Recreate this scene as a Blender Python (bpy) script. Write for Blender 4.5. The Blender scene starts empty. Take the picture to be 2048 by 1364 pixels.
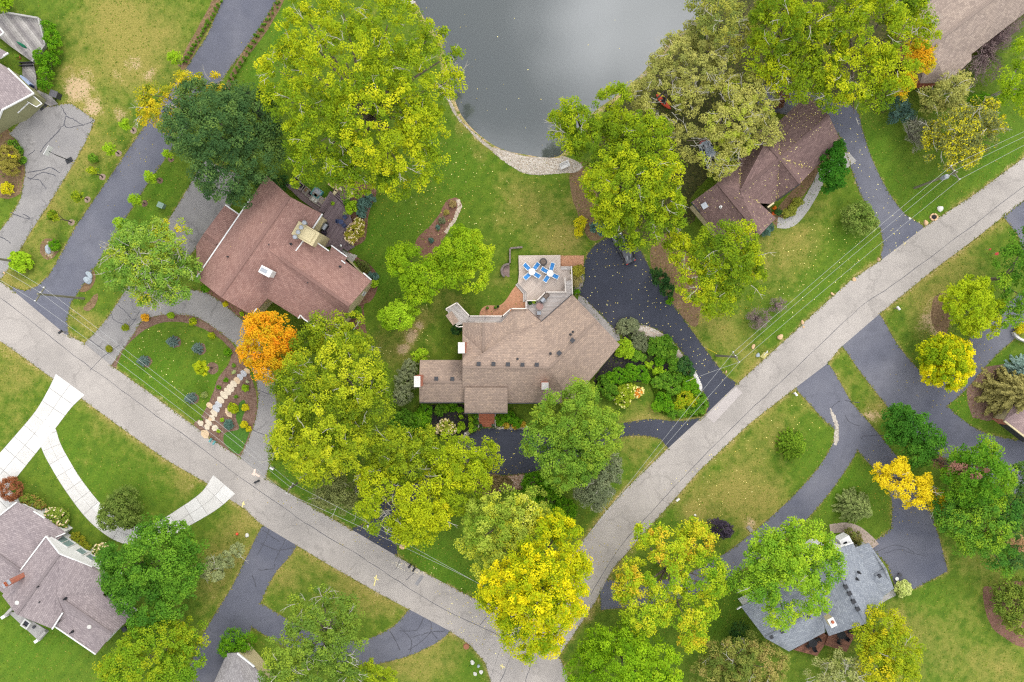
import bpy, bmesh, math, random
import numpy as np
from mathutils import Vector, Matrix

random.seed(7)
rng = np.random.default_rng(7)
SC = bpy.context.scene
COL = SC.collection
R = math.radians

# ------------------------------------------------------------ camera, sky, sun, exposure
H = 96.0                      # height of the drone above the lawn
S = 0.07                      # metres of ground per photograph pixel
cam = bpy.data.cameras.new("camera")
cam.sensor_width = 36.0
cam.lens = 36.0 * H / (2048 * S)
cam.clip_start = 1.0
cam.clip_end = 9000.0
cam_o = bpy.data.objects.new("camera", cam)
COL.objects.link(cam_o)
cam_o.location = (0, 0, H)
cam_o.rotation_euler = (0, 0, 0)
SC.camera = cam_o

SUN_EL, SUN_AZ = R(44), R(24)         # azimuth measured from +Y towards +X
sun = bpy.data.lights.new("sun", 'SUN')
sun.energy = 1.25
sun.angle = R(20)
sun.color = (1.0, 0.96, 0.9)
sun_o = bpy.data.objects.new("sun", sun)
COL.objects.link(sun_o)
sd = Vector((math.sin(SUN_AZ) * math.cos(SUN_EL), math.cos(SUN_AZ) * math.cos(SUN_EL), math.sin(SUN_EL)))
sun_o.rotation_euler = sd.to_track_quat('Z', 'Y').to_euler()

W = bpy.data.worlds.new("World")
SC.world = W
W.use_nodes = True
wt = W.node_tree
wt.nodes.clear()
def wn(t, **kw):
    n = wt.nodes.new(t)
    for k, v in kw.items(): setattr(n, k, v)
    return n
sky = wn('ShaderNodeTexSky', sky_type='NISHITA', sun_disc=False)
sky.sun_elevation = SUN_EL
sky.sun_rotation = SUN_AZ
wco = wn('ShaderNodeTexCoord')
wmap = wn('ShaderNodeMapping'); wmap.inputs['Location'].default_value = (1.12, .42, 2.0); wmap.inputs['Scale'].default_value = (1, 1, 1.0)
wnoi = wn('ShaderNodeTexNoise'); wnoi.inputs['Scale'].default_value = 3.6; wnoi.inputs['Detail'].default_value = 4; wnoi.inputs['Roughness'].default_value = .45
wr1 = wn('ShaderNodeValToRGB')          # cloud thickness -> brightness
e = wr1.color_ramp.elements
e[0].position = .44; e[0].color = (3.2, 3.3, 3.45, 1)
e[1].position = .64; e[1].color = (19.0, 19.1, 19.3, 1)
wmix = wn('ShaderNodeMix', data_type='RGBA'); wmix.inputs[0].default_value = .8
wbg = wn('ShaderNodeBackground'); wbg.inputs['Strength'].default_value = 0.15
wout = wn('ShaderNodeOutputWorld')
L = wt.links.new
L(wco.outputs['Generated'], wmap.inputs['Vector']); L(wmap.outputs[0], wnoi.inputs['Vector']); L(wnoi.outputs['Fac'], wr1.inputs[0])
L(sky.outputs[0], wmix.inputs[6]); L(wr1.outputs[0], wmix.inputs[7]); L(wmix.outputs[2], wbg.inputs['Color']); L(wbg.outputs[0], wout.inputs[0])

SC.view_settings.view_transform = 'Standard'
SC.view_settings.look = 'None'
SC.view_settings.exposure = 0.87
SC.view_settings.gamma = 1.0
SC.view_settings.use_curve_mapping = False
SC.render.film_transparent = False
SC.cycles.use_denoising = False
SC.cycles.filter_width = 1.2
SC.cycles.max_bounces = 6
SC.cycles.diffuse_bounces = 3
SC.cycles.glossy_bounces = 2
SC.cycles.transmission_bounces = 3
SC.cycles.transparent_max_bounces = 4

# ------------------------------------------------------------ helpers
def P(px, py, z=0.0):
    """world point that the photograph shows at pixel px, py when it lies z above the lawn"""
    k = S * (1 - z / H)
    return Vector(((px - 1024) * k, (682 - py) * k, z))

def lin(c):
    return c / 12.92 if c <= .04045 else ((c + .055) / 1.055) ** 2.4
ALB = 0.62
def C(r, g, b, k=ALB):
    """colour as it reads under this sky -> base colour"""
    return (min(.9, lin(r / 255) * k), min(.9, lin(g / 255) * k), min(.9, lin(b / 255) * k))

class NT:
    def __init__(s, name):
        s.m = bpy.data.materials.new(name); s.m.use_nodes = True
        s.t = s.m.node_tree; s.t.nodes.clear()
        s.out = s.n('ShaderNodeOutputMaterial')
    def n(s, t, **kw):
        nd = s.t.nodes.new(t)
        for k, v in kw.items():
            if k in nd.bl_rna.properties: setattr(nd, k, v)
        return nd
    def l(s, a, b): s.t.links.new(a, b)
    def coord(s, kind='Object', scale=(1, 1, 1), rot=0):
        c = s.n('ShaderNodeTexCoord'); m = s.n('ShaderNodeMapping')
        m.inputs['Scale'].default_value = scale; m.inputs['Rotation'].default_value = (0, 0, rot)
        s.l(c.outputs[kind], m.inputs[0]); return m.outputs[0]
    def noise(s, vec, scale, detail=3, rough=.55, dist=0):
        n = s.n('ShaderNodeTexNoise'); n.inputs['Scale'].default_value = scale; n.inputs['Detail'].default_value = detail
        n.inputs['Roughness'].default_value = rough; n.inputs['Distortion'].default_value = dist
        s.l(vec, n.inputs['Vector']); return n.outputs['Fac']
    def ramp(s, fac, stops):
        r = s.n('ShaderNodeValToRGB'); els = r.color_ramp.elements
        while len(els) < len(stops): els.new(.5)
        for el, (p, c) in zip(els, stops):
            el.position = p; el.color = (c, c, c, 1) if isinstance(c, (int, float)) else (*c, 1)
        s.l(fac, r.inputs[0]); return r.outputs[0]
    def mix(s, fac, a, b, mode='MIX'):
        m = s.n('ShaderNodeMix', data_type='RGBA', blend_type=mode)
        m.data_type = 'RGBA'; m.blend_type = mode
        for i, v in ((0, fac), (6, a), (7, b)):
            if isinstance(v, (int, float)): m.inputs[i].default_value = v
            elif isinstance(v, tuple): m.inputs[i].default_value = (*v, 1)
            else: s.l(v, m.inputs[i])
        return m.outputs[2]
    def math(s, op, a, b=0.0):
        m = s.n('ShaderNodeMath'); m.operation = op
        for i, v in ((0, a), (1, b)):
            if isinstance(v, (int, float)): m.inputs[i].default_value = v
            else: s.l(v, m.inputs[i])
        return m.outputs[0]
    def bump(s, h, strength=.3, dist=.05):
        b = s.n('ShaderNodeBump'); b.inputs['Strength'].default_value = strength; b.inputs['Distance'].default_value = dist
        s.l(h, b.inputs['Height']); return b.outputs[0]
    def finish(s, col, rough=.8, normal=None, metal=0, spec=.5, ior=None):
        p = s.n('ShaderNodeBsdfPrincipled')
        if isinstance(col, tuple): p.inputs['Base Color'].default_value = (*col, 1)
        else: s.l(col, p.inputs['Base Color'])
        p.inputs['Roughness'].default_value = rough; p.inputs['Metallic'].default_value = metal
        p.inputs['Specular IOR Level'].default_value = spec
        if ior: p.inputs['IOR'].default_value = ior
        if normal is not None: s.l(normal, p.inputs['Normal'])
        s.l(p.outputs[0], s.out.inputs[0]); return s.m

def sc(c, k): return tuple(min(.95, x * k) for x in c)

def mat(name, c, rough=.75, var=.14, scale=4.0, bump=.0, metal=0, spec=.4, stretch=(1, 1, 1), c2=None):
    t = NT(name); v = t.coord('Object', stretch)
    n = t.noise(v, scale, 4)
    col = t.mix(t.ramp(n, [(.3, 0.0), (.7, 1.0)]), sc(c, 1 - var), c2 or sc(c, 1 + var))
    nb = t.bump(t.noise(v, scale * 4, 3), bump, .03) if bump else None
    return t.finish(col, rough, nb, metal, spec)

_mb_cache = {}
class MB:
    """collects faces; build() links them as ONE mesh object"""
    def __init__(s): s.v = []; s.f = []; s.uv = None
    def add(s, vs, fs):
        o = len(s.v); s.v += [tuple(v) for v in vs]; s.f += [tuple(i + o for i in f) for f in fs]; return s
    def box(s, c, size, rz=0.0, m=None):
        x, y, z = size[0] / 2, size[1] / 2, size[2] / 2
        vs = [Vector(p) for p in ((-x,-y,-z),(x,-y,-z),(x,y,-z),(-x,y,-z),(-x,-y,z),(x,-y,z),(x,y,z),(-x,y,z))]
        M = m or Matrix.Rotation(rz, 3, 'Z'); c = Vector(c)
        return s.add([M @ v + c for v in vs], [(0,3,2,1),(4,5,6,7),(0,1,5,4),(1,2,6,5),(2,3,7,6),(3,0,4,7)])
    def bar(s, a, b, w, h):
        """box beam from a to b"""
        a, b = Vector(a), Vector(b); d = b - a; Ln = d.length
        if Ln < 1e-6: return s
        q = d.to_track_quat('X', 'Z').to_matrix()
        return s.box((a + b) / 2, (Ln, w, h), 0, q)
    def tube(s, pts, rads, n=7, cap=True):
        pts = [Vector(p) for p in pts]; o = len(s.v); rings = []
        for i, p in enumerate(pts):
            d = (pts[min(i + 1, len(pts) - 1)] - pts[max(i - 1, 0)])
            if d.length < 1e-9: d = Vector((0, 0, 1))
            q = d.to_track_quat('Z', 'Y').to_matrix(); r = rads[i] if isinstance(rads, (list, tuple)) else rads
            rings.append([q @ Vector((r * math.cos(2 * math.pi * k / n), r * math.sin(2 * math.pi * k / n), 0)) + p for k in range(n)])
        vs = [v for rg in rings for v in rg]; fs = []
        for i in range(len(pts) - 1):
            for k in range(n):
                a = i * n + k; b = i * n + (k + 1) % n
                fs.append((a, b, b + n, a + n))
        if cap: fs.append(tuple(range(n))[::-1]); fs.append(tuple((len(pts) - 1) * n + k for k in range(n)))
        return s.add(vs, fs)
    def lathe(s, c, prof, n=14):
        """prof: (radius, z) pairs, bottom to top"""
        c = Vector(c); vs = []; fs = []
        for r, z in prof:
            vs += [c + Vector((r * math.cos(2 * math.pi * k / n), r * math.sin(2 * math.pi * k / n), z)) for k in range(n)]
        for i in range(len(prof) - 1):
            for k in range(n):
                a = i * n + k; b = i * n + (k + 1) % n
                fs.append((a, b, b + n, a + n))
        fs.append(tuple(range(n))[::-1]); fs.append(tuple((len(prof) - 1) * n + k for k in range(n)))
        return s.add(vs, fs)
    def prism(s, pts, z0, z1):
        """pts: world xy polygon; walls from z0 up to z1 and a top"""
        n = len(pts)
        a = sum(pts[i][0] * pts[(i + 1) % n][1] - pts[(i + 1) % n][0] * pts[i][1] for i in range(n))
        if a < 0: pts = list(pts)[::-1]
        vs = [(p[0], p[1], z0) for p in pts] + [(p[0], p[1], z1) for p in pts]
        fs = [tuple(range(n, 2 * n))] + [(i, (i + 1) % n, n + (i + 1) % n, n + i) for i in range(n)]
        return s.add(vs, fs)
    def build(s, name, m, parent=None, smooth=False, kind=None):
        off = Vector((0, 0, 0)); q = parent
        while q is not None: off += q.location; q = q.parent
        me = bpy.data.meshes.new(name)
        me.from_pydata([(v[0] - off.x, v[1] - off.y, v[2] - off.z) for v in s.v], [], s.f)
        if s.uv: 
            u = me.uv_layers.new(name='UVMap'); u.data.foreach_set('uv', np.array(s.uv, dtype=np.float32).ravel())
        me.materials.append(m)
        if smooth: me.polygons.foreach_set('use_smooth', [True] * len(me.polygons))
        me.update()
        o = bpy.data.objects.new(name, me); COL.objects.link(o)
        if parent: o.parent = parent
        if kind: o['kind'] = kind
        return o

def tag(o, label, cat, group=None):
    o['label'] = label; o['category'] = cat
    if group: o['group'] = group
    return o
def thing(name, label, cat, loc, group=None):
    o = bpy.data.objects.new(name, None); COL.objects.link(o); o.location = loc
    o.empty_display_size = .3
    return tag(o, label, cat, group)
def copy_tree(o, loc, rz=0.0, label=None, group=None, scale=None):
    r = o.copy(); COL.objects.link(r); r.location = loc; r.rotation_euler = (0, 0, rz)
    if label: r['label'] = label
    if group: r['group'] = group
    if scale: r.scale = scale
    for ch in list(o.children):
        c = ch.copy(); COL.objects.link(c); c.parent = r
        for g in list(ch.children):
            d = g.copy(); COL.objects.link(d); d.parent = c
    return r

def smooth(pts, n=6, closed=True, jit=0.0):
    """Catmull-Rom through pixel points"""
    out = []; N = len(pts)
    rg = range(N if closed else N - 1)
    for i in rg:
        if closed: p0, p1, p2, p3 = pts[i - 1], pts[i], pts[(i + 1) % N], pts[(i + 2) % N]
        else: p0, p1, p2, p3 = pts[max(i - 1, 0)], pts[i], pts[i + 1], pts[min(i + 2, N - 1)]
        for k in range(n):
            t = k / n
            out.append(tuple(.5 * ((2 * p1[j]) + (-p0[j] + p2[j]) * t + (2 * p0[j] - 5 * p1[j] + 4 * p2[j] - p3[j]) * t * t
                                   + (-p0[j] + 3 * p1[j] - 3 * p2[j] + p3[j]) * t ** 3) for j in range(len(p1))))
    if not closed: out.append(tuple(pts[-1]))
    if jit: out = [tuple([p[0] + random.uniform(-jit, jit), p[1] + random.uniform(-jit, jit)] + list(p[2:])) for p in out]
    return out

def ribbon(pts, n=6):
    """centre line (px, py, width px) -> closed pixel polygon"""
    c = smooth(pts, n, False); a = []; b = []
    for i, p in enumerate(c):
        q = c[min(i + 1, len(c) - 1)]; o = c[max(i - 1, 0)]
        dx, dy = q[0] - o[0], q[1] - o[1]; l = math.hypot(dx, dy) or 1
        nx, ny = -dy / l * p[2] / 2, dx / l * p[2] / 2
        a.append((p[0] + nx, p[1] + ny)); b.append((p[0] - nx, p[1] - ny))
    return a + b[::-1]

def sheet(name, polys, z, m, parent=None, kind='structure', z0=-.05):
    """flat ground sheets given as pixel polygons, with a short skirt"""
    mb = MB()
    for i, poly in enumerate(polys):
        zz = z + .004 * i
        mb.prism([P(p[0], p[1], zz)[:2] for p in poly], z0, zz)
    return mb.build(name, m, parent, kind=kind if parent is None else None)

def inpoly(x, y, poly):
    x = np.asarray(x); y = np.asarray(y); ins = np.zeros(x.shape, bool); n = len(poly)
    for i in range(n):
        x0, y0 = poly[i][:2]; x1, y1 = poly[(i + 1) % n][:2]
        if y0 == y1: continue
        c = ((y0 > y) != (y1 > y)) & (x < (x1 - x0) * (y - y0) / (y1 - y0) + x0)
        ins ^= c
    return ins
def segdist(x, y, poly, closed=True):
    d = np.full(np.shape(x), 1e9); n = len(poly)
    for i in range(n if closed else n - 1):
        x0, y0 = poly[i][:2]; x1, y1 = poly[(i + 1) % n][:2]
        dx, dy = x1 - x0, y1 - y0; q = dx * dx + dy * dy or 1e-9
        t = np.clip(((x - x0) * dx + (y - y0) * dy) / q, 0, 1)
        d = np.minimum(d, np.hypot(x - x0 - t * dx, y - y0 - t * dy))
    return d

def clip_half(poly, nx, ny, d):
    """keep the part with nx*x+ny*y <= d"""
    out = []; n = len(poly)
    for i in range(n):
        a, b = poly[i], poly[(i + 1) % n]
        da, db = nx * a[0] + ny * a[1] - d, nx * b[0] + ny * b[1] - d
        if da <= 0: out.append(a)
        if (da < 0 < db) or (db < 0 < da):
            t = da / (da - db); out.append((a[0] + t * (b[0] - a[0]), a[1] + t * (b[1] - a[1])))
    return out

def boards(parent, polypx, z, ang, w, m, name='deck_board', th=.04, gap=.012, mats=None):
    """boards laid over a pixel polygon, each its own mesh"""
    poly = [tuple(P(p[0], p[1], z)[:2]) for p in polypx]
    nx, ny = -math.sin(ang), math.cos(ang)
    ds = [nx * p[0] + ny * p[1] for p in poly]
    d = min(ds); i = 0
    while d < max(ds):
        q = clip_half(clip_half(poly, nx, ny, d + w - gap), -nx, -ny, -d)
        if len(q) > 2:
            MB().prism(q, z - th, z + (i % 3) * .002).build(name, (mats[i * 7 % len(mats)] if mats else m), parent)
        d += w; i += 1
# ------------------------------------------------------------ materials
def mat_leaf(name, trans=.36):
    t = NT(name)
    a = t.n('ShaderNodeAttribute'); a.attribute_name = 'col'
    d = t.n('ShaderNodeBsdfDiffuse'); tr = t.n('ShaderNodeBsdfTranslucent'); mx = t.n('ShaderNodeMixShader')
    mx.inputs[0].default_value = trans
    t.l(a.outputs['Color'], d.inputs[0]); t.l(a.outputs['Color'], tr.inputs[0])
    t.l(d.outputs[0], mx.inputs[1]); t.l(tr.outputs[0], mx.inputs[2]); t.l(mx.outputs[0], t.out.inputs[0])
    return t.m
M_LEAF = mat_leaf('leaf')

def mat_roof(name, a, b, c, grout=.62):
    """asphalt shingles: courses and tabs from the roof's own UV metres"""
    t = NT(name); uv = t.coord('UV')
    br = t.n('ShaderNodeTexBrick'); br.offset = .5; br.squash = 1
    br.inputs['Scale'].default_value = 1.0; br.inputs['Mortar Size'].default_value = .022
    br.inputs['Brick Width'].default_value = .38; br.inputs['Row Height'].default_value = .24
    br.inputs['Color1'].default_value = (0, 0, 0, 1); br.inputs['Color2'].default_value = (1, 1, 1, 1); br.inputs['Mortar'].default_value = (.5, .5, .5, 1)
    br.inputs['Mortar Smooth'].default_value = .3
    t.l(uv, br.inputs['Vector'])
    col = t.ramp(br.outputs['Color'], [(0, a), (.45, b), (.55, b), (1, c)])
    # granule grain and broad weathering
    wh = t.noise(uv, 9, 4, .7); big = t.noise(uv, .35, 3)
    col = t.mix(t.ramp(wh, [(.3, 0.0), (.7, 1.0)]), t.mix(1.0, col, (.9, .9, .9), 'MULTIPLY'), t.mix(1.0, col, (1.08, 1.08, 1.08), 'MULTIPLY'))
    col = t.mix(t.ramp(big, [(.35, 0.0), (.7, 1.0)]), t.mix(1.0, col, (.88, .88, .9), 'MULTIPLY'), col)
    col = t.mix(t.math('MULTIPLY', br.outputs['Fac'], .8), col, t.mix(1.0, col, (grout, grout, grout), 'MULTIPLY'))
    sub = t.n('ShaderNodeMath'); sub.operation = 'SUBTRACT'; sub.inputs[0].default_value = 1.0; t.l(br.outputs['Fac'], sub.inputs[1])
    return t.finish(col, .9, t.bump(sub.outputs[0], .5, .02), spec=.25)

def mat_asphalt(name, c, warm, crack=.25, speck=.25, crack_scale=.22, seal=False):
    t = NT(name); v = t.coord('Object')
    fine = t.noise(v, 14, 3, .8); mid = t.noise(v, .9, 4, .6); big = t.noise(v, .12, 3, .5, .6)
    col = t.mix(t.ramp(big, [(.35, 0.0), (.68, 1.0)]), c, warm)
    col = t.mix(t.ramp(mid, [(.3, 0.0), (.72, .8)]), col, t.mix(1.0, col, (.84, .84, .85), 'MULTIPLY'))
    col = t.mix(t.ramp(fine, [(.35, 0.0), (.75, speck)]), t.mix(1.0, col, (.93, .93, .93), 'MULTIPLY'), sc(warm, 1.5))
    if crack:
        ds = t.n('ShaderNodeVectorMath'); ds.operation = 'ADD'
        nz = t.n('ShaderNodeTexNoise'); nz.inputs['Scale'].default_value = .45; nz.inputs['Detail'].default_value = 5; nz.inputs['Roughness'].default_value = .65
        t.l(v, nz.inputs['Vector'])
        vm = t.n('ShaderNodeVectorMath'); vm.operation = 'SCALE'; vm.inputs['Scale'].default_value = 3.2; t.l(nz.outputs['Color'], vm.inputs[0])
        t.l(v, ds.inputs[0]); t.l(vm.outputs[0], ds.inputs[1])
        vo = t.n('ShaderNodeTexVoronoi'); vo.feature = 'DISTANCE_TO_EDGE'; vo.inputs['Scale'].default_value = crack_scale; t.l(ds.outputs[0], vo.inputs['Vector'])
        brk = t.ramp(t.noise(v, .35, 2), [(.42, 0.0), (.58, 1.0)])
        ln = t.ramp(vo.outputs['Distance'], [(0.0, 1.0), (.018, .55), (.04, 0.0)])
        vo2 = t.n('ShaderNodeTexVoronoi'); vo2.feature = 'DISTANCE_TO_EDGE'; vo2.inputs['Scale'].default_value = crack_scale * 3.1; t.l(ds.outputs[0], vo2.inputs['Vector'])
        ln2 = t.math('MULTIPLY', t.ramp(vo2.outputs['Distance'], [(0.0, .7), (.05, 0.0)]), t.ramp(t.noise(v, .16, 2), [(.5, 0.0), (.62, 1.0)]))
        f = t.math('MULTIPLY', t.math('MAXIMUM', t.math('MULTIPLY', ln, brk), ln2), crack)
        col = t.mix(f, col, sc(c, .35))
    return t.finish(col, .9, t.bump(fine, .25, .01), spec=.25)

def mat_mulch(name, c, c2, scale=7):
    t = NT(name); v = t.coord('Object')
    vo = t.n('ShaderNodeTexVoronoi'); vo.inputs['Scale'].default_value = scale; t.l(v, vo.inputs['Vector'])
    n = t.noise(v, scale * .7, 5, .75); big = t.noise(v, .5, 3)
    sepc = t.n('ShaderNodeSeparateColor'); t.l(vo.outputs['Color'], sepc.inputs[0])
    col = t.mix(sepc.outputs[0], c, c2)
    col = t.mix(t.ramp(n, [(.35, 0.0), (.7, 1.0)]), t.mix(1.0, col, (.6, .58, .56), 'MULTIPLY'), col)
    col = t.mix(t.ramp(big, [(.4, .0), (.7, .6)]), col, sc(c, .8))
    return t.finish(col, .95, t.bump(n, .8, .06), spec=.2)

def mat_grass():
    t = NT('grass'); v = t.coord('Object')
    a = t.n('ShaderNodeAttribute'); a.attribute_name = 'mask'
    s = t.n('ShaderNodeSeparateColor'); t.l(a.outputs['Color'], s.inputs[0])
    dry, bare, lush = s.outputs[0], s.outputs[1], s.outputs[2]
    fine = t.noise(v, 5.5, 4, .75); mid = t.noise(v, .8, 4, .65); big = t.noise(v, .16, 4, .6); tiny = t.noise(v, 17, 2, .8)
    g1, g2, g3 = C(78, 106, 28), C(114, 136, 40), C(136, 148, 52)
    green = t.mix(t.ramp(mid, [(.3, 0.0), (.72, 1.0)]), g1, g2)
    green = t.mix(t.math('MULTIPLY', lush, .85), green, t.mix(t.ramp(fine, [(.3, 0.0), (.7, 1.0)]), C(70, 110, 22), C(100, 138, 32)))
    # mower stripes
    wv = t.n('ShaderNodeTexWave'); wv.inputs['Scale'].default_value = .19; wv.inputs['Distortion'].default_value = 1.2; wv.inputs['Detail'].default_value = 2; wv.inputs['Detail Scale'].default_value = .4
    t.l(t.coord('Object', (1, 1, 1), R(35)), wv.inputs['Vector'])
    green = t.mix(t.math('MULTIPLY', t.ramp(wv.outputs['Fac'], [(.3, 0.0), (.7, 1.0)]), .1), green, g3)
    # dry straw coloured growth
    dd = t.math('ADD', dry, t.math('MULTIPLY', t.math('SUBTRACT', t.math('ADD', t.math('MULTIPLY', mid, .55), t.math('MULTIPLY', big, .45)), .52), 2.6))
    dryf = t.ramp(dd, [(.24, 0.0), (1.0, .88)])
    drycol = t.mix(t.ramp(fine, [(.3, 0.0), (.7, 1.0)]), C(134, 130, 54), C(178, 158, 92))
    col = t.mix(dryf, green, drycol)
    bb = t.math('ADD', bare, t.math('MULTIPLY', t.math('SUBTRACT', t.math('ADD', t.math('MULTIPLY', mid, .5), t.math('MULTIPLY', fine, .5)), .5), 2.6))
    baref = t.ramp(bb, [(.42, 0.0), (.75, 1.0)])
    col = t.mix(baref, col, t.mix(fine, C(186, 156, 118), C(214, 186, 150)))
    col = t.mix(t.ramp(fine, [(.3, 0.0), (.7, 1.0)]), t.mix(1.0, col, (.74, .76, .7), 'MULTIPLY'), t.mix(1.0, col, (1.2, 1.2, 1.15), 'MULTIPLY'))
    col = t.mix(t.ramp(tiny, [(.35, 0.0), (.65, 1.0)]), t.mix(1.0, col, (.8, .82, .8), 'MULTIPLY'), t.mix(1.0, col, (1.16, 1.16, 1.16), 'MULTIPLY'))
    return t.finish(col, .95, t.bump(fine, .6, .06), spec=.15)

def mat_water():
    t = NT('pond_water'); v = t.coord('Object')
    n = t.noise(v, 2.2, 3, .5); b = t.noise(v, .08, 3)
    col = t.mix(b, C(76, 82, 82), C(86, 90, 86))
    return t.finish(col, .07, t.bump(n, .03, .05), spec=1.0, ior=1.6)

def mat_brickpave(name, a, b, mortar, w=.22, h=.11, rot=0.0, bump=.5, coord='Object'):
    t = NT(name); v = t.coord(coord, (1, 1, 1), rot)
    br = t.n('ShaderNodeTexBrick'); br.inputs['Scale'].default_value = 1; br.inputs['Brick Width'].default_value = w; br.inputs['Row Height'].default_value = h
    br.inputs['Mortar Size'].default_value = .012
    br.inputs['Color1'].default_value = (*a, 1); br.inputs['Color2'].default_value = (*b, 1); br.inputs['Mortar'].default_value = (*mortar, 1)
    t.l(v, br.inputs['Vector'])
    n = t.noise(v, 2.5, 4, .7)
    col = t.mix(t.ramp(n, [(.3, 0.0), (.7, 1.0)]), t.mix(1.0, br.outputs['Color'], (.8, .8, .8), 'MULTIPLY'), t.mix(1.0, br.outputs['Color'], (1.12, 1.1, 1.08), 'MULTIPLY'))
    return t.finish(col, .9, t.bump(n, .3, .02), spec=.2)

M_GRASS = mat_grass()
M_WATER = mat_water()
M_ROAD = mat_asphalt('road_asphalt', C(174, 166, 158), C(194, 185, 176), .3, .14, .17)
M_DRIVE = mat_asphalt('blue_grey_asphalt', C(102, 104, 117), C(126, 126, 135), .18, .14, .1)
M_DRIVE_NEW = mat_asphalt('new_black_asphalt', C(66, 69, 81), C(80, 82, 93), .1, .1, .08)
M_DRIVE_OLD = mat_asphalt('worn_grey_asphalt', C(148, 144, 142), C(168, 163, 158), .45, .25, .2)
M_CONC = mat('pale_concrete', C(224, 221, 215), .85, .07, .8, .1)
M_CONC_B = mat('pale_concrete_worn', C(216, 212, 205), .85, .08, 1.1, .1)
M_CONC_G = mat('grey_concrete', C(176, 172, 166), .9, .1, 2, .15)
M_SEAL = mat('crack_sealer', C(78, 78, 86), .8, .2, 3)
M_MULCH = mat_mulch('bark_mulch', C(128, 98, 82), C(168, 140, 122))
M_MULCH_R = mat_mulch('red_brown_mulch', C(140, 100, 84), C(172, 132, 112))
M_MULCH_D = mat_mulch('black_mulch', C(48, 46, 50), C(84, 78, 78))
M_GRAVEL = mat_mulch('pale_gravel', C(186, 174, 158), C(222, 212, 198), 5)
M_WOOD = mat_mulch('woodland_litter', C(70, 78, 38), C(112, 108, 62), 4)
M_SOIL = mat_mulch('leaf_litter', C(134, 108, 78), C(172, 142, 108), 6)
M_STONE = mat('pale_flagstone', C(216, 200, 174), .85, .12, 2.2, .3)
M_STONE_G = mat('grey_flagstone', C(188, 188, 190), .85, .12, 2.2, .3)
M_STONE_T = mat('tan_flagstone', C(214, 186, 150), .85, .12, 2.2, .3)
M_ROCK = mat('tan_boulder', C(222, 184, 142), .9, .2, 3, .5)
M_ROCK_W = mat('white_boulder', C(226, 222, 212), .9, .12, 3, .5)
M_ROCK_G = mat('blue_grey_boulder', C(172, 182, 188), .9, .2, 3, .5)
M_WHITE = mat('white_paint', C(238, 236, 232), .6, .04, 2)
M_CREAM = mat('cream_siding', C(216, 200, 156), .8, .06, 2)
M_DARK = mat('dark_metal', C(58, 58, 62), .6, .15, 4)
M_BLACK = mat('black_plastic', C(34, 35, 40), .5, .1, 4)
M_GREY = mat('grey_metal', C(170, 174, 180), .45, .1, 4, metal=.3)
M_WOODP = mat('weathered_pole_wood', C(128, 124, 102), .9, .2, 3, .3, stretch=(4, 4, .4))
M_BARK = mat('bark', C(122, 110, 94), .95, .25, 4, .5)
M_BARK_L = mat('pale_bark', C(186, 180, 164), .9, .2, 4, .4)
M_BARK_D = mat('dark_bark', C(84, 72, 62), .95, .25, 4, .5)
M_TREX = [mat('deck_board_%d' % i, C(*c), .8, .04, 1.5, stretch=(1, 1, 1)) for i, c in enumerate(((214, 196, 182), (210, 192, 178), (217, 200, 186), (212, 194, 180)))]
M_TREXG = [mat('deck_board_pale_%d' % i, C(*c), .8, .06, 1.5) for i, c in enumerate(((212, 202, 194), (206, 196, 188), (216, 207, 200)))]
M_PLUMDECK = [mat('plum_deck_board_%d' % i, C(*c), .8, .08, 1.5) for i, c in enumerate(((126, 108, 112), (120, 102, 106), (132, 114, 117)))]
M_GREYDECK = [mat('weathered_deck_board_%d' % i, C(*c), .9, .22, 1.2) for i, c in enumerate(((146, 140, 136), (166, 160, 154), (132, 126, 124), (178, 172, 166), (152, 146, 142)))]
M_REDDECK = [mat('stained_deck_board_%d' % i, C(*c), .8, .1, 1.5) for i, c in enumerate(((138, 92, 70), (130, 86, 66), (146, 98, 76)))]
M_RAIL = mat('cream_rail', C(232, 220, 208), .7, .05, 2)
M_PAVER = mat_brickpave('orange_brick_paving', C(204, 142, 106), C(220, 162, 126), C(186, 150, 122))
M_STEP = mat_brickpave('brick_step', C(190, 112, 82), C(206, 130, 98), C(160, 100, 78), .3, .12)
M_PAVER_D = mat_brickpave('plum_brick_paving', C(140, 118, 114), C(164, 142, 134), C(120, 104, 100))
M_BRICK = mat_brickpave('chimney_brick', C(190, 104, 78), C(206, 124, 96), C(180, 150, 134), .3, .1)
M_RETAIN = mat('grey_wall_block', C(136, 122, 116), .9, .2, 3, .4)
M_BLUE = mat('blue_sling_fabric', C(66, 150, 222), .7, .08, 6)
M_NAVY = mat('navy_plastic', C(46, 62, 104), .5, .12, 6)
M_BROWNC = mat('brown_cover', C(112, 98, 88), .8, .2, 5)
M_TABLETOP = mat('brown_stone_top', C(162, 128, 120), .7, .1, 6)
M_YELLOW = mat('yellow_plastic', C(236, 214, 70), .5, .06, 5)
M_ORANGE = mat('orange_plastic', C(232, 84, 50), .45, .06, 5)
M_TEAL = mat('teal_paint', C(92, 156, 156), .5, .1, 5)
M_RED = mat('red_paint', C(208, 52, 38), .5, .1, 5)
M_GREENSID = mat('sage_siding', C(150, 148, 108), .8, .06, 1, stretch=(1, 1, 8))
M_GLASS = mat('window_glass', C(136, 158, 158), .08, .1, 1, spec=.8)
M_GLASS_D = mat('dark_glass', C(34, 38, 46), .08, .1, 1, spec=.8)
M_TYRE = mat('tyre_rubber', C(36, 36, 38), .9, .1, 6)
M_COPPER = mat('clay_pot', C(178, 96, 62), .8, .1, 5)
ROOF_A = mat_roof('tan_shingles', C(166, 144, 128), C(178, 155, 138), C(194, 168, 147))
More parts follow.
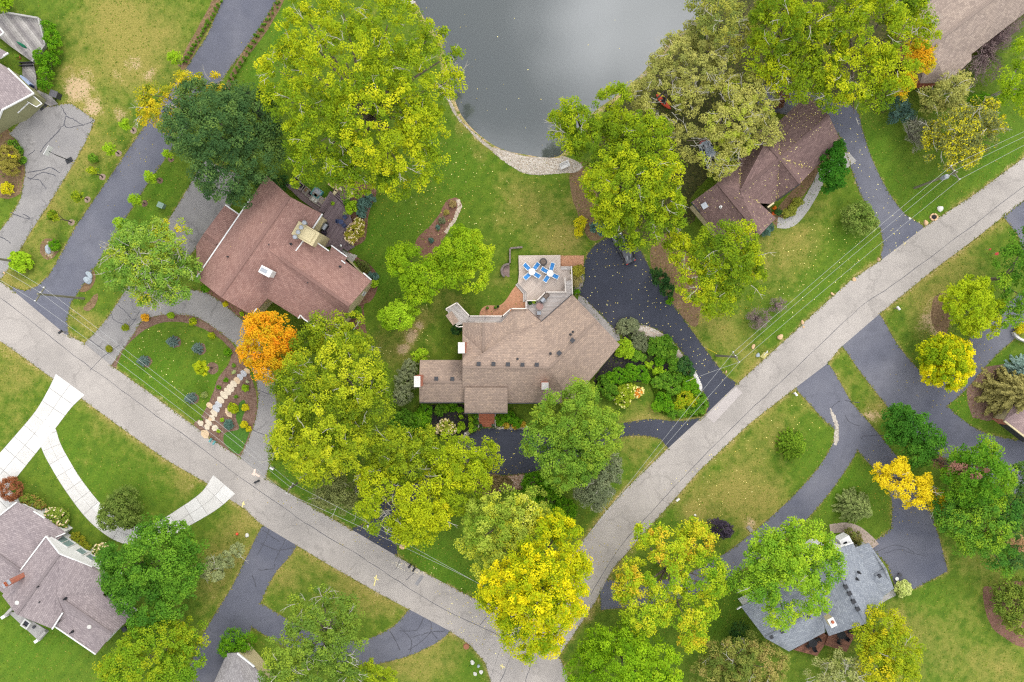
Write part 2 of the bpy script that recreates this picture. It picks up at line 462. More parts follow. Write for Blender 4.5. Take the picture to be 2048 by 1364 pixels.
ROOF_B = mat_roof('red_brown_shingles', C(158, 119, 108), C(170, 131, 119), C(181, 142, 129))
ROOF_C = mat_roof('plum_shingles', C(122, 98, 93), C(138, 111, 105), C(150, 123, 115))
ROOF_D = mat_roof('brown_shingles', C(160, 142, 130), C(178, 158, 144), C(192, 172, 156))
ROOF_E = mat_roof('lilac_grey_shingles', C(150, 137, 137), C(165, 151, 150), C(178, 164, 162))
ROOF_F = mat_roof('blue_grey_shingles', C(138, 144, 152), C(152, 157, 164), C(166, 171, 176))
ROOF_H = mat_roof('grey_shingles', C(150, 144, 142), C(166, 160, 158), C(178, 172, 169))

# ------------------------------------------------------------ lawn, pond, paved ground
road_poly = [(-260,375),(-120,475),(0,563),(25,580),(130,668),(165,684),(225,733),(300,786),(380,846),(440,890),(478,914),(535,960),(590,993),(640,1024),(710,1063),
 (790,1110),(850,1146),(950,1198),(1020,1222),(1075,1205),(1120,1150),(1165,1084),(1205,1030),(1250,980),(1340,893),(1395,842),(1410,830),(1470,772),(1560,690),(1630,625),(1700,562),
 (1765,518),(1845,457),(1950,388),(2048,315),(2300,130),(2300,215),(2048,400),(2010,430),(1960,470),(1860,545),(1760,627),(1680,696),(1655,727),(1588,778),(1500,846),(1400,940),
 (1310,1042),(1225,1138),(1190,1205),(1150,1265),(1118,1312),(1140,1364),(1175,1560),(990,1560),(982,1364),(970,1325),(940,1290),(900,1262),(815,1217),(760,1188),(660,1131),
 (597,1093),(520,1047),(490,1018),(458,998),(415,967),(330,918),(235,850),(160,795),(105,757),(35,706),(0,682),(-120,600),(-260,500)]
pond_poly = smooth([(822,-20),(836,12),(850,38),(880,80),(893,130),(905,185),(925,233),(960,270),(1003,297),(1050,308),(1108,314),(1140,290),(1180,230),(1240,185),(1300,130),(1345,75),(1390,45),(1410,-10),(1420,-150),(1200,-330),(950,-300),(800,-150)], 5)
dirt = [  # px, py, radius, dryness, bareness
 (155,178,34,.9,1.0),(185,215,24,.9,.95),(172,150,22,.7,.6),(240,228,16,.6,.75),(268,128,22,.7,.7),(300,150,20,.6,.6),(235,150,30,.5,.4),(140,140,22,.5,.35),
 (260,90,110,.42,0),(200,60,90,.35,0),(330,70,80,.45,0),(180,250,60,.4,0),(150,330,50,.55,.1),(190,300,40,.45,0),(110,430,50,.55,.15),(60,480,40,.6,.2),(90,400,30,.5,.1),(230,20,50,.3,0),
 (822,672,17,.9,1.0),(806,700,16,.9,.95),(838,650,14,.8,.7),(850,630,20,.6,.3),(800,640,30,.4,0),(760,690,30,.4,.1),(868,690,20,.3,0),(790,720,30,.4,.1),
 (1030,385,50,.5,0),(1080,420,50,.45,0),(1000,440,30,.35,0),(1130,480,30,.6,.3),(1080,485,40,.45,.1),(900,590,40,.4,0),(1000,560,20,.5,.2),
 (1560,520,70,.5,.05),(1600,480,50,.45,0),(1650,400,40,.3,0),(1460,690,50,.5,.1),(1440,650,30,.5,.1),(1500,730,40,.4,0),(1400,640,25,.6,.3),(1390,615,25,.7,.6),
 (1950,460,45,.5,.1),(1900,530,50,.55,.05),(1830,600,40,.5,0),(1995,450,25,.6,.3),(1870,640,40,.9,.8),(1880,600,30,.7,.5),
 (1500,940,100,.42,0),(1420,1010,70,.5,.1),(1560,860,50,.4,0),(1470,980,40,.6,.2),(1620,800,30,.4,0),(1540,1000,40,.45,.1),(1390,1020,25,.6,.2),(1500,1048,18,.8,.7),
 (1700,760,40,.4,0),(1760,810,28,.6,.3),(1680,800,25,.6,.5),(1745,830,20,.8,.7),
 (600,1130,70,.5,.1),(700,1180,60,.55,.1),(770,1210,40,.6,.2),(560,1160,30,.55,.1),(640,1100,30,.4,0),(870,1320,70,.55,.1),(820,1340,50,.5,.1),(900,1285,25,.2,0),
 (470,1050,50,.6,.2),(440,1130,50,.6,.25),(430,1190,40,.6,.2),(500,1030,25,.7,.4),(490,1110,30,.5,.2),
 (40,740,40,.4,.1),(20,790,50,.45,.1),(60,870,40,.35,0),(20,690,24,.8,.6),(260,900,60,.25,0),(220,840,40,.35,0),(330,940,40,.4,.1),(370,965,24,.7,.4),
 (230,40,40,.3,0),(1340,830,50,.4,.1),(1290,840,40,.5,.2),(1280,900,40,.45,.1),(1250,1000,40,.6,.3),(1220,1040,30,.6,.4),(1180,1090,20,.5,.2),
 (1790,1240,22,.7,.6),(1830,1220,80,.28,0),(1900,1300,90,.35,0),(1800,1340,60,.4,0),(2000,1330,60,.5,.1),(1990,1150,50,.4,.1),(1950,1120,40,.4,.1),(1880,1120,18,.8,.6),
 (1160,395,22,.8,.6),(1150,340,14,.7,.5),(1250,1130,25,.4,0),(1180,1230,20,.7,.5),(60,580,40,.6,.15),(20,560,30,.6,.2),(150,630,26,.7,.35),(180,650,24,.7,.3),(160,560,20,.5,.1),
 (955,300,26,.7,.3),(920,260,20,.7,.35),(1130,480,40,.5,.2),(1660,1350,40,.3,0),(1420,1240,30,.2,0)]
lush = [(300,740,90,1.0),(420,760,60,.9),(760,560,60,1.0),(740,470,60,1.0),(640,390,60,.8),(800,450,60,.8),(900,330,90,.7),(860,1120,80,1.0),(900,1160,70,1.0),(560,970,60,1.0),(640,1010,40,1.0),(700,1040,30,.9),
 (1740,300,60,.9),(1770,360,60,.7),(1980,300,90,.9),(1850,400,60,.8),(1700,480,50,.8),(1800,930,90,.4),(1700,980,70,.9),(1620,900,60,.6),(1920,810,50,.9),(1990,740,50,.9),(1480,1200,50,1.0),(1440,1250,40,1.0),
 (1650,590,60,.6),(1560,650,40,.7),(100,1250,120,.8),(60,1300,90,.8),(200,960,60,.6),(130,900,50,.6),(280,970,60,.5),(480,880,40,.9),(520,140,60,1.0),(560,60,60,.9),(480,90,40,.2),(320,370,40,1.0),(290,430,30,1.0),(220,500,40,.8),(1300,1300,60,.7),(1230,950,40,.5),(925,1280,30,.6),(950,1330,30,.6),(900,480,60,.5),(960,640,30,.3),(1380,900,60,.6),(1330,1010,40,.7),(1850,1180,50,.5)]

def make_lawn():
    fx = np.arange(-77, 77.01, .33); fy = np.arange(-52, 52.01, .33)
    far = np.array([85, 100, 130, 200, 400, 900, 2000, 4500.0])
    xs = np.concatenate([-far[::-1], fx, far]); ys = np.concatenate([-far[::-1], fy, far])
    X, Y = np.meshgrid(xs, ys); px = X / S + 1024; py = 682 - Y / S
    dp = segdist(px, py, pond_poly) * S; ins = inpoly(px, py, pond_poly); d = np.where(ins, dp, -dp)
    Z = np.clip(-.25 - .45 * d, -1.8, 0.0)
    dry = np.full(X.shape, .16); bare = np.zeros(X.shape); lu = np.zeros(X.shape)
    for x, y, r, a, b in dirt:
        g = np.exp(-((px - x) ** 2 + (py - y) ** 2) / (r * r) * 1.1)
        dry += a * g * 1.0; bare = np.maximum(bare, b * g)
    for x, y, r, a in lush:
        g = np.exp(-((px - x) ** 2 + (py - y) ** 2) / (r * r) * 1.1); lu = np.maximum(lu, a * g)
    rd = segdist(px, py, road_poly)
    near = (np.abs(px - 1024) < 1120) & (np.abs(py - 682) < 780); e2 = np.full(X.shape, 1e9)
    for pl_ in DRIVES: e2[near] = np.minimum(e2[near], segdist(px[near], py[near], pl_))
    eg = np.exp(-(e2 / 4.5) ** 2); dry += eg * .42; bare = np.maximum(bare, eg * .42)
    edge = np.exp(-(rd / 9) ** 2) * .8; dry += edge * .8; bare = np.maximum(bare, edge * .55)
    shore = np.exp(-((d + .3) / .7) ** 2); dry += shore * .6; bare = np.maximum(bare, shore * .6)
    bare = np.where(d > .1, 1.0, bare)
    dry = np.clip(dry - lu * .35, 0, 1.2)
    ny, nx = X.shape; N = nx * ny
    me = bpy.data.meshes.new('lawn')
    me.vertices.add(N); me.vertices.foreach_set('co', np.stack([X, Y, Z], -1).astype(np.float32).ravel())
    i = np.arange(N).reshape(ny, nx)
    q = np.stack([i[:-1, :-1], i[:-1, 1:], i[1:, 1:], i[1:, :-1]], -1).reshape(-1, 4)
    me.loops.add(q.size); me.loops.foreach_set('vertex_index', q.ravel().astype(np.int32))
    me.polygons.add(len(q)); me.polygons.foreach_set('loop_start', np.arange(0, q.size, 4, dtype=np.int32))
    at = me.color_attributes.new('mask', 'FLOAT_COLOR', 'POINT')
    at.data.foreach_set('color', np.stack([dry, bare, lu, np.ones_like(dry)], -1).astype(np.float32).ravel())
    me.update(); me.validate(); me.materials.append(M_GRASS)
    o = bpy.data.objects.new('lawn', me); COL.objects.link(o); o['kind'] = 'structure'

def pond():
    c = np.mean(np.array(pond_poly), 0)
    mb = MB(); pts = []
    for p in pond_poly:
        v = Vector((p[0] - c[0], p[1] - c[1])); l = v.length; v *= (l + 14) / l
        w = P(c[0] + v.x, c[1] + v.y, 0); pts.append((w.x, w.y, -.25))
    n = len(pts); w = P(c[0], c[1], 0)
    mb.add(pts + [(w.x, w.y, -.25)], [((i + 1) % n, i, n) for i in range(n)])
    o = mb.build('pond_water', M_WATER, kind='structure')
pond()

sheet('road', [road_poly], .034, M_ROAD)
# driveways -------------------------------------------------------------------
dw_left = [(458,-30),(415,70),(370,140),(325,202),(278,268),(215,360),(150,455),(118,515),(98,550),(75,572),(50,582),(20,572),(60,640),(138,678),(134,642),(142,605),(172,562),(232,466),(300,360),(350,290),(400,222),(445,157),(510,70),(572,-30)]
sheet('asphalt_driveway', [dw_left], .022, M_DRIVE)
dw_old = [(18,268),(45,240),(72,217),(98,213),(122,209),(142,207),(190,240),(172,282),(150,322),(120,372),(90,420),(62,462),(40,500),(18,535),(0,560),(-60,640),(-90,600),(-40,500),(0,462),(24,430),(42,396),(51,345),(46,300),(32,278)]
sheet('worn_driveway', [dw_old], .022, M_DRIVE_OLD)
dw_b1 = ribbon([(445,335,80),(415,400,92),(360,475,76),(290,575,60),(235,660,62),(190,715,70)])
dw_b2 = ribbon([(250,634,48),(300,611,46),(350,605,48),(400,609,52),(448,640,48),(494,684,42),(524,738,36),(534,795,36),(529,860,46),(498,955,66)])
sheet('loop_driveway', [dw_b1, dw_b2], .018, M_DRIVE_OLD)
dw_s1 = ribbon([(575,1045,70),(553,1082,80),(522,1130,66),(492,1190,66),(468,1240,78),(432,1310,82),(405,1400,84)])
dw_s2 = ribbon([(890,1215,80),(852,1247,88),(800,1283,66),(720,1306,50),(620,1290,50),(540,1247,50),(490,1215,50)])
sheet('cracked_driveway', [dw_s1, dw_s2], .02, M_DRIVE)
court = smooth([(905,905),(925,882),(942,867),(966,857),(1000,855),(1045,858),(1100,868),(1180,852),(1245,846),(1300,838),(1360,842),(1402,838),(1365,882),(1340,900),(1322,880),(1290,872),(1240,876),(1150,918),(1065,944),(1000,951),(930,956),(860,980),(815,1020),(792,1060),(792,1116),(750,1098),(700,1062),(745,1040),(760,1000),(800,950),(860,918)], 4)
dw_main = smooth([(1222,474),(1198,484),(1177,506),(1168,532),(1169,562),(1158,588),(1200,626),(1237,668),(1245,656),(1272,649),(1302,654),(1340,676),(1370,712),(1386,750),(1397,776),(1410,790),(1417,812),(1408,838),(1440,815),(1476,774),(1447,746),(1402,686),(1342,602),(1302,541),(1282,502),(1258,478)], 4)
sheet('circular_driveway', [court, dw_main], .022, M_DRIVE_NEW)
dw_c = smooth([(1520,165),(1600,182),(1660,188),(1712,220),(1725,260),(1745,320),(1775,380),(1808,426),(1850,460),(1800,500),(1762,524),(1766,482),(1752,440),(1722,390),(1702,335),(1672,262),(1600,235),(1520,215)], 4)
sheet('side_driveway', [dw_c], .022, M_DRIVE)
dw_r1 = ribbon([(1695,628,110),(1725,665,98),(1762,722,92),(1820,792,96),(1872,850,86),(1950,905,88),(2060,940,110)])
dw_r2 = ribbon([(1850,795,80),(1905,755,72),(1970,690,60),(2060,610,64)])
dw_r3 = [(2006,432),(2060,392),(2120,400),(2120,560),(2046,505),(2036,470)]
sheet('wide_driveway', [dw_r1, dw_r2, dw_r3], .02, M_DRIVE)
dw_f1 = ribbon([(1600,730,80),(1628,757,82),(1668,812,68),(1700,860,56),(1668,932,48),(1600,1015,52),(1520,1085,50),(1440,1140,46),(1340,1180,44),(1200,1190,60)])
dw_f2 = ribbon([(1680,825,62),(1760,912,52),(1808,985,56),(1826,1060,90)])
dw_f3 = [(1738,1090),(1770,1068),(1800,1040),(1850,1002),(1868,1040),(1880,1082),(1896,1142),(1828,1178),(1790,1172),(1775,1130)]
sheet('forked_driveway', [dw_f1, dw_f2, dw_f3], .02, M_DRIVE)

DRIVES = [dw_left, dw_old, dw_b1, dw_b2, dw_s1, dw_s2, court, dw_main, dw_c, dw_r1, dw_r2, dw_r3, dw_f1, dw_f2, dw_f3]
make_lawn()

# pale concrete drive in slabs
SLABS = []
def slab_drive(name, runs, mats):
    SLABS.extend(ribbon(r) for r in runs)
    root = bpy.data.objects.new(name, None); COL.objects.link(root); root['kind'] = 'structure'
    sheet('joint_bed', [ribbon([(a, b, w + 1) for a, b, w in r]) for r in runs], .014, M_CONC_G, root)
    for ri, r in enumerate(runs):
        c = smooth(r, 8, False)
        acc = 0; last = 0; cuts = [0]
        for i in range(1, len(c)):
            acc += math.hypot(c[i][0] - c[i-1][0], c[i][1] - c[i-1][1])
            if acc > 27: cuts.append(i); acc = 0
        if cuts[-1] != len(c) - 1: cuts.append(len(c) - 1)
        def side(i, u):
            q, o = c[min(i + 1, len(c) - 1)], c[max(i - 1, 0)]
            dx, dy = q[0] - o[0], q[1] - o[1]; l = math.hypot(dx, dy)
            return (c[i][0] - dy / l * c[i][2] * u, c[i][1] + dx / l * c[i][2] * u)
        for a, b in zip(cuts[:-1], cuts[1:]):
            for u0, u1 in ((-.5, -.008), (.008, .5)):
                idx = list(range(a, b + 1))
                poly = [side(i, u0) for i in idx] + [side(i, u1) for i in idx[::-1]]
                # pull the ends back a little for the joint
                def sh(p, q, t=.035): return (p[0] + (q[0] - p[0]) * t, p[1] + (q[1] - p[1]) * t)
                n = len(idx)
                poly[0], poly[-1] = sh(poly[0], poly[n-1]), sh(poly[-1], poly[n])
                zz = .05 - .014 * (ri == 1) + random.uniform(-.003, .003)
                MB().prism([P(p[0], p[1], .05)[:2] for p in poly], -.05, zz).build('concrete_slab', random.choice(mats), root)
    return root
slab_drive('concrete_driveway', [[(141,768,72),(120,797,58),(92,838,52),(50,890,54),(-30,985,60)],
                                 [(449,968,58),(420,1000,46),(372,1032,40),(310,1066,38),(250,1068,38),(195,1030,40),(148,972,38),(116,920,38),(102,892,38),(92,862,38),(80,836,36)],
                                 [(40,1000,60),(-20,1060,70)]], [M_CONC, M_CONC_B])

# crack seal ribbons, flat on their driveways ----------------------------------
def cracks(name, lines, z, w, parent_name):
    mb = MB()
    for j, ln in enumerate(lines):
        pts = smooth(ln, 5, False, .9); zz = z + .0006 * j
        rib = ribbon([(p[0], p[1], w * random.uniform(.6, 1.25)) for p in pts], 1)
        mb.add([P(p[0], p[1], zz) for p in rib], [(i, i + 1, len(rib) - 2 - i, len(rib) - 1 - i) for i in range(len(rib) // 2 - 1)])
    return mb.build(name, M_SEAL, bpy.data.objects[parent_name])
cracks('crack_sealer', [
  [(540,1052),(528,1085),(515,1110)],[(575,1072),(560,1100),(548,1125)],[(520,1085),(555,1100),(590,1095)],[(515,1140),(545,1138),(548,1128)],[(505,1150),(512,1175)],[(525,1060),(560,1085)],
  [(848,1235),(832,1260),(800,1262)],[(860,1240),(862,1262),(840,1285),(815,1300)],[(800,1255),(822,1280),(820,1305)],[(822,1275),(860,1265),(890,1262)],[(780,1262),(800,1300)],[(862,1262),(875,1278)]], .03, 1.5, 'cracked_driveway')
cracks('crack_sealer', [[(122,212),(132,232),(128,248),(138,255),(165,250)],[(128,248),(112,268),(95,285),(80,305)],[(132,232),(150,240),(165,250)],[(55,345),(85,340),(100,335),(120,345)],
  [(55,355),(80,362),(92,378)],[(60,360),(85,345),(112,352)],[(20,425),(45,435),(60,438)],[(45,428),(60,436)],[(-5,470),(12,480),(22,486)],[(70,300),(55,312)],[(165,250),(180,245),(188,240)]], .03, 1.5, 'worn_driveway')
cracks('crack_sealer', [[(232,608),(250,622),(262,636),(272,640)],[(220,620),(228,640),(245,648)],[(175,678),(195,690),(205,700)],[(280,620),(270,640),(256,655)],[(505,860),(530,870),(548,868)],[(512,780),(545,790)]], .03, 1.0, 'loop_driveway')
cracks('crack_sealer', [[(1768,1108),(1800,1098),(1820,1106),(1850,1112)],[(1690,830),(1700,845),(1720,852)],[(1690,800),(1720,805)],[(1790,870),(1730,872),(1722,880)],[(1662,815),(1680,802)],[(1740,1110),(1790,1090),(1830,1105)]], .035, 1.0, 'forked_driveway')
cracks('crack_sealer', [[(-10,588),(60,640),(150,712),(230,770),(300,822),(380,878),(460,940),(560,1010),(640,1065),(720,1112),(800,1165),(900,1225),(980,1262),(1010,1280)],
  [(1180,1190),(1240,1095),(1320,1005),(1400,920),(1480,840),(1560,765),(1640,690),(1720,615),(1800,560),(1880,500),(1960,440),(2048,372)],
  [(1035,1275),(1015,1330),(1000,1364)],[(1070,1300),(1050,1364)],[(800,1120),(790,1140)],[(828,1146),(812,1160)],[(960,1250),(990,1215)],[(240,690),(205,715),(180,740)]], .0385, .9, 'road')
sheet('patch', [[(1412,832),(1472,774),(1485,785),(1428,846)]], .0385, mat_asphalt('patched_road', C(196,186,180), C(204,196,190), .1, .2), bpy.data.objects['road'])
sheet('patch', [[(842,1150),(848,1153),(835,1172),(829,1168)]], .0395, mat_asphalt('dark_patch', C(150,148,148), C(160,156,156), .1, .2), bpy.data.objects['road'])

def paint_mark(label, c, pts, w):
    mb = MB()
    for j, (a, b) in enumerate(pts):
        rib = ribbon([(a[0], a[1], w), (b[0], b[1], w)], 1)
        mb.add([P(p[0], p[1], .041 + .001 * j) for p in rib], [(0, 1, 2, 3)])
    return tag(mb.build('paint_mark', c), label, 'road marking', 'utility paint marks on the road')
M_YP = mat('yellow_road_paint', C(238, 222, 150), .8, .1, 3); M_PP = mat('pink_road_paint', C(240, 214, 196), .8, .12, 3)
paint_mark('faint yellow utility arrow sprayed on the road below the cracked driveway mouth', M_YP, [((753,1150),(748,1172)),((748,1155),(757,1160))], 2.5)
paint_mark('pale pink utility mark sprayed on the road beside the black dog', M_PP, [((508,946),(519,953)),((504,947),(510,950)),((510,938),(508,948))], 4)
paint_mark('small yellow utility cross sprayed by the road edge near the pale concrete mouth', M_YP, [((488,1003),(484,1015)),((484,1006),(490,1009))], 2.2)
paint_mark('faint tan utility cross sprayed on the road south of the yellow maple', M_YP, [((1000,1331),(1010,1335)),((1004,1328),(1005,1337))], 2)
# ------------------------------------------------------------ houses
def roof_mesh(name, facets, m, parent, th=.16):
    mb = MB(); uv = []; cnt = {}
    def key(p): return (round(p[0], 1), round(p[1], 1), round(p[2], 2))
    for fc in facets:
        ps = [P(*p) for p in fc]
        n = Vector((0, 0, 0))
        for i in range(len(ps)):
            a, b = ps[i], ps[(i + 1) % len(ps)]
            n += Vector(((a.y - b.y) * (a.z + b.z), (a.z - b.z) * (a.x + b.x), (a.x - b.x) * (a.y + b.y)))
        if n.z < 0: ps = ps[::-1]; n = -n; fc = fc[::-1]
        n.normalize()
        u = Vector((0, 0, 1)).cross(n)
        u = u.normalized() if u.length > 1e-4 else Vector((1, 0, 0))
        w = n.cross(u)
        mb.add(ps, [tuple(range(len(ps)))])
        uv += [(p.dot(u), p.dot(w)) for p in ps]
        for i in range(len(fc)):
            e = tuple(sorted((key(fc[i]), key(fc[(i + 1) % len(fc)])))); cnt[e] = cnt.get(e, 0) + 1
    for (a, b), c in cnt.items():
        if c == 1:
            A, B = P(*a), P(*b); d = Vector((0, 0, th))
            mb.add([A, B, B - d, A - d], [(0, 1, 2, 3)]); uv += [(0, 0), (.1, 0), (.1, .1), (0, .1)]
    mb.uv = uv
    return mb.build(name, m, parent)

def inset(poly, d):
    n = len(poly); a = sum(poly[i][0] * poly[(i + 1) % n][1] - poly[(i + 1) % n][0] * poly[i][1] for i in range(n))
    s = 1 if a > 0 else -1; out = []
    for i in range(n):
        p0, p1, p2 = Vector(poly[i-1][:2]), Vector(poly[i][:2]), Vector(poly[(i + 1) % n][:2])
        d1 = (p1 - p0).normalized(); d2 = (p2 - p1).normalized()
        n1 = Vector((-d1.y, d1.x)) * s; n2 = Vector((-d2.y, d2.x)) * s
        b = n1 + n2
        if b.length < .2: b = n1
        b.normalize(); k = d / max(.45, b.dot(n1))
        q = p1 + b * k; out.append((q.x, q.y))
    return out

def walls(parent, outline, m, over=.45, name='wall'):
    ps = [P(*p) for p in outline]
    q = inset([(p.x, p.y) for p in ps], over)
    mb = MB(); n = len(q)
    for i in range(n):
        j = (i + 1) % n
        mb.add([(*q[i], 0), (*q[j], 0), (*q[j], ps[j].z - .14), (*q[i], ps[i].z - .14)], [(0, 1, 2, 3)])
    return mb.build(name, m, parent), q

def caps(parent, lines, m, w=.34, name='ridge_cap'):
    for i_, (a, b) in enumerate(lines):
        A, B = P(*a) + Vector((0, 0, .04 + .013 * i_)), P(*b) + Vector((0, 0, .04 + .013 * i_))
        MB().bar(A, B, w, .07).build(name, m, parent)
def fascia(parent, lines, m, w=.15, name='fascia', h=.2):
    for a, b in lines:
        A, B = P(*a) + Vector((0, 0, .03)), P(*b) + Vector((0, 0, .03))
        MB().bar(A, B, w, h).build(name, m, parent)
def vents(parent, pts, m, size=.42, rz=0.0, name='roof_vent'):
    for p in pts:
        c = P(*p)
        MB().box(c + Vector((0, 0, .08)), (size, size, .26), rz).box(c + Vector((0, 0, .24)), (size * 1.25, size * 1.25, .06), rz).build(name, m, parent)
def pipes(parent, pts, m, r=.09):
    for p in pts:
        c = P(*p); MB().lathe(c - Vector((0, 0, .2)), [(r * 2, 0), (r * 2, .24), (r, .26), (r, .7), (r * .6, .7)], 8).build('vent_pipe', m, parent)
def discs(parent, pts, m, r=.3):
    for p in pts:
        c = P(*p); MB().lathe(c - Vector((0, 0, .2)), [(r * .7, 0), (r * .7, .4), (r, .42), (r, .5), (r * .5, .56)], 14).build('roof_dome_vent', m, parent)
def chimney(parent, px, py, z, sx, sy, rz, m, capm, flue=2, base=0):
    c = P(px, py, z)
    o = MB().box((c.x, c.y, (z + base) / 2), (sx, sy, z - base), rz).build('chimney', m, parent)
    MB().box((c.x, c.y, z + .07), (sx + .02, sy + .02, .12), rz).build('chimney_cap', capm, o)
    for i in range(flue):
        q = Matrix.Rotation(rz, 3, 'Z') @ Vector((0, (i - (flue - 1) / 2) * sy / flue, 0))
        MB().lathe((c.x + q.x, c.y + q.y, z + .14), [(.17, 0), (.17, .16), (.12, .16), (.12, .05)], 10).build('flue', M_COPPER if capm is not M_WHITE else M_GREY, o)
    return o
def wall_window(parent, a, b, z0, z1, t0, t1, frame_m, glass_m, out=.04, mull=1, name='window'):
    """window on the wall that runs a -> b (world xy); t along the wall"""
    a, b = Vector(a), Vector(b); d = b - a; nrm = Vector((d.y, -d.x)).normalized() * out
    p0, p1 = a + d * t0 + nrm, a + d * t1 + nrm
    f = MB()
    for q0, q1, za, zb in ((p0, p1, z0, z0), (p0, p1, z1, z1)):
        f.bar((q0.x, q0.y, za), (q1.x, q1.y, zb), .1, .1)
    for k in range(mull + 2):
        q = p0 + (p1 - p0) * (k / (mull + 1)); f.bar((q.x, q.y, z0), (q.x, q.y, z1), .09, .09)
    o = f.build(name, frame_m, parent)
    for k in range(mull + 1):
        q0 = p0 + (p1 - p0) * (k / (mull + 1)) - nrm * .5; q1 = p0 + (p1 - p0) * ((k + 1) / (mull + 1)) - nrm * .5
        MB().add([(q0.x, q0.y, z0), (q1.x, q1.y, z0), (q1.x, q1.y, z1), (q0.x, q0.y, z1)], [(0, 1, 2, 3)]).build('pane', glass_m, o)
    return o

# --- A: the long tan-roofed house
hA = thing('house', 'sprawling house with tan shingle roof, angled garage wing and brick chimneys', 'house', P(1030, 720, 0))
fA = [[(840,720,3),(926,720,3),(926,763,4.7),(838,763,4.7)], [(838,763,4.7),(928,763,4.7),(928,805,3),(839,805,3)],
 [(925,645,3.2),(967,645,5.0),(967,706,5.0),(925,668,3.6)], [(967,645,5.0),(1003,645,3.2),(1016,658,3.8),(967,706,5.0)],
 [(925,668,3.6),(967,706,5.0),(1016,658,3.8),(1037,657,4.3),(1082,643,3.3),(1099,735,6.2),(925,734,6.2)],
 [(1003,645,3.2),(1025,618,3.0),(1037,657,4.3),(1016,658,3.8)], [(1025,618,3.0),(1055,618,3.0),(1037,657,4.3)], [(1055,618,3.0),(1082,643,3.3),(1037,657,4.3)],
 [(1082,643,3.3),(1144,588,3.0),(1193,640,6.0),(1099,735,6.2)],
 [(1099,735,6.2),(1193,640,6.0),(1240,690,3.0),(1187,752,3.0),(1141,806,3.0)],
 [(925,734,6.2),(1099,735,6.2),(1141,806,3.0),(925,806,3.0)]]
roof_mesh('roof', fA, ROOF_A, hA)
roof_mesh('porch_roof', [[(929,775,4.75),(1015,775,4.75),(1015,826,3.2),(929,826,3.2)]], ROOF_A, hA, .3)
caps(hA, [((838,763,4.7),(926,763,4.7)), ((926,734,6.2),(1099,735,6.2)), ((1099,735,6.2),(1193,640,6.0)), ((967,646,5.0),(967,705,5.0))], ROOF_A, .3)
walls(hA, [(839,720,3),(838,763,4.7),(839,805,3),(928,805,3),(1141,806,3),(1187,752,3),(1240,690,3),(1193,640,6),(1144,588,3),(1082,643,3.3),(1055,618,3),(1025,618,3),(1003,645,3.2),(925,645,3.2),(925,720,3.2)], M_BRICK)
for x in (937, 1007): 
    w = P(x, 822, 3); MB().box((w.x, w.y, 1.5), (.35, .35, 3.0)).build('porch_column', M_RAIL, hA)
vents(hA, [(957.5,727.5,6.1),(987,727.5,6.1),(1016,728.5,6.1),(1045,729,6.1),(1073.5,729,6.1),(873,757,4.6),(905,757.5,4.6)], M_DARK)
vents(hA, [(1118,706,6.1),(1144.5,680.5,6.1)], M_DARK, .45, R(45))
pipes(hA, [(1035,718,5.7),(1101,707,5.6),(1141,669,5.5),(1146,664,5.4)], M_BLACK)
chimney(hA, 834.5, 763, 7.4, .8, 1.4, 0, M_BRICK, M_CONC_B, 0); chimney(hA, 923, 695.5, 7.9, .85, 1.4, 0, M_BRICK, M_CONC_B, 0); chimney(hA, 1090, 772, 7.0, .9, .9, 0, M_BRICK, M_CONC_G, 0, 3)
fascia(hA, [((839,805.4,3),(928,805.4,3)), ((1015,806.4,3),(1141,806.4,3)), ((929,826.3,3.2),(1015,826.3,3.2)), ((1082,643,3.3),(1144,588,3))], M_DARK, .1)
# garage apron
sheet('garage_apron', [[(1158,590),(1168,595),(1238,668),(1240,680),(1230,684),(1155,602)]], .03, M_CONC_G)

# --- B: the red-brown one
hB = thing('house', 'house with broad red-brown shingle roof and white trim beside the orange maple', 'house', P(560, 520, 0))
fB = [[(393,556,4.4),(533,351,4.4),(579,393,7.0),(441,594,7.0)],
 [(441,594,7.0),(579,393,7.0),(645,428,4.4),(618,474,4.3),(537,500,6.0),(535,597,4.0),(504,631,4.0)],
 [(537,500,6.0),(618,474,4.3),(620,474,4.2),(660,503,3.7),(663,491,3.5),(695,514,3.5),(690,521,3.6),(726,549,3.5),(729,545,3.4),(743,561,3.4),(699,612,6.0)],
 [(537,500,6.0),(699,612,6.0),(692,636,4.4),(664,676,3.4),(607,638,3.4),(598,637,3.5),(535,597,4.0)]]
roof_mesh('roof', fB, ROOF_B, hB)
roof_mesh('garage_roof', [[(407,468,3.9),(436,489,4.1),(480,430,2.8),(450,410,2.8)], [(407,468,3.9),(392,492,3.2),(394,550,2.8),(398,552,2.8),(436,489,4.1)]], ROOF_B, hB)
caps(hB, [((441,592,7.0),(579,394,7.0)), ((560,515,6.0),(699,611,6.0)), ((408,469,3.9),(434,488,4.1))], ROOF_B, .38)
fascia(hB, [((393,556,4.4),(501,398,4.4)), ((480,430,2.9),(451,410,2.9)), ((645,428,4.4),(626,457,4.5)), ((592,502,4.9),(611,476,4.5)), ((619,474.5,4.3),(658,502,3.8)), ((663,491,3.6),(694,513.5,3.6)), ((683,521,3.8),(691,527,3.8)),
   ((727,546,3.5),(743,560,3.5)), ((514,617,4.1),(505,629,4.1)), ((597,637,3.6),(601,630,3.6)), ((601,630,3.6),(608,638,3.5)), ((608,638,3.5),(664,675,3.5))], M_WHITE, .16)
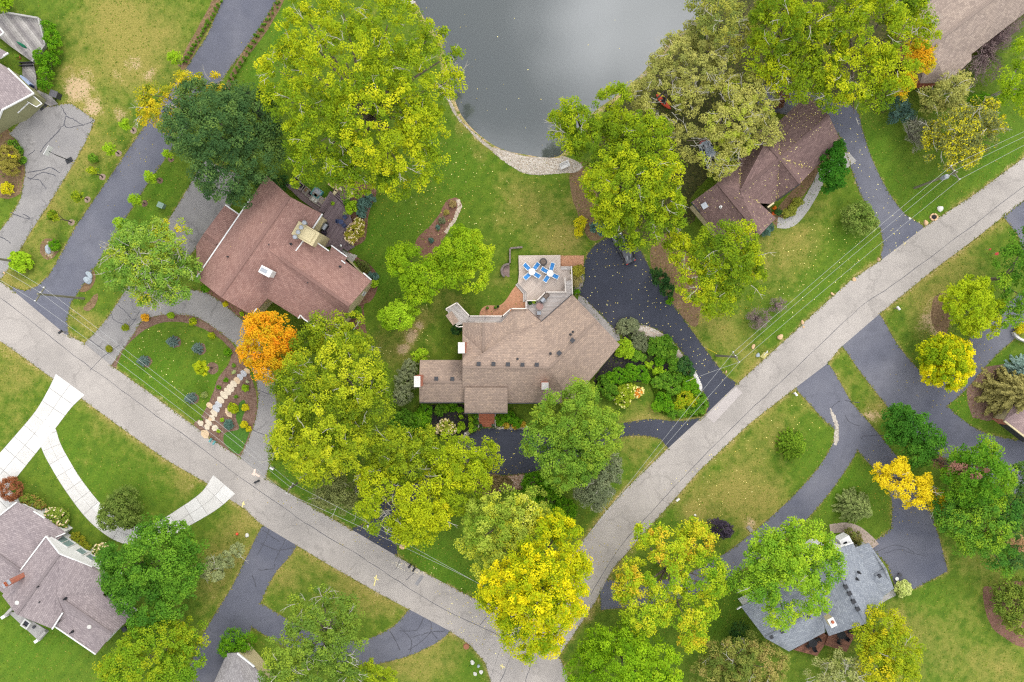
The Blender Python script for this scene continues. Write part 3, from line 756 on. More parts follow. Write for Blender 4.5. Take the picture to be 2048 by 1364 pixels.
wB, qB = walls(hB, [(393,556,4.4),(441,594,7.0),(504,631,4.0),(535,597,4.0),(598,637,3.5),(607,638,3.4),(664,676,3.4),(692,636,4.4),(699,612,6.0),(743,561,3.4),(695,514,3.5),(660,503,3.7),(620,474,4.2),(645,428,4.4),(579,393,7.0),(533,351,4.4)], M_CREAM, .3)
vents(hB, [], M_DARK); pipes(hB, [(582,488,5.2),(457,514,5.6),(617,566,5.1),(680,533,4.2),(540,490,5.8)], M_BLACK, .08)
# white curb box on the roof, chimney with round caps
c = P(536, 544, 6.2); q = R(-28)
o = MB().box(c, (1.45, .85, 1.7), q).build('chimney', M_WHITE, hB); MB().box(c + Vector((0, 0, .9)), (1.6, 1.0, .12), q).build('chimney_cap', M_WHITE, o)
MB().box(c + Vector((-.2, .1, .97)), (.9, .5, .05), q).build('vent_grate', M_GREY, o)
cz = P(611, 467, 5.6)
och = MB().box((cz.x, cz.y, 2.8), (3.2, 2.0, 5.6), R(-30)).build('chimney', M_CREAM, hB)
for i in range(4):
    d = Matrix.Rotation(R(57), 3, 'Z') @ Vector((-1.15 + i * .75, 1.15, 0)); p = P(613, 468, 6.4) + Vector((d.x, d.y, 0))
    MB().lathe((p.x, p.y, 5.3), [(.2, 0), (.2, .7), (.3, .75), (.3, .95), (.16, 1.05)], 12).build('flue', M_GREY, och)
MB().box((cz.x, cz.y, 5.66), (2.3, 1.5, .1), R(-30)).build('chimney_cap', M_CREAM, och)
for k in range(len(qB)):
    a, b = Vector(qB[k]), Vector(qB[(k + 1) % len(qB)])
for t0, t1 in ((.12, .4),):
    wall_window(hB, qB[8], qB[9], 1.0, 2.2, .45, .6, M_WHITE, M_GLASS, .05, 1)

# --- C: the plum roofed one
hC = thing('house', 'plum-brown roofed house with crossing ridges, strewn with fallen leaves', 'house', P(1550, 350, 0))
fC = [[(1560,317,6),(1658,231,6),(1617,188,3.2),(1556,244,3.2)], [(1560,317,6),(1658,231,6),(1683,284,3.2),(1628,338,3.2)],
 [(1560,317,6),(1628,338,3.2),(1600,367,6)], [(1560,317,6),(1600,367,6),(1552,401,3.2)],
 [(1560,317,6),(1552,401,3.2),(1546,408,3.3),(1519,406,4.0),(1480,382,6)], [(1560,317,6),(1480,382,6),(1480,352,4.4),(1531,284,6)],
 [(1480,352,4.4),(1531,284,6),(1500,290,3.4),(1478,320,3.4)], [(1560,317,6),(1531,284,6),(1556,244,3.2)], [(1531,284,6),(1556,244,3.2),(1512,262,3.2),(1500,290,3.4)],
 [(1480,382,6),(1480,352,4.4),(1478,320,3.4),(1452,340,3.4),(1435,366,5.4),(1520,470,5.4),(1552,436,3.4),(1519,406,4.0)],
 [(1435,366,5.4),(1520,470,5.4),(1470,510,3.2),(1382,405,3.2)]]
roof_mesh('roof', fC, ROOF_C, hC)
caps(hC, [((1560,317,6),(1658,231,6)), ((1560,317,6),(1600,367,6)), ((1560,317,6),(1480,382,6)), ((1560,317,6),(1531,285,6)), ((1435,366,5.4),(1519,469,5.4))], ROOF_C, .36)
walls(hC, [(1382,405,3.2),(1435,366,5.4),(1452,340,3.4),(1500,290,3.4),(1512,262,3.2),(1556,244,3.2),(1617,188,3.2),(1658,231,6),(1683,284,3.2),(1628,338,3.2),(1600,367,6),(1552,401,3.2),(1546,408,3.3),(1552,436,3.4),(1520,470,5.4),(1470,510,3.2)], M_CREAM, .4)
discs(hC, [(1494.5,365,5.4)], M_WHITE, .24); vents(hC, [(1408,412,4.0)], M_GREY, .62, R(30), 'skylight'); pipes(hC, [(1441,414,4.6)], M_WHITE, .1)
fascia(hC, [((1535,415,3.5),(1547,406,3.4))], M_CREAM, .22); fascia(hC, [((1382,405,3.2),(1400,425,3.2)), ((1600,368,5.9),(1553,402,3.2))], M_DARK, .12)

# --- D: long roof in the upper right
hD = thing('house', 'house with long plain brown hip roof behind purple-twigged shrubs', 'house', P(1960, 60, 0))
fD = [[(2140,-120,6.4),(1862,92,6.4),(1842,166,3.2),(1893,166,3.2),(1943,120,3.2),(1943,108,3.2),(2200,-90,3.2)], [(1862,92,6.4),(2140,-120,6.4),(2080,-170,3.2),(1800,50,3.2)], [(1862,92,6.4),(1800,50,3.2),(1842,166,3.2)]]
roof_mesh('roof', fD, ROOF_D, hD); caps(hD, [((2140,-120,6.4),(1862,92,6.4)), ((1862,92,6.4),(1842,166,3.2))], ROOF_D, .36)
walls(hD, [(1800,50,3.2),(1842,166,3.2),(1893,166,3.2),(1943,120,3.2),(2200,-90,3.2),(2080,-170,3.2)], M_BRICK, .5)

# --- E: white house, lilac-grey roof
hE = thing('house', 'white-walled house with lilac-grey gable roofs beside the pale concrete drive', 'house', P(110, 1170, 0))
fE = [[(120,1107,5.2),(93,1072,3.7),(42,1140,3.7),(4,1191,3.7),(33,1229,5.2)], [(120,1107,5.2),(185,1133,3.7),(232,1160,3.1),(205,1190,3.1),(114,1192,4.6),(126,1224,3.6),(105,1258,3.6),(33,1229,5.2)],
 [(114,1192,4.6),(225,1268,4.6),(262,1236,2.9),(205,1190,3.1)], [(114,1192,4.6),(126,1224,3.4),(110,1251,2.9),(192,1308,2.9),(225,1268,4.6)]]
roof_mesh('roof', fE, ROOF_E, hE)
roof_mesh('garage_roof', [[(0,1112,3.6),(42,1142,3.6),(118,1078,2.7),(131,1066,2.6),(72,1023,2.6),(34,1004,2.6),(-40,1062,2.6),(-70,1062,3.6)], [(0,1112,3.6),(-70,1062,3.6),(-100,1110,2.6),(14,1192,2.6),(42,1142,3.6)]], ROOF_E, hE)
caps(hE, [((119,1108,5.2),(34,1228,5.2)), ((122,1197,4.6),(224,1267,4.6)), ((-60,1068,3.6),(41,1140,3.6))], ROOF_E, .34)
fascia(hE, [((93,1072,3.7),(42,1140,3.7)), ((105,1258,3.6),(126,1225,3.6)), ((110,1252,2.9),(192,1308,2.9)), ((93,1072,3.75),(120,1107,5.2)), ((120,1107,5.2),(185,1133,3.75)), ((131,1066,2.7),(112,1074,2.8)), ((34,1004,2.6),(-40,1062,2.6)), ((68,1022,2.6),(90,1036,2.6))], M_WHITE, .16)
wE, qE = walls(hE, [(93,1072,3.7),(120,1107,5.2),(185,1133,3.7),(228,1160,3.0),(205,1190,3.0),(105,1258,3.6),(33,1229,5.2),(4,1191,3.7)], M_WHITE, .25)
walls(hE, [(131,1066,2.6),(72,1023,2.6),(34,1004,2.6),(-40,1062,2.6),(-100,1110,2.6),(14,1192,2.6),(42,1142,2.6),(93,1100,2.6)], M_WHITE, .4)
walls(hE, [(200,1192,2.9),(262,1236,2.9),(225,1268,4.5),(192,1308,2.9),(110,1251,2.9)], M_WHITE, .4)
def win_on(parent, q, i, z0, z1, t0, t1, **k):
    a, b = Vector(q[i]), Vector(q[(i + 1) % len(q)])
    cen = Vector((sum(p[0] for p in q) / len(q), sum(p[1] for p in q) / len(q)))
    d = b - a; nr = Vector((d.y, -d.x))
    if nr.dot((a + b) / 2 - cen) < 0: a, b = b, a; t0, t1 = 1 - t1, 1 - t0
    return wall_window(parent, a, b, z0, z1, t0, t1, M_WHITE, M_GLASS, .06, **k)
win_on(hE, qE, 0, 1.2, 2.9, .2, .85); win_on(hE, qE, 1, 1.2, 2.5, .12, .4, mull=0); win_on(hE, qE, 1, 1.2, 2.4, .5, .78, mull=0)
chimney(hE, 14, 1167, 6.6, 1.1, .6, R(35), M_BRICK, M_GREY, 2, 2); discs(hE, [(37,1204,4.6),(181,1252,3.8)], M_CONC_B, .3); pipes(hE, [(79,1172,5.0),(83,1202,4.4),(131,1197,4.5),(144,1264,3.4)], M_BLACK, .09)
vents(hE, [(250,1257,2.7)], M_BLACK, .5, R(35))
# side stoop of E with two short steps and a window well
sE = thing('side_terrace', 'small tan terrace with two white stair posts and a window well', 'terrace', P(70, 1250, 0))
MB().prism([P(x, y, 0)[:2] for x, y in ((18,1225),(35,1222),(98,1262),(80,1282))], -.05, .12).build('slab', M_CONC_G, sE)
for (a, b) in (((26,1215),(10,1232)), ((93,1262),(76,1280))):
    MB().bar(P(a[0], a[1], .35), P(b[0], b[1], .35), .35, .6).build('stair_flank', M_CONC_G, sE)
    MB().box(P(b[0], b[1], .5), (.55, .4, .9), R(35)).build('post', M_WHITE, sE)
w = P(53, 1247, .25); wf = MB()
for dx, dy, sx, sy in ((0,.45,1.2,.2),(0,-.45,1.2,.2),(.5,0,.2,.72),(-.5,0,.2,.72)):
    v = Matrix.Rotation(R(55), 3, 'Z') @ Vector((dx, dy, 0)); wf.box((w.x + v.x, w.y + v.y, .28), (sx, sy, .34), R(55))
wf.build('window_well', M_CONC_B, sE); MB().box((w.x, w.y, .2), (.82, .7, .04), R(55)).build('well_cover', M_GLASS_D, sE)
pl = P(68, 1254, .3); MB().lathe((pl.x, pl.y, .1), [(.15, 0), (.22, .3), (.18, .3)], 10).build('plant_pot', M_DARK, sE)

# --- F: blue-grey roof
hF = thing('house', 'house with blue-grey shingle roof and low garage roof beside the forked drive', 'house', P(1680, 1180, 0))
fF = [[(1655,1100,5.8),(1705,1085,3.6),(1767,1195,3.6),(1733,1247,5.8)], [(1655,1100,5.8),(1733,1247,5.8),(1658,1272,3.6),(1628,1205,3.6),(1605,1118,3.6)],
 [(1530,1276,5.0),(1640,1216,5.0),(1651,1264,3.2),(1578,1303,3.2)], [(1530,1276,5.0),(1640,1216,5.0),(1612,1150,3.2),(1482,1213,3.2)]]
roof_mesh('roof', fF, ROOF_F, hF)
roof_mesh('garage_roof', [[(1698,1100,3),(1738,1086,3),(1773,1137,3.6),(1726,1160,3.6)], [(1726,1160,3.6),(1773,1137,3.6),(1788,1177,3),(1750,1205,3)]], ROOF_F, hF)
caps(hF, [((1656,1101,5.8),(1732,1246,5.8)), ((1531,1275,5.0),(1640,1216,5.0)), ((1749,1150,3.6),(1772,1137,3.6))], ROOF_F, .34)
wF, qF = walls(hF, [(1605,1118,3.6),(1655,1100,5.8),(1705,1085,3.6),(1767,1195,3.6),(1733,1247,5.8),(1658,1272,3.6)], M_WHITE, .25)
walls(hF, [(1482,1213,3.2),(1612,1150,3.2),(1651,1264,3.2),(1578,1303,3.2),(1530,1276,5.0)], M_WHITE, .4); walls(hF, [(1722,1104,3),(1738,1086,3),(1773,1137,4.2),(1788,1177,3),(1767,1193,3)], M_WHITE, .2)
vents(hF, [(1694,1187,5.6),(1701,1203,5.6),(1714,1219,5.6)] and [(1690,1173,5.7),(1697.5,1186,5.7),(1705.5,1202,5.7),(1714,1217,5.7)], M_BLACK, .42, R(-62)); vents(hF, [(1757.5,1151,4.1),(1542,1273,4.9),(1563,1262,4.9),(1616,1232,4.9)], M_BLACK, .36, R(-60))
pipes(hF, [(1718,1145,5.0),(1688,1158,5.3),(1714,1158,4.9)], M_BLACK, .1)
c = P(1660, 1241, 5.6); o = MB().box(c, (.75, 1.15, 1.2), R(28)).build('chimney', M_CREAM, hF); MB().box(c + Vector((0, 0, .63)), (.85, 1.25, .08), R(28)).build('chimney_cap', M_CONC, o); MB().lathe(c + Vector((0, .1, .6)), [(.2, 0), (.2, .25), (.12, .25)], 10).build('flue', M_COPPER, o)
fascia(hF, [((1655,1100,5.8),(1705,1085,3.65)), ((1482,1213,3.2),(1474,1218,3.0))], M_WHITE, .15)
# little white dormer of F beside the tree
p = P(1689, 1085, 2.6); dm = MB().box(p, (1.9, 1.5, 1.6), R(-62)).build('dormer', M_WHITE, hF); MB().box(p + Vector((-.15, -.1, .82)), (.9, .5, .05), R(-62)).build('skylight', M_GLASS_D, dm)

# --- G: top-left house
hG = thing('house', 'house with sage green garage wall and plum roof beside the worn grey drive', 'house', P(20, 200, 0))
roof_mesh('roof', [[(5,220,4.6),(68,187,2.9),(17,137,2.9),(-60,90,4.2),(-60,180,4.6)], [(5,220,4.6),(-60,180,4.6),(-70,280,2.9),(-2,238,2.9)]], ROOF_E, hG)
roof_mesh('bay_roof', [[(0,56,3.2),(8,66,3.0),(-30,90,3.6),(-40,40,3.6)], [(-30,80,4.0),(17,106,2.9),(-5,118,3.4),(-40,110,4.0)]], ROOF_E, hG)
fascia(hG, [((68,187,2.95),(5,220,4.65)), ((5,220,4.65),(-2,238,2.95)), ((68,187,2.9),(17,137,2.9)), ((0,56,3.2),(8,66,3.0)), ((17,106,2.9),(0,117,3.1)), ((8,66,3.0),(0,72,3.2))], M_WHITE, .17)
wG, qG = walls(hG, [(68,187,2.9),(5,220,4.6),(-2,238,2.9),(-70,280,2.9),(-60,90,2.9),(17,137,2.9)], M_GREENSID, .1)
a, b = Vector(qG[1]), Vector(qG[0]); d = (b - a).normalized(); nr = Vector((-d.y, d.x)); nr = nr if nr.dot(a) < 0 else -nr
m0, m1 = a + d * .5, b - d * .6
gd = MB(); gd.bar((m0.x + nr.x * .06, m0.y + nr.y * .06, 1.15), (m1.x + nr.x * .06, m1.y + nr.y * .06, 1.15), .08, 2.2); gdo = gd.build('garage_door', M_GREENSID, hG)
MB().bar((m0.x + nr.x * .09, m0.y + nr.y * .09, 2.3), (m1.x + nr.x * .09, m1.y + nr.y * .09, 2.3), .1, .12).build('door_trim', M_WHITE, gdo)
aw = [P(51,201,2.5), P(66,191,2.5), P(84,207,2.3), P(73,214,2.3)]
for q0, q1 in zip(aw, aw[1:] + aw[:1]): MB().bar(q0, q1, .1, .12).build('awning_rail', M_WHITE, hG)
MB().add([v - Vector((0, 0, .04)) for v in aw], [(0, 1, 2, 3)]).build('awning_panel', M_GREENSID, hG)

# --- H and I at the frame's edge
hH = thing('house', 'grey-roofed garage end tucked under the clipped green conifers', 'house', P(470, 1370, 0))
roof_mesh('roof', [[(454,1307,3.2),(475,1306,4.0),(505,1450,5.2),(395,1440,3.0),(428,1364,3.0)], [(475,1306,4.0),(508,1333,3.2),(560,1400,3.2),(505,1450,5.2)]], ROOF_H, hH); fascia(hH, [((475,1306,4.0),(509,1333,3.3))], M_WHITE, .2)
walls(hH, [(454,1307,3.0),(475,1306,3.9),(508,1333,3.1),(560,1400,3.1),(505,1450,5),(395,1440,2.9)], M_CREAM, .25)
pt = sheet('tan_terrace', [[(505,1318),(522,1322),(520,1340),(508,1336)]], .03, mat('tan_paving', C(206,164,118), .9, .1, 3))
hI = thing('house', 'pinkish-brown roofed garage with brick corner facing the wide drive', 'house', P(2070, 860, 0))
roof_mesh('roof', [[(2008,842,2.9),(2090,905,2.9),(2200,860,5.0),(2110,770,5.0)], [(2008,842,2.9),(2110,770,5.0),(2090,740,3.2),(2040,790,3.0)]], mat_roof('pink_brown_shingles', C(164,140,136), C(176,150,146), C(188,162,156)), hI)
fascia(hI, [((2008,842,2.9),(2090,905,2.9))], M_CREAM, .22)
wI, qI = walls(hI, [(2008,842,2.9),(2090,905,2.9),(2200,860,3.0),(2110,770,3.0),(2040,790,2.9)], M_CREAM, .35)
a, b = Vector(qI[0]), Vector(qI[1]); d = (b - a).normalized(); nr = Vector((-d.y, d.x)); nr = nr if nr.dot(a) < 0 else -nr
for t0, t1, m, nm in ((0, .17, M_BRICK, 'brick_pier'), (.18, .8, M_DARK, 'garage_door')):
    q0, q1 = a + (b - a) * t0 + nr * .08, a + (b - a) * t1 + nr * .08
    MB().bar((q0.x, q0.y, 1.2), (q1.x, q1.y, 1.2), .12, 2.4).build(nm, m, hI)
# ------------------------------------------------------------ trees and shrubs
LK = 0.97
def pal(*cs): return np.array([C(*c, k=LK) for c in cs])
GREEN_Y = pal((86,110,30),(112,136,34),(144,160,36),(174,182,40),(200,198,46))
COTTON = pal((84,112,30),(114,140,32),(146,164,32),(176,184,34),(206,200,40))
BRIGHT = pal((92,132,26),(122,160,30),(150,182,34),(172,194,44))
DARKG = pal((58,86,50),(74,104,58),(92,120,62),(116,138,62),(164,166,58))
DEEP = pal((36,62,36),(50,84,42),(64,98,48),(80,110,50))
MID = pal((66,106,30),(86,128,36),(106,146,44),(128,160,48))
OLIVE = pal((120,124,66),(144,144,76),(166,162,82),(182,176,88),(150,156,60))
PALE = pal((132,138,70),(158,158,82),(180,176,94),(156,166,60))
YELLOW = pal((104,136,26),(144,164,28),(190,190,28),(226,210,28),(244,226,44))
ORANGE = pal((158,158,36),(200,164,34),(224,170,36),(232,154,36),(232,130,36))
YGO = pal((96,136,34),(124,158,36),(154,178,38),(184,192,42),(200,188,46),(216,166,56))
YELG = pal((112,136,30),(140,160,32),(170,182,34),(206,204,38))
SILV = pal((118,140,76),(146,164,96),(168,182,112),(180,190,80),(150,166,60))
GREYG = pal((106,116,84),(126,134,98),(142,148,108),(116,126,80))
HEDGE = pal((66,112,24),(84,132,26),(102,148,30),(120,160,34))
LIME = pal((128,166,34),(150,184,40),(170,196,48))
GOLD = pal((186,176,30),(206,194,36),(176,180,36))
RUST = pal((122,76,52),(146,92,62),(160,106,72))
PURP = pal((58,52,62),(74,66,78),(88,78,90))
TWIGP = pal((122,104,104),(140,120,118),(154,134,130))
BLUEG = pal((70,96,84),(88,118,104),(108,138,124))
TEAL = pal((124,152,142),(146,172,160),(164,186,174))
BROWNG = pal((92,112,48),(118,130,58),(144,146,70),(172,154,92),(104,122,50))
FLOWC = pal((236,222,170),(240,228,196),(232,196,168),(228,214,130))

GAPS = [(1319,194,20),(1333,210,20),(1309,186,15),(1409,289,17),(1418,304,13),(1424,318,10),(1258,516,20),(1884,12,20)]   # natural openings between crowns
def leaf_mesh(name, pos, nor, size, col, parent=None, m=None, aspect=.62):
    """one mesh of folded leaf sprays: pos, nor (n,3), size (n,), col (n,3)"""
    n = len(pos)
    nor = nor / (np.linalg.norm(nor, axis=1, keepdims=True) + 1e-9)
    r = rng.normal(size=(n, 3)); t = np.cross(nor, r); t /= np.linalg.norm(t, axis=1, keepdims=True) + 1e-9
    b = np.cross(nor, t); s = size[:, None]
    v = np.stack([pos - t * s * .5 - nor * s * .08, pos + b * s * .5 * aspect + nor * s * .05, pos + t * s * .5 - nor * s * .12, pos - b * s * .5 * aspect + nor * s * .05], 1)
    off = np.zeros(3); q = parent
    while q is not None: off += np.array(q.location); q = q.parent
    v = (v - off).reshape(-1, 3).astype(np.float32)
    me = bpy.data.meshes.new(name)
    me.vertices.add(4 * n); me.vertices.foreach_set('co', v.ravel())
    me.loops.add(4 * n); me.loops.foreach_set('vertex_index', np.arange(4 * n, dtype=np.int32))
    me.polygons.add(n); me.polygons.foreach_set('loop_start', np.arange(0, 4 * n, 4, dtype=np.int32))
    c4 = np.ones((n, 4, 4), np.float32); c4[:, :, :3] = col[:, None, :]
    at = me.color_attributes.new('col', 'FLOAT_COLOR', 'POINT'); at.data.foreach_set('color', c4.ravel())
    me.update(); me.materials.append(m or M_LEAF)
    o = bpy.data.objects.new(name, me); COL.objects.link(o)
    if parent: o.parent = parent
    return o

def pick(palette, t):
    t = np.clip(t, 0, .9999) * (len(palette) - 1); i = t.astype(int); f = (t - i)[:, None]
    return palette[i] * (1 - f) + palette[i + 1] * f

def dirs(n, zmin=-1.0):
    z = rng.uniform(zmin, 1, n); a = rng.uniform(0, 2 * np.pi, n); r = np.sqrt(1 - z * z)
    return np.stack([r * np.cos(a), r * np.sin(a), z], 1)

def clumps_to_leaves(cl, rc, per, ls, palette, tint, flat=.6, jit=.16):
    """cl (k,3) clump centres, rc (k,) radii"""
    k = len(cl); n = k * per; idx = np.repeat(np.arange(k), per)
    u = dirs(n, -.55); rr = rng.uniform(.15, 1, n) ** .55
    pos = cl[idx] + u * (rc[idx] * rr)[:, None] * np.array([1, 1, flat])
    nor = u * .55 + np.array([0, 0, .75]) + rng.normal(size=(n, 3)) * .3
    size = ls * rng.uniform(.65, 1.35, n)
    t = tint[idx] + rng.normal(size=n) * jit
    col = pick(palette, t) * rng.uniform(.92, 1.09, n)[:, None]
    return pos, nor, size, np.clip(col, 0, .95)

def tree(name, label, cat, lobes, h, palette, k=1.9, rc=.7, per=56, ls=.25, twigs=0, twig_m=None, group=None, bark=None, base=None, spread=.5, jit=.06, low=.34, open_=.0):
    xs = np.array([l[0] for l in lobes], float); ys = np.array([l[1] for l in lobes], float); rs = np.array([l[2] for l in lobes], float)
    wt_ = rs ** 2; cx, cy = (xs * wt_).sum() / wt_.sum(), (ys * wt_).sum() / wt_.sum()
    dist = np.hypot(xs - cx, ys - cy); dmax = max(dist.max(), rs.max())
    zc = h * (.70 - .20 * dist / dmax)
    g = P(cx, cy, h * .6); g.z = 0
    if base: g = P(base[0], base[1], 0)
    root = thing(name, label, cat, g, group)
    CL = []; RC = []; TI = []; cen = []
    for x, y, r, z in zip(xs, ys, rs, zc):
        c = P(x, y, z); Rw = r * S * (1 - z / H); hz = min(Rw * .8, h * low); cen.append((c, Rw, hz))
        n = max(4, int(k * 1.25 * (Rw / rc) ** 2))
        u = dirs(n, -.35); shell = np.where(rng.random(n) < .78, rng.uniform(.74, 1.0, n), rng.uniform(.3, .75, n))
        e = max(.2, Rw - rc * .55)
        md_ = rng.random(n) < .26; ro = np.sqrt(rng.random(n)); an_ = rng.uniform(0, 2 * np.pi, n)     # even cover seen from above
        u2 = np.stack([ro * np.cos(an_), ro * np.sin(an_), np.sqrt(1 - ro * ro) * rng.uniform(.72, 1, n)], 1); u = np.where(md_[:, None], u2, u); shell = np.where(md_, 1.0, shell)
        p = np.array(c) + u * shell[:, None] * np.array([e, e, hz])
        lt = rng.uniform(.5 - spread, .5 + spread)
        CL.append(p); RC.append(rc * rng.uniform(.62, 1.3, n)); TI.append(.45 * lt + .55 * rng.random(n) - .07)
    CL = np.concatenate(CL); RC = np.concatenate(RC); TI = np.concatenate(TI)
    keep = np.ones(len(CL), bool); kf = S * (1 - CL[:, 2] / H); ax, ay = CL[:, 0] / kf + 1024, 682 - CL[:, 1] / kf
    for hx, hy, hr in GAPS: keep &= np.hypot(ax - hx, ay - hy) > hr
    CL, RC, TI = CL[keep], RC[keep], TI[keep]
    if open_:
        # thin out so that the ground shows through in patches
        ph = rng.uniform(0, 6.28, 3); w = np.sin(CL[:, 0] * .9 + ph[0]) + np.sin(CL[:, 1] * .8 + ph[1]) + np.sin((CL[:, 0] + CL[:, 1]) * .45 + ph[2])
        keep = w > np.quantile(w, open_); CL, RC, TI = CL[keep], RC[keep], TI[keep]
    leaf_mesh('crown', *clumps_to_leaves(CL, RC, per, ls, palette, TI, jit=jit), parent=root)
    bm_ = bark or M_BARK; mb = MB(); tr = max(.08, h * .024)
    top = np.array([sum(c[0][i] for c in cen) / len(cen) for i in range(3)])
    fork = Vector((g.x * .6 + top[0] * .4, g.y * .6 + top[1] * .4, h * .3))
    mb.tube([g, (g + fork) / 2 + Vector((.1, .05, 0)), fork], [tr * 1.35, tr, tr * .85], 8)
    for c, Rw, hz in cen:
        e = Vector(c) + Vector((0, 0, hz * .4)); md = (fork + e) / 2 + Vector((random.uniform(-.5, .5), random.uniform(-.5, .5), .4))
        mb.tube([fork, md, e], [tr * .6, tr * .38, tr * .12], 6)
    mb.build('trunk', bm_, root)
    if twigs:
        tb = MB()
        for i in range(int(twigs * .6)):
            c, Rw, hz = random.choice(cen); u = dirs(1, .25)[0]
            a = Vector(c) + Vector((u[0] * Rw * .45, u[1] * Rw * .45, hz * (.25 + .55 * u[2])))
            ln = random.uniform(.8, 2.4); an = math.atan2(u[1], u[0]) + random.uniform(-.8, .8)
            pts = [a]; q = a
            for s_ in range(3):
                an += random.uniform(-.45, .45); q = q + Vector((math.cos(an), math.sin(an), .35)) * ln / 3; pts.append(q)
            tb.tube(pts, [.045, .036, .026, .012], 4, False)
            for s_ in range(2):
                p0 = pts[1 + s_]; a2 = an + random.choice((-1, 1)) * random.uniform(.5, 1)
                tb.tube([p0, p0 + Vector((math.cos(a2), math.sin(a2), .3)) * ln * .3], [.03, .012], 3, False)
        tb.build('bare_branches', twig_m or M_BARK_L, root)['kind'] = 'stuff'
    return root

def shrub(name, label, lobes, h, palette, cat='shrub', group=None, ls=.2, rc=.3, per=26, k=2.2, flowers=None, nfl=60, spread=.35, twiggy=False):
    """low plant standing on the ground; one top-level mesh, flower heads as a child"""
    x0 = sum(l[0] for l in lobes) / len(lobes); y0 = sum(l[1] for l in lobes) / len(lobes)
    g = P(x0, y0, h * .5); g.z = 0
    root = thing(name, label, cat, g, group)
    CL, RC, TI = [], [], []; shells = []
    for x, y, r in lobes:
        z = h * .5; c = np.array(P(x, y, z)); Rw = r * S * (1 - z / H); q = min(rc, Rw * .5)
        n = max(6, int(k * 1.4 * (Rw / q) ** 2)); u = dirs(n, -.5)
        sh = rng.uniform(.7, 1.0, n); e = max(.05, Rw - q * .6)
        CL.append(c + u * sh[:, None] * np.array([e, e, h * .48])); RC.append(q * rng.uniform(.7, 1.25, n)); TI.append(.4 * rng.uniform(.5 - spread, .5 + spread) + .6 * rng.random(n))
        shells.append((c, Rw))
    CL = np.concatenate(CL); RC = np.concatenate(RC); TI = np.concatenate(TI); CL[:, 2] = np.maximum(CL[:, 2], .06)
    leaf_mesh('foliage', *clumps_to_leaves(CL, RC, per, ls, palette, TI, .8), parent=root)
    st = MB()
    for c, Rw in shells:
        for i in range(3):
            a = random.uniform(0, 6.28); st.tube([(g.x, g.y, 0), (c[0] + math.cos(a) * Rw * .5, c[1] + math.sin(a) * Rw * .5, h * .8)], [.04, .015], 4, False)
    st.build('stem', M_BARK, root)
    if flowers is not None:
        ps = []
        for c, Rw in shells:
            u = dirs(max(8, nfl // len(shells)), .05); ps.append(c + u * np.array([Rw * .98, Rw * .98, h * .54]))
        ps = np.concatenate(ps)
        leaf_mesh('flower_heads', *clumps_to_leaves(ps, np.full(len(ps), .13), 9, .15, flowers, rng.random(len(ps)), .8), parent=root)['kind'] = 'stuff'
    if twiggy:
        tb = MB()
        for c, Rw in shells:
            for i in range(60):
                u = dirs(1, .0)[0]; a = Vector((g.x, g.y, .1)); e = Vector(c) + Vector((u[0] * Rw * 1.05, u[1] * Rw * 1.05, abs(u[2]) * h * .6))
                tb.tube([a, (a + e) / 2 + Vector((0, 0, .2)), e], [.03, .02, .008], 3, False)
        tb.build('bare_twigs', twiggy if not isinstance(twiggy, bool) else M_BARK_L, root)['kind'] = 'stuff'
    return root

def conifer(name, label, px, py, r, h, palette, base=None, cat='conifer', group=None, ls=.22, dens=1.0, drop=.25):
    g = P(*(base or (px, py)), 0) if base else P(px, py, h * .4)
    g.z = 0; root = thing(name, label, cat, g, group); Rw = r * S
    POS, NOR = [], []
    nb = int(60 * dens + 26 * Rw)
    for i in range(nb):
        f = (i / nb) ** 1.15; z = h * (.08 + .9 * f); rad = Rw * (1 - f) ** .85 * rng.uniform(.78, 1.1); a = i * 2.39996 + rng.uniform(-.2, .2)
        n = max(6, int(rad / ls * 9)); t = rng.uniform(.12, 1, n) ** .7
        w = rng.normal(size=n) * .11 * rad * (1.15 - t)
        x = g.x + np.cos(a) * rad * t - np.sin(a) * w; y = g.y + np.sin(a) * rad * t + np.cos(a) * w
        zz = z - drop * rad * t + rng.normal(size=n) * .03
        POS.append(np.stack([x, y, np.maximum(zz, .05)], 1)); NOR.append(np.stack([np.cos(a) * .5 + 0 * x, np.sin(a) * .5 + 0 * x, 1 + 0 * x], 1) + rng.normal(size=(n, 3)) * .35)
    pos = np.concatenate(POS); nor = np.concatenate(NOR); n = len(pos)
    leaf_mesh('crown', pos, nor, ls * rng.uniform(.7, 1.3, n), pick(palette, rng.random(n)), parent=root, aspect=.5)
    MB().tube([g, g + Vector((0, 0, h * .95))], [.03 + h * .012, .015], 6).build('trunk', M_BARK, root)
    return root

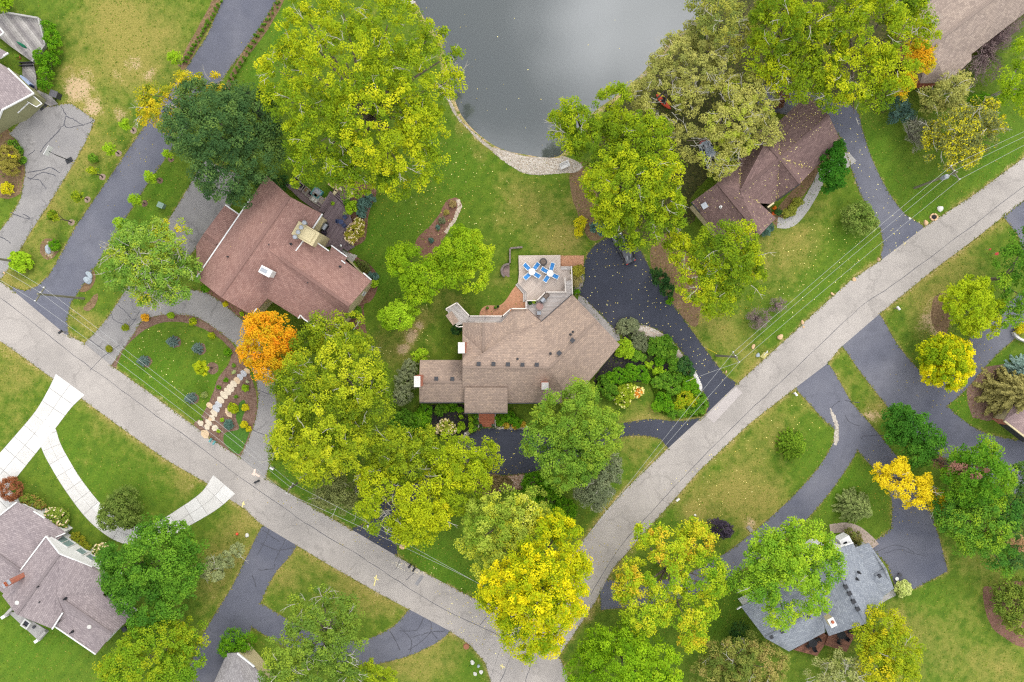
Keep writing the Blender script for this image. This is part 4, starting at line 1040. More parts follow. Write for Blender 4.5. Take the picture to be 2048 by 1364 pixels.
# ---- the big crowns
tree('cottonwood_tree', 'huge yellow-green tree with bare pale twigs between the blue drive and the pond', 'tree',
  [(620,80,72),(565,150,56),(610,215,72),(700,140,105),(780,62,84),(862,78,40),(840,160,78),(905,165,36),(760,240,105),(650,290,84),(612,335,48),(850,265,60),(800,330,74),(712,345,58),(790,372,42),(905,110,22),(690,30,60),(600,20,32),(720,215,80),(770,160,60),(690,330,50),(860,330,40),(840,235,50),(540,200,36),(580,110,40)], 20, COTTON, k=1.35, twigs=170)
tree('broadleaf_tree', 'dense dark green round tree beside the red-brown roof and blue drive', 'tree',
  [(440,270,92),(505,245,66),(380,262,62),(450,340,70),(522,315,56),(400,205,52),(545,275,36),(480,390,30),(480,200,40)], 14, DARKG, k=2.3)
tree('broadleaf_tree', 'yellowing tree leaning over the blue drive beside the dense dark green tree', 'tree',
  [(325,215,46),(390,180,46),(298,230,30),(300,192,28),(430,170,30),(340,260,20)], 11, pal((96,118,44),(150,154,40),(196,180,40),(214,190,44),(120,130,80)), k=1.5, twigs=24)
shrub('yew_bush', 'dark evergreen bush against the top corner of the red-brown roof', [(545,385,18),(525,365,20),(560,365,18)], 4, DEEP, 'bush', ls=.24, rc=.5)
shrub('yew_bush', 'very dark evergreen bush between the huge yellow-green tree and dense dark tree', [(508,205,24),(530,225,18),(490,190,14)], 4, pal((40,48,44),(56,62,54),(64,72,58)), 'bush', ls=.26, rc=.5)
tree('broadleaf_tree', 'green and yellow round tree with silvery dead twigs above the grey loop drive', 'tree',
  [(300,505,72),(250,545,44),(345,560,52),(268,478,44),(345,480,46),(300,585,36),(375,530,30),(240,505,32),(300,545,60)], 12, pal((92,132,48),(118,154,58),(140,168,66),(172,182,50),(214,196,44)), k=1.9, twigs=120, spread=.5)
tree('maple_tree', 'small bright orange maple by the entrance of the red-brown roofed house', 'tree',
  [(533,672,54),(508,705,34),(560,712,38),(535,738,34),(520,650,34),(568,680,32)], 8.5, ORANGE, k=2.3, rc=.7, spread=.5)
tree('broadleaf_tree', 'yellow-green tree overhanging the white-trimmed edge of the red-brown roof', 'tree',
  [(650,662,46),(700,665,46),(612,684,34),(728,690,22),(668,700,40)], 10, GREEN_Y, k=1.8, twigs=18)
tree('broadleaf_tree', 'tall yellow-green tree between the orange maple and the west chimney', 'tree',
  [(700,750,80),(745,805,48),(630,770,62),(690,700,44),(752,750,34),(575,770,36),(600,730,34)], 15, GREEN_Y, k=2.0, twigs=40)
tree('broadleaf_tree', 'tall yellow-green tree overhanging the grey loop drive and the power lines', 'tree',
  [(630,870,88),(668,830,66),(580,880,48),(695,895,52),(640,932,48),(590,830,44),(560,905,28),(730,860,36)], 15, GREEN_Y, k=2.0, twigs=36)
tree('broadleaf_tree', 'golden-green tree with a bare dead top over the court entrance', 'tree',
  [(768,960,52),(742,1005,38),(758,1040,36),(800,1010,34),(735,950,28),(790,1035,26)], 12, YELG, k=1.5, twigs=46, open_=.15)
tree('broadleaf_tree', 'golden-yellow tree between the court entrance and the striped green lawn', 'tree',
  [(842,1005,56),(832,1050,48),(880,1030,38),(800,1060,28),(860,960,34)], 12, pal((134,152,30),(164,176,32),(192,196,34),(220,212,42)), k=2.1, twigs=8)
tree('broadleaf_tree', 'yellow-green tree reaching over the black court in front of the porch', 'tree',
  [(930,925,56),(968,910,36),(918,985,50),(885,905,46),(950,960,40),(900,950,44),(985,925,22)], 11, YELG, k=1.9, twigs=10)
tree('broadleaf_tree', 'yellow-green tree between the clipped dark hedge mound and the golden trees', 'tree',
  [(835,890,42),(795,890,50),(760,905,42),(815,930,44),(770,940,32),(855,870,26)], 11, GREEN_Y, k=1.9, twigs=14)
tree('broadleaf_tree', 'large plain green tree overhanging the south slope of the tan roof', 'tree',
  [(1145,830,72),(1090,880,54),(1190,870,58),(1130,930,58),(1160,795,42),(1212,850,38),(1120,962,26),(1180,920,40),(1085,835,30)], 12.5, pal((92,128,44),(112,146,48),(132,160,52),(152,172,52),(112,136,70)), k=2.2)
tree('juniper_tree', 'grey-green feathery tree beside the power line and the road crossing', 'tree',
  [(1200,965,42),(1172,978,34),(1215,935,34),(1192,1000,22)], 7, GREYG, k=2.1, rc=.6, twigs=14)
tree('maple_tree', 'pale green and cream-leaved tree adjoining the big bright yellow maple', 'tree',
  [(980,1060,56),(1000,1012,46),(1042,1035,50),(945,1082,34),(955,1030,36),(1010,1100,44),(1066,1005,36),(975,1125,38),(1030,1070,44),(1085,1040,30)], 13, pal((104,136,40),(138,160,52),(168,182,70),(194,196,52),(206,206,110)), k=2.0, rc=.7)
tree('maple_tree', 'huge bright yellow maple overhanging the road crossing', 'tree',
  [(1110,1090,72),(1085,1170,95),(1012,1170,58),(1062,1250,72),(1130,1200,56),(1095,1278,38),(1012,1222,42),(1150,1130,38),(980,1190,34),(1120,1050,36),(1090,1185,56),(1060,1140,50)], 17, YELLOW, k=2.2, rc=.7, spread=.35)
tree('cottonwood_tree', 'bright green tree reaching over the pond beside the white bench', 'tree',
  [(1155,240,52),(1122,250,34),(1140,275,34),(1150,215,30),(1226,208,44),(1185,290,56),(1150,290,34),(1235,250,44)], 15, COTTON, k=1.9, twigs=16, open_=.08)
tree('cottonwood_tree', 'tall bright green tree between the pond shore and the circular drive', 'tree',
  [(1280,290,70),(1250,370,84),(1320,345,50),(1330,400,50),(1232,430,54),(1285,445,56),(1202,365,48),(1255,488,26),(1210,420,34),(1345,430,36),(1312,262,34),(1290,360,60),(1260,300,50)], 17, COTTON, k=2.0, twigs=50)
tree('willow_tree', 'pale olive tree at the pond edge with an orange kayak beneath it', 'tree',
  [(1325,215,52),(1290,190,40),(1390,140,66),(1345,115,46),(1370,200,42),(1312,155,38),(1280,225,26),(1385,75,34),(1410,100,40)], 11, PALE, k=1.6, rc=.62, twigs=110, open_=.05)
tree('willow_tree', 'pale olive tree with fine bare branches over the white car', 'tree',
  [(1455,235,66),(1425,305,42),(1500,200,58),(1370,285,40),(1530,262,38),(1440,330,34),(1440,180,46),(1480,290,34)], 12, pal((138,142,72),(160,160,82),(180,176,90),(160,172,60),(176,186,52)), k=1.7, rc=.62, twigs=120, open_=.05)
tree('willow_tree', 'grey-green tree with tangled branches on the far pond bank', 'tree',
  [(1440,42,54),(1490,75,44),(1410,5,44),(1500,15,48),(1405,55,26),(1455,105,34)], 14, pal((96,116,60),(128,138,66),(164,164,70),(186,182,78)), k=1.6, twigs=70)
tree('cottonwood_tree', 'broad green tree with a bare dead fork above the plum roof', 'tree',
  [(1560,55,72),(1530,110,48),(1600,160,56),(1560,0,56),(1640,110,56),(1610,60,56),(1560,150,40)], 17, COTTON * .92, k=2.0, twigs=50)
tree('cottonwood_tree', 'broad yellow-green tree overhanging the side drive and long brown roof', 'tree',
  [(1740,60,76),(1700,150,66),(1780,140,58),(1820,45,54),(1750,195,38),(1690,60,50),(1665,190,44),(1850,70,34),(1700,0,60),(1800,0,60),(1705,230,20)], 17, COTTON, k=1.9, twigs=60, open_=.06)
tree('maple_tree', 'slim tree turning amber and orange against the long brown roof', 'tree',
  [(1832,112,34),(1858,92,24),(1808,168,28),(1845,130,26),(1800,190,16)], 9, pal((156,160,32),(190,174,36),(216,170,36),(226,146,40),(214,130,50)), k=2.0, rc=.6)
tree('cottonwood_tree', 'yellow-green tree between the circular drive and the power line', 'tree',
  [(1440,510,70),(1482,560,52),(1400,560,54),(1432,602,42),(1482,478,40),(1368,505,40),(1500,520,36),(1345,480,28)], 13, COTTON, k=2.0, twigs=50)
tree('broadleaf_tree', 'small glossy deep green tree by the walk of the plum roofed house', 'tree', [(1664,318,27),(1666,350,30),(1655,370,18),(1672,300,20)], 6, pal((44,92,28),(58,110,32),(74,124,36)), k=2.6, rc=.5)
shrub('round_bush', 'big round olive-green bush on the lawn beside the side drive', [(1718,440,34),(1702,430,22),(1735,450,22),(1722,420,20)], 3.6, pal((88,116,44),(118,140,62),(146,160,80)), 'bush', ls=.24, rc=.45)
tree('olive_tree', 'large olive-grey bushy tree with yellow tips beside the utility pole', 'tree',
  [(1910,262,54),(1952,262,48),(1885,305,44),(1962,225,36),(1930,310,34),(1860,270,30),(1990,250,26)], 8, pal((104,112,66),(126,130,74),(140,142,72),(196,190,40),(214,202,40)), k=2.0, rc=.7, twigs=30, jit=.3)
shrub('bare_bush', 'silvery half-bare bush beside the olive-grey tree at the lawn edge', [(1835,262,26),(1820,250,18),(1838,290,14)], 3.4, pal((130,134,108),(156,152,128)), 'bush', ls=.18, rc=.4, k=1.1, twiggy=M_BARK_L)
shrub('juniper_bush', 'dark bluish evergreen bush at the foot of the amber tree', [(1795,215,24),(1812,232,20),(1785,235,14)], 3, BLUEG * .8, 'bush', ls=.2, rc=.4)
tree('broadleaf_tree', 'pale sage tree in front of the brown hip roof corner', 'tree', [(1890,185,40),(1860,200,30),(1915,170,28),(1900,215,30)], 7, PALE, k=1.6, rc=.6, twigs=40)
shrub('bright_bush', 'bright green round bush beside the pale sage tree', [(1962,208,24),(1945,205,16),(1978,205,14)], 3, HEDGE, 'bush', ls=.22, rc=.4)
shrub('purple_bush', 'leafless purple-brown thicket along the long brown roof', [(1960,110,34),(1990,80,34),(1935,150,28),(2015,60,26),(1975,140,30),(2030,35,24)], 3.5, TWIGP, 'bush', ls=.14, rc=.4, k=1.2, per=20, twiggy=mat('purple_twig', C(146,124,124), .9, .15))
tree('broadleaf_tree', 'yellow-green tree with white forked trunk by the frame corner above the road', 'tree', [(2035,165,42),(2045,110,34),(2020,195,22),(2060,200,34)], 9, pal((104,140,28),(136,164,32),(166,182,36),(190,190,40)), k=1.9, bark=M_BARK_L)
tree('broadleaf_tree', 'green tree over the wide drive near the red flags', 'tree', [(2022,525,40),(2046,485,34),(2036,592,36),(2012,635,28),(2060,550,40),(2000,560,20)], 9, pal((62,104,34),(88,130,38),(112,150,40),(148,172,44)), k=1.9)
tree('honey_locust_tree', 'yellow-green feathery tree next to the yellow ball of foliage', 'tree', [(1935,608,50),(1965,648,36),(1910,600,32),(1950,580,34),(1940,650,28),(1985,620,26)], 8, pal((120,146,28),(150,172,32),(176,188,36),(160,166,40)), k=2.0, rc=.6)
tree('maple_tree', 'round bright lemon-yellow tree at the edge of the wide drive', 'tree', [(1886,720,46),(1862,705,30),(1912,705,32),(1900,750,34),(1865,745,28),(1928,735,22),(1885,690,28)], 6.5, YELLOW, k=2.6, rc=.5)
conifer('spruce_tree', 'pale olive spruce in the mulch bed beside the brick-cornered garage', 2012, 785, 56, 10, pal((132,126,74),(164,156,92),(188,178,108)), base=(1998,782), ls=.4, dens=2.2)
conifer('spruce_tree', 'blue-green spruce behind the pale olive spruce', 2046, 742, 34, 7, TEAL, base=(2032,742), ls=.34, dens=1.6)
tree('broadleaf_tree', 'rounded deep green tree at the fork of the wide drive', 'tree', [(1815,850,42),(1790,842,32),(1848,880,40),(1830,905,34),(1785,870,22),(1800,825,22)], 7, pal((58,104,34),(78,126,40),(98,142,44)), k=2.5, rc=.6)
tree('broadleaf_tree', 'large mid-green tree with a yellowish top beside the garage court', 'tree', [(1945,945,66),(1985,960,48),(1905,925,36),(1920,975,46),(1965,905,36)], 10, pal((70,116,30),(96,140,36),(124,160,40),(150,174,44)), k=2.2)
tree('broadleaf_tree', 'green tree spreading towards the mown lawn behind the asphalt court', 'tree', [(1965,1050,60),(1915,1040,46),(2005,1025,44),(1990,1095,42),(1935,1080,36),(1895,1010,34),(1950,1000,40),(2005,1135,20)], 9, pal((60,108,44),(84,130,46),(110,150,46),(150,172,44)), k=2.2)
tree('broadleaf_tree', 'dark green tree at the frame edge next to the mown lawn', 'tree', [(2035,1000,40),(2040,1060,40),(2025,1110,34),(2040,950,30)], 8, pal((60,96,48),(80,114,54),(104,132,56)), k=2.1)
shrub('smoke_bush', 'maroon-brown leaved bush poking out of the mid-green tree', [(1890,928,18),(1908,935,18),(1925,930,14),(1875,920,12)], 11, pal((120,84,74),(140,100,86),(156,116,98)), 'bush', ls=.24, rc=.5, k=1.6)
shrub('smoke_bush', 'brownish-pink bush among the green trees by the mown lawn', [(1992,1062,26),(2010,1075,20),(1975,1068,16)], 9.5, pal((136,104,72),(156,122,88),(170,140,100)), 'bush', ls=.24, rc=.5, k=1.6)
tree('broadleaf_tree', 'slender golden tree leaning over the forked drive', 'tree', [(1785,955,36),(1825,985,36),(1868,1002,26),(1762,945,22),(1845,960,22),(1800,930,18)], 7.5, pal((196,176,30),(216,192,34),(230,206,40),(210,180,40)), k=2.0, rc=.6, twigs=16)
tree('maple_tree', 'large lime green tree covering half of the blue-grey roof', 'tree', [(1610,1082,58),(1540,1112,58),(1642,1130,50),(1582,1170,64),(1505,1162,36),(1622,1190,46),(1562,1222,40),(1475,1160,28),(1650,1090,36),(1530,1085,36),(1510,1120,34),(1590,1125,60),(1530,1170,46),(1560,1080,40)], 15, pal((90,136,44),(120,160,44),(150,182,46),(182,200,52)), k=1.8, twigs=16, open_=.08)
tree('maple_tree', 'yellow-green tree tipped with orange opposite the yellow maple', 'tree', [(1330,1092,48),(1390,1082,44),(1405,1150,54),(1288,1072,32),(1272,1155,44),(1290,1212,58),(1382,1220,54),(1385,1268,38),(1330,1150,46),(1432,1170,26),(1245,1180,28),(1385,1058,26)], 13, YGO, k=2.0, open_=.06)
tree('maple_tree', 'dense bright green tree at the bottom edge beside the crossroads', 'tree', [(1240,1325,74),(1172,1345,46),(1312,1330,56),(1205,1285,42),(1262,1275,42),(1290,1370,60),(1180,1300,30)], 12, BRIGHT, k=2.4)
tree('broadleaf_tree', 'brownish olive bushy tree beside the blue-grey roof corner', 'tree', [(1465,1322,56),(1420,1345,42),(1532,1328,46),(1500,1290,30),(1440,1300,34),(1490,1370,50)], 8, BROWNG, k=2.1, rc=.65, twigs=24)
shrub('yew_bush', 'dark evergreen bush in the corner under the blue-grey eave', [(1480,1262,22),(1475,1285,16)], 3.5, DEEP, 'bush', ls=.22, rc=.45)
shrub('bright_bush', 'bright green bush beneath the dark evergreen under the blue-grey eave', [(1478,1290,16),(1490,1282,12)], 3, MID, 'bush', ls=.22, rc=.4)
tree('broadleaf_tree', 'yellow and green tree behind the stained decks', 'tree', [(1765,1245,42),(1790,1295,52),(1752,1325,46),(1735,1222,22),(1800,1340,44),(1725,1260,24),(1745,1290,34)], 9, pal((118,146,36),(150,166,36),(182,180,36),(206,186,40)), k=2.1, twigs=10)
tree('broadleaf_tree', 'sparse pale tree with bare limbs below the stained decks', 'tree', [(1688,1345,44),(1640,1350,34),(1730,1360,34),(1672,1318,22)], 7, pal((140,150,92),(164,166,104),(150,164,70)), k=1.2, rc=.6, twigs=80)
shrub('oval_bush', 'large olive bush in a mulched oval at the edge of the mown lawn', [(2022,1205,40),(2042,1240,36),(2010,1180,26),(2040,1180,30)], 3.4, pal((92,116,44),(120,138,54),(146,154,60)), 'bush', ls=.24, rc=.45)
tree('maple_tree', 'large dense mid-green maple beside the white-walled house', 'tree', [(330,1110,78),(255,1130,60),(290,1190,62),(362,1150,54),(370,1095,44),(245,1170,42),(310,1060,38),(340,1205,38),(220,1120,28)], 12, pal((62,104,36),(84,128,40),(106,148,44),(128,164,50)), k=2.5, spread=.4)
tree('broadleaf_tree', 'green and amber tree at the bottom edge beside the lilac-grey roof', 'tree', [(310,1300,76),(380,1272,40),(252,1335,46),(370,1325,44),(300,1250,42),(345,1360,50),(220,1345,34)], 10, pal((84,122,32),(108,146,36),(136,160,36),(176,174,36)), k=2.3)
shrub('round_bush', 'round olive green tree-like bush beside the curved concrete drive', [(240,1018,40),(222,1035,28),(262,1035,26),(250,995,26)], 4.5, pal((82,104,44),(108,128,56),(130,146,70)), 'bush', ls=.24, rc=.45)
tree('honey_locust_tree', 'wide feathery green tree with grey limbs between two dark drive mouths', 'tree', [(645,1250,76),(582,1310,62),(682,1300,56),(612,1205,36),(692,1225,36),(640,1340,60),(560,1350,44),(700,1340,40),(650,1190,24)], 13, pal((88,116,48),(108,136,52),(130,154,54),(158,172,52)), k=1.8, twigs=110, open_=.05)
tree('honey_locust_tree', 'yellow-green low tree at the bottom edge beside the cracked drive', 'tree', [(735,1350,36),(700,1362,36),(775,1355,22)], 6, pal((120,146,34),(150,168,38),(180,184,40)), k=2.0, rc=.55)
shrub('clipped_conifer', 'group of clipped bright green conifers by the grey garage roof', [(466,1280,26),(494,1282,20),(455,1295,20),(480,1296,18)], 3.6, HEDGE, 'bush', ls=.16, rc=.35, k=3)
tree('broadleaf_tree', 'feathery bright green tree beside the kidney-shaped mulch bed', 'tree', [(922,500,48),(958,492,36),(902,545,38),(945,555,34),(900,505,34),(965,525,26),(930,470,26)], 9, pal((112,146,30),(138,168,34),(162,184,38),(184,194,44)), k=2.1, rc=.65)
tree('broadleaf_tree', 'bright green tree on the lawn between the two large roofs', 'tree', [(815,530,44),(850,560,40),(798,508,30),(838,592,30),(820,565,30),(860,530,24)], 9, pal((108,144,28),(134,166,32),(160,182,36),(186,194,40)), k=2.0, rc=.65)
tree('broadleaf_tree', 'small lime green tree beside the bare strip of lawn', 'tree', [(800,628,34),(778,640,20),(822,625,20),(765,632,12)], 6, LIME, k=2.1, rc=.5)
tree('juniper_tree', 'grey-olive bushy tree at the road edge under the tall yellow-green tree', 'tree', [(682,992,38),(652,988,30),(712,1000,26),(670,965,30),(640,1005,18)], 6, pal((104,112,64),(128,134,78),(150,152,90)), k=2.0, rc=.6, twigs=20)
shrub('bright_bush', 'yellow-green bush in the corner beside the weathered deck', [(2,8,20),(12,0,14)], 3, LIME, 'bush')
tree('broadleaf_tree', 'grey-green half-bare tree between the pale concrete mouth and cracked drive', 'tree', [(430,1138,28),(450,1120,20),(475,1100,15),(412,1135,16)], 5, pal((120,132,84),(146,154,104),(160,166,110)), k=1.5, rc=.4, twigs=14)
shrub('dark_bush', 'shaggy dark purple-leaved small tree on the striped lawn', [(1442,1055,21),(1432,1050,14),(1452,1060,14)], 4, PURP, 'bush', ls=.24, rc=.4)
shrub('smoke_bush', 'larger leafless mauve round bush beside the power line', [(1517,635,26)], 2.6, TWIGP, 'bush', ls=.12, rc=.35, k=1.5, twiggy=mat('mauve_twig', C(136,116,116), .9, .15))
shrub('smoke_bush', 'smaller leafless mauve round bush nearer the plum roofed house', [(1556,611,19)], 2.2, TWIGP, 'bush', ls=.12, rc=.35, k=1.5, twiggy=bpy.data.materials['mauve_twig'])
conifer('pine_tree', 'solitary green pine on the lawn inside the forked drive', 1590, 893, 34, 5, pal((92,128,36),(116,150,42),(140,166,50)), ls=.3, dens=1.6)
conifer('spruce_tree', 'sage green spruce on the lawn between drive and curved walk', 1722, 1015, 38, 6, pal((118,136,72),(142,156,90),(160,170,104)), base=(1700,1008), ls=.3, dens=2.0)
shrub('fountain_grass', 'round tuft of pale lime ornamental grass beside the asphalt court', [(1806,1177,18)], 1.3, pal((160,176,84),(184,196,104),(200,206,130)), 'ornamental grass', ls=.34, rc=.3)
shrub('fountain_grass', 'big mound of bright green ornamental grass under the transformer pole', [(40,523,24)], 1.6, LIME, 'ornamental grass', ls=.4, rc=.35)
shrub('round_bush', 'rusty brown globe-shaped bush at the end of the lilac-grey garage roof', [(22,978,27)], 2.4, RUST, 'bush', ls=.16, rc=.3, k=3)

# ---- hedges and garden shrubs
H_ = [('hedge','clipped dark green hedge mound beside the golden trees and lawn',[(808,840,24),(792,850,16),(830,845,20)],2.4,MID,'hedge'),
 ('hedge','lighter green hedge mound touching the clipped dark green one',[(842,840,22),(850,822,16)],2.0,HEDGE,'hedge'),
 ('hedge','low yellow-green hedge under the tan eave west of the porch',[(890,816,10),(905,815,11),(920,817,10)],1.1,HEDGE,'hedge'),
 ('round_bush','round dark green bush at the west end of the porch bed',[(880,820,14)],1.4,MID,'bush'),
 ('hedge','narrow lime green hedge strip west of the brick steps',[(942,838,6),(942,850,7),(942,860,6)],1.0,LIME,'hedge'),
 ('hedge','narrow deep green hedge strip directly beside the brick steps',[(952,832,6),(953,844,6),(951,856,6)],1.0,MID,'hedge'),
 ('hedge','green bed of low shrubs east of the brick steps',[(1000,840,12),(1020,835,14),(1035,845,12)],1.0,HEDGE,'hedge'),
 ('ground_cover','rusty yellow low plants edging the court east of the steps',[(1012,851,8),(1030,852,8),(1045,848,8)],.6,pal((170,140,50),(190,156,56),(150,150,50)),'plant'),
 ('bright_bush','lime bush beside the north-west corner of the west wing',[(845,710,16),(832,714,11)],2.0,LIME,'bush'),
 ('yew_bush','dark green bush tucked below the balcony shed roof',[(912,660,12),(918,650,8)],1.6,DEEP,'bush'),
 ('bare_bush','grey-green airy shrub beside the west wing chimney',[(812,760,26),(805,790,22),(820,735,18)],3,GREYG,'bush'),
 ('hydrangea_bush','cream-flowered hydrangea in the black mulch by the porch',[(892,852,16),(880,858,11),(903,858,10)],1.7,pal((150,160,50),(170,176,70)),'bush','F'),
 ('bright_bush','small lime bush next to the cream hydrangea by the porch',[(922,853,9),(915,860,7)],1.0,LIME,'bush'),
 ('bright_bush','tiny lime bush at the edge of the porch bed',[(922,833,5)],.7,LIME,'bush'),
 ('hydrangea_bush','pink and cream hydrangea at the edge of the plum terrace',[(712,462,18),(700,472,12),(718,448,12),(705,480,10)],1.7,pal((150,150,50),(176,164,60)),'bush','F'),
 ('bright_bush','yellow-green bush above the pink hydrangea by the terrace',[(702,418,13),(708,408,8)],1.5,LIME,'bush'),
 ('dark_bush','blue-green juniper beside the yellow-green terrace bush',[(728,410,16),(724,425,13),(740,398,12)],1.2,BLUEG,'bush'),
 ('round_bush','small round deep green bush at the terrace steps',[(694,405,8)],1.0,MID,'bush'),
 ('bright_bush','round lime bush at the east tip of the red-brown roof',[(748,567,9)],1.2,LIME,'bush'),
 ('dark_bush','green shrub in the curved bed below the white trim',[(730,535,12),(720,528,9)],1.0,pal((84,96,50),(112,120,60)),'bush'),
 ('bright_bush','lime shrub at the wall in the curved bed below the white trim',[(708,534,8)],1.0,LIME,'bush'),
 ('dark_bush','blue-green spreading juniper at the tip of the curved bed',[(742,550,9),(750,553,8)],.7,BLUEG,'bush'),
 ('yew_bush','green bush by the cream gable wall above the yellow-green tree',[(712,624,13),(703,630,9)],1.6,MID,'bush'),
 ('hydrangea_bush','cream-flowered hydrangea at the corner of the lilac-grey garage roof',[(115,1038,24),(105,1030,16),(122,1045,16)],2.0,pal((110,136,50),(140,156,60)),'bush','F'),
 ('hydrangea_bush','small cream hydrangea between the white wall and the large maple',[(200,1102,15),(208,1095,10)],1.4,pal((106,136,46),(130,150,56)),'bush','F'),
 ('round_bush','red-tipped green bush at the gable of the lilac-grey garage',[(65,1005,20),(52,1000,13),(80,1010,14)],1.6,pal((96,124,44),(124,140,52),(160,110,70)),'bush'),
 ('bright_bush','yellowish bush bed along the white wall under the windows',[(150,1075,12),(162,1084,13),(175,1096,11)],.9,pal((150,140,40),(120,146,44)),'bush'),
 ('hedge','tall green laurel hedge beside the weathered deck, upper half',[(98,55,14),(106,75,18),(112,95,15)],2.6,HEDGE,'hedge'),
 ('hedge','tall green laurel hedge beside the weathered deck, lower half',[(85,115,18),(100,120,18),(92,145,16),(90,168,13)],2.6,HEDGE,'hedge'),
 ('round_bush','golden round bush in the lawn corner by the worn grey drive',[(13,377,14)],1.4,GOLD,'bush'),
 ('hedge','dark ivy-green hedge along the curve of the worn grey drive',[(25,285,10),(38,300,10),(44,320,9)],.8,MID,'hedge'),
 ('bare_bush','large tan weeping shrub inside the curve of the worn grey drive',[(15,315,26),(22,335,18)],2.4,pal((136,130,56),(160,148,70)),'bush'),
 ('bright_bush','tiny golden bush inside the tan weeping shrub',[(30,314,6)],2.6,GOLD,'bush'),
 ('yew_bush','deep green bush at the corner where circular drive meets the lawn trees',[(1322,560,18),(1335,580,16),(1312,545,13)],2.2,DEEP,'bush'),
 ('bright_bush','light green shrub below the deep green bush at the drive',[(1340,600,9)],1.0,HEDGE,'bush'),
 ('dark_bush','blue-green shrub between lawn and circular drive under the trees',[(1195,455,16),(1208,465,12)],1.6,BLUEG,'bush'),
 ('bright_bush','yellow-leaved slender shrub at the lawn edge beside the trees',[(1160,445,14),(1158,465,11)],1.8,GOLD,'bush'),
 ('round_bush','yellow-green shrub between the brick walk and the landing',[(1156,541,14),(1148,545,9)],1.3,pal((146,140,50),(170,164,60)),'bush'),
 ('bare_bush','straw-coloured shrub in the gravel beside the landing',[(1154,562,11),(1150,570,8)],.9,pal((150,140,90),(170,156,96)),'bush'),
 ('round_bush','clipped bright green ball at the foot of the landing',[(1153,584,6.5)],.9,HEDGE,'bush'),
 ('yew_bush','dark clipped bush at the plum roof gable beside the glossy tree',[(1628,329,7)],1.4,DEEP,'bush'),
 ('bright_bush','yellow-green shrub row inside the curved walk of the plum roofed house',[(1582,422,13),(1595,405,12),(1570,428,10)],1.0,pal((120,130,50),(150,150,60)),'bush'),
 ('dark_bush','dark green shrub at the plum roof porch by the orange mums',[(1556,425,8)],.9,DEEP,'bush'),
 ('dark_bush','low grey-green shrubs below the plum roof tip',[(1530,462,12),(1540,455,9)],1.0,BLUEG,'bush'),
 ('lime_bush','bright yellow bush on the pale wall at the frame edge',[(2044,655,12),(2036,660,9)],1.2,GOLD,'bush'),
 ('bare_bush','speckled shrub with white flowers beside the curved brown walk',[(1712,1075,14),(1700,1065,10),(1720,1088,10)],1.6,pal((96,110,50),(130,120,70),(120,140,60)),'bush'),
 ('dark_bush','brown shrub with pink seed heads beneath the tree by the side drive',[(1565,190,16),(1558,205,12)],1.6,pal((116,84,66),(140,106,84)),'bush'),
 ('dark_bush','dry brown shrub in the rock bed below the court',[(985,965,20),(1010,968,16)],1.0,pal((116,104,66),(140,122,84)),'bush'),
 ('bright_bush','loose bright green thicket between the rock bed and road crossing',[(1070,970,30),(1100,1000,30),(1060,1000,24),(1130,1020,26),(1090,965,22)],1.8,HEDGE,'bush')]
for it in H_:
    fl = len(it) > 6
    r = max(l[2] for l in it[2]); small = r < 9
    shrub(it[0], it[1], it[2], it[3], it[4], it[5], ls=.16 if small else .2, rc=.22 if small else .3, flowers=FLOWC if fl else None, nfl=90)

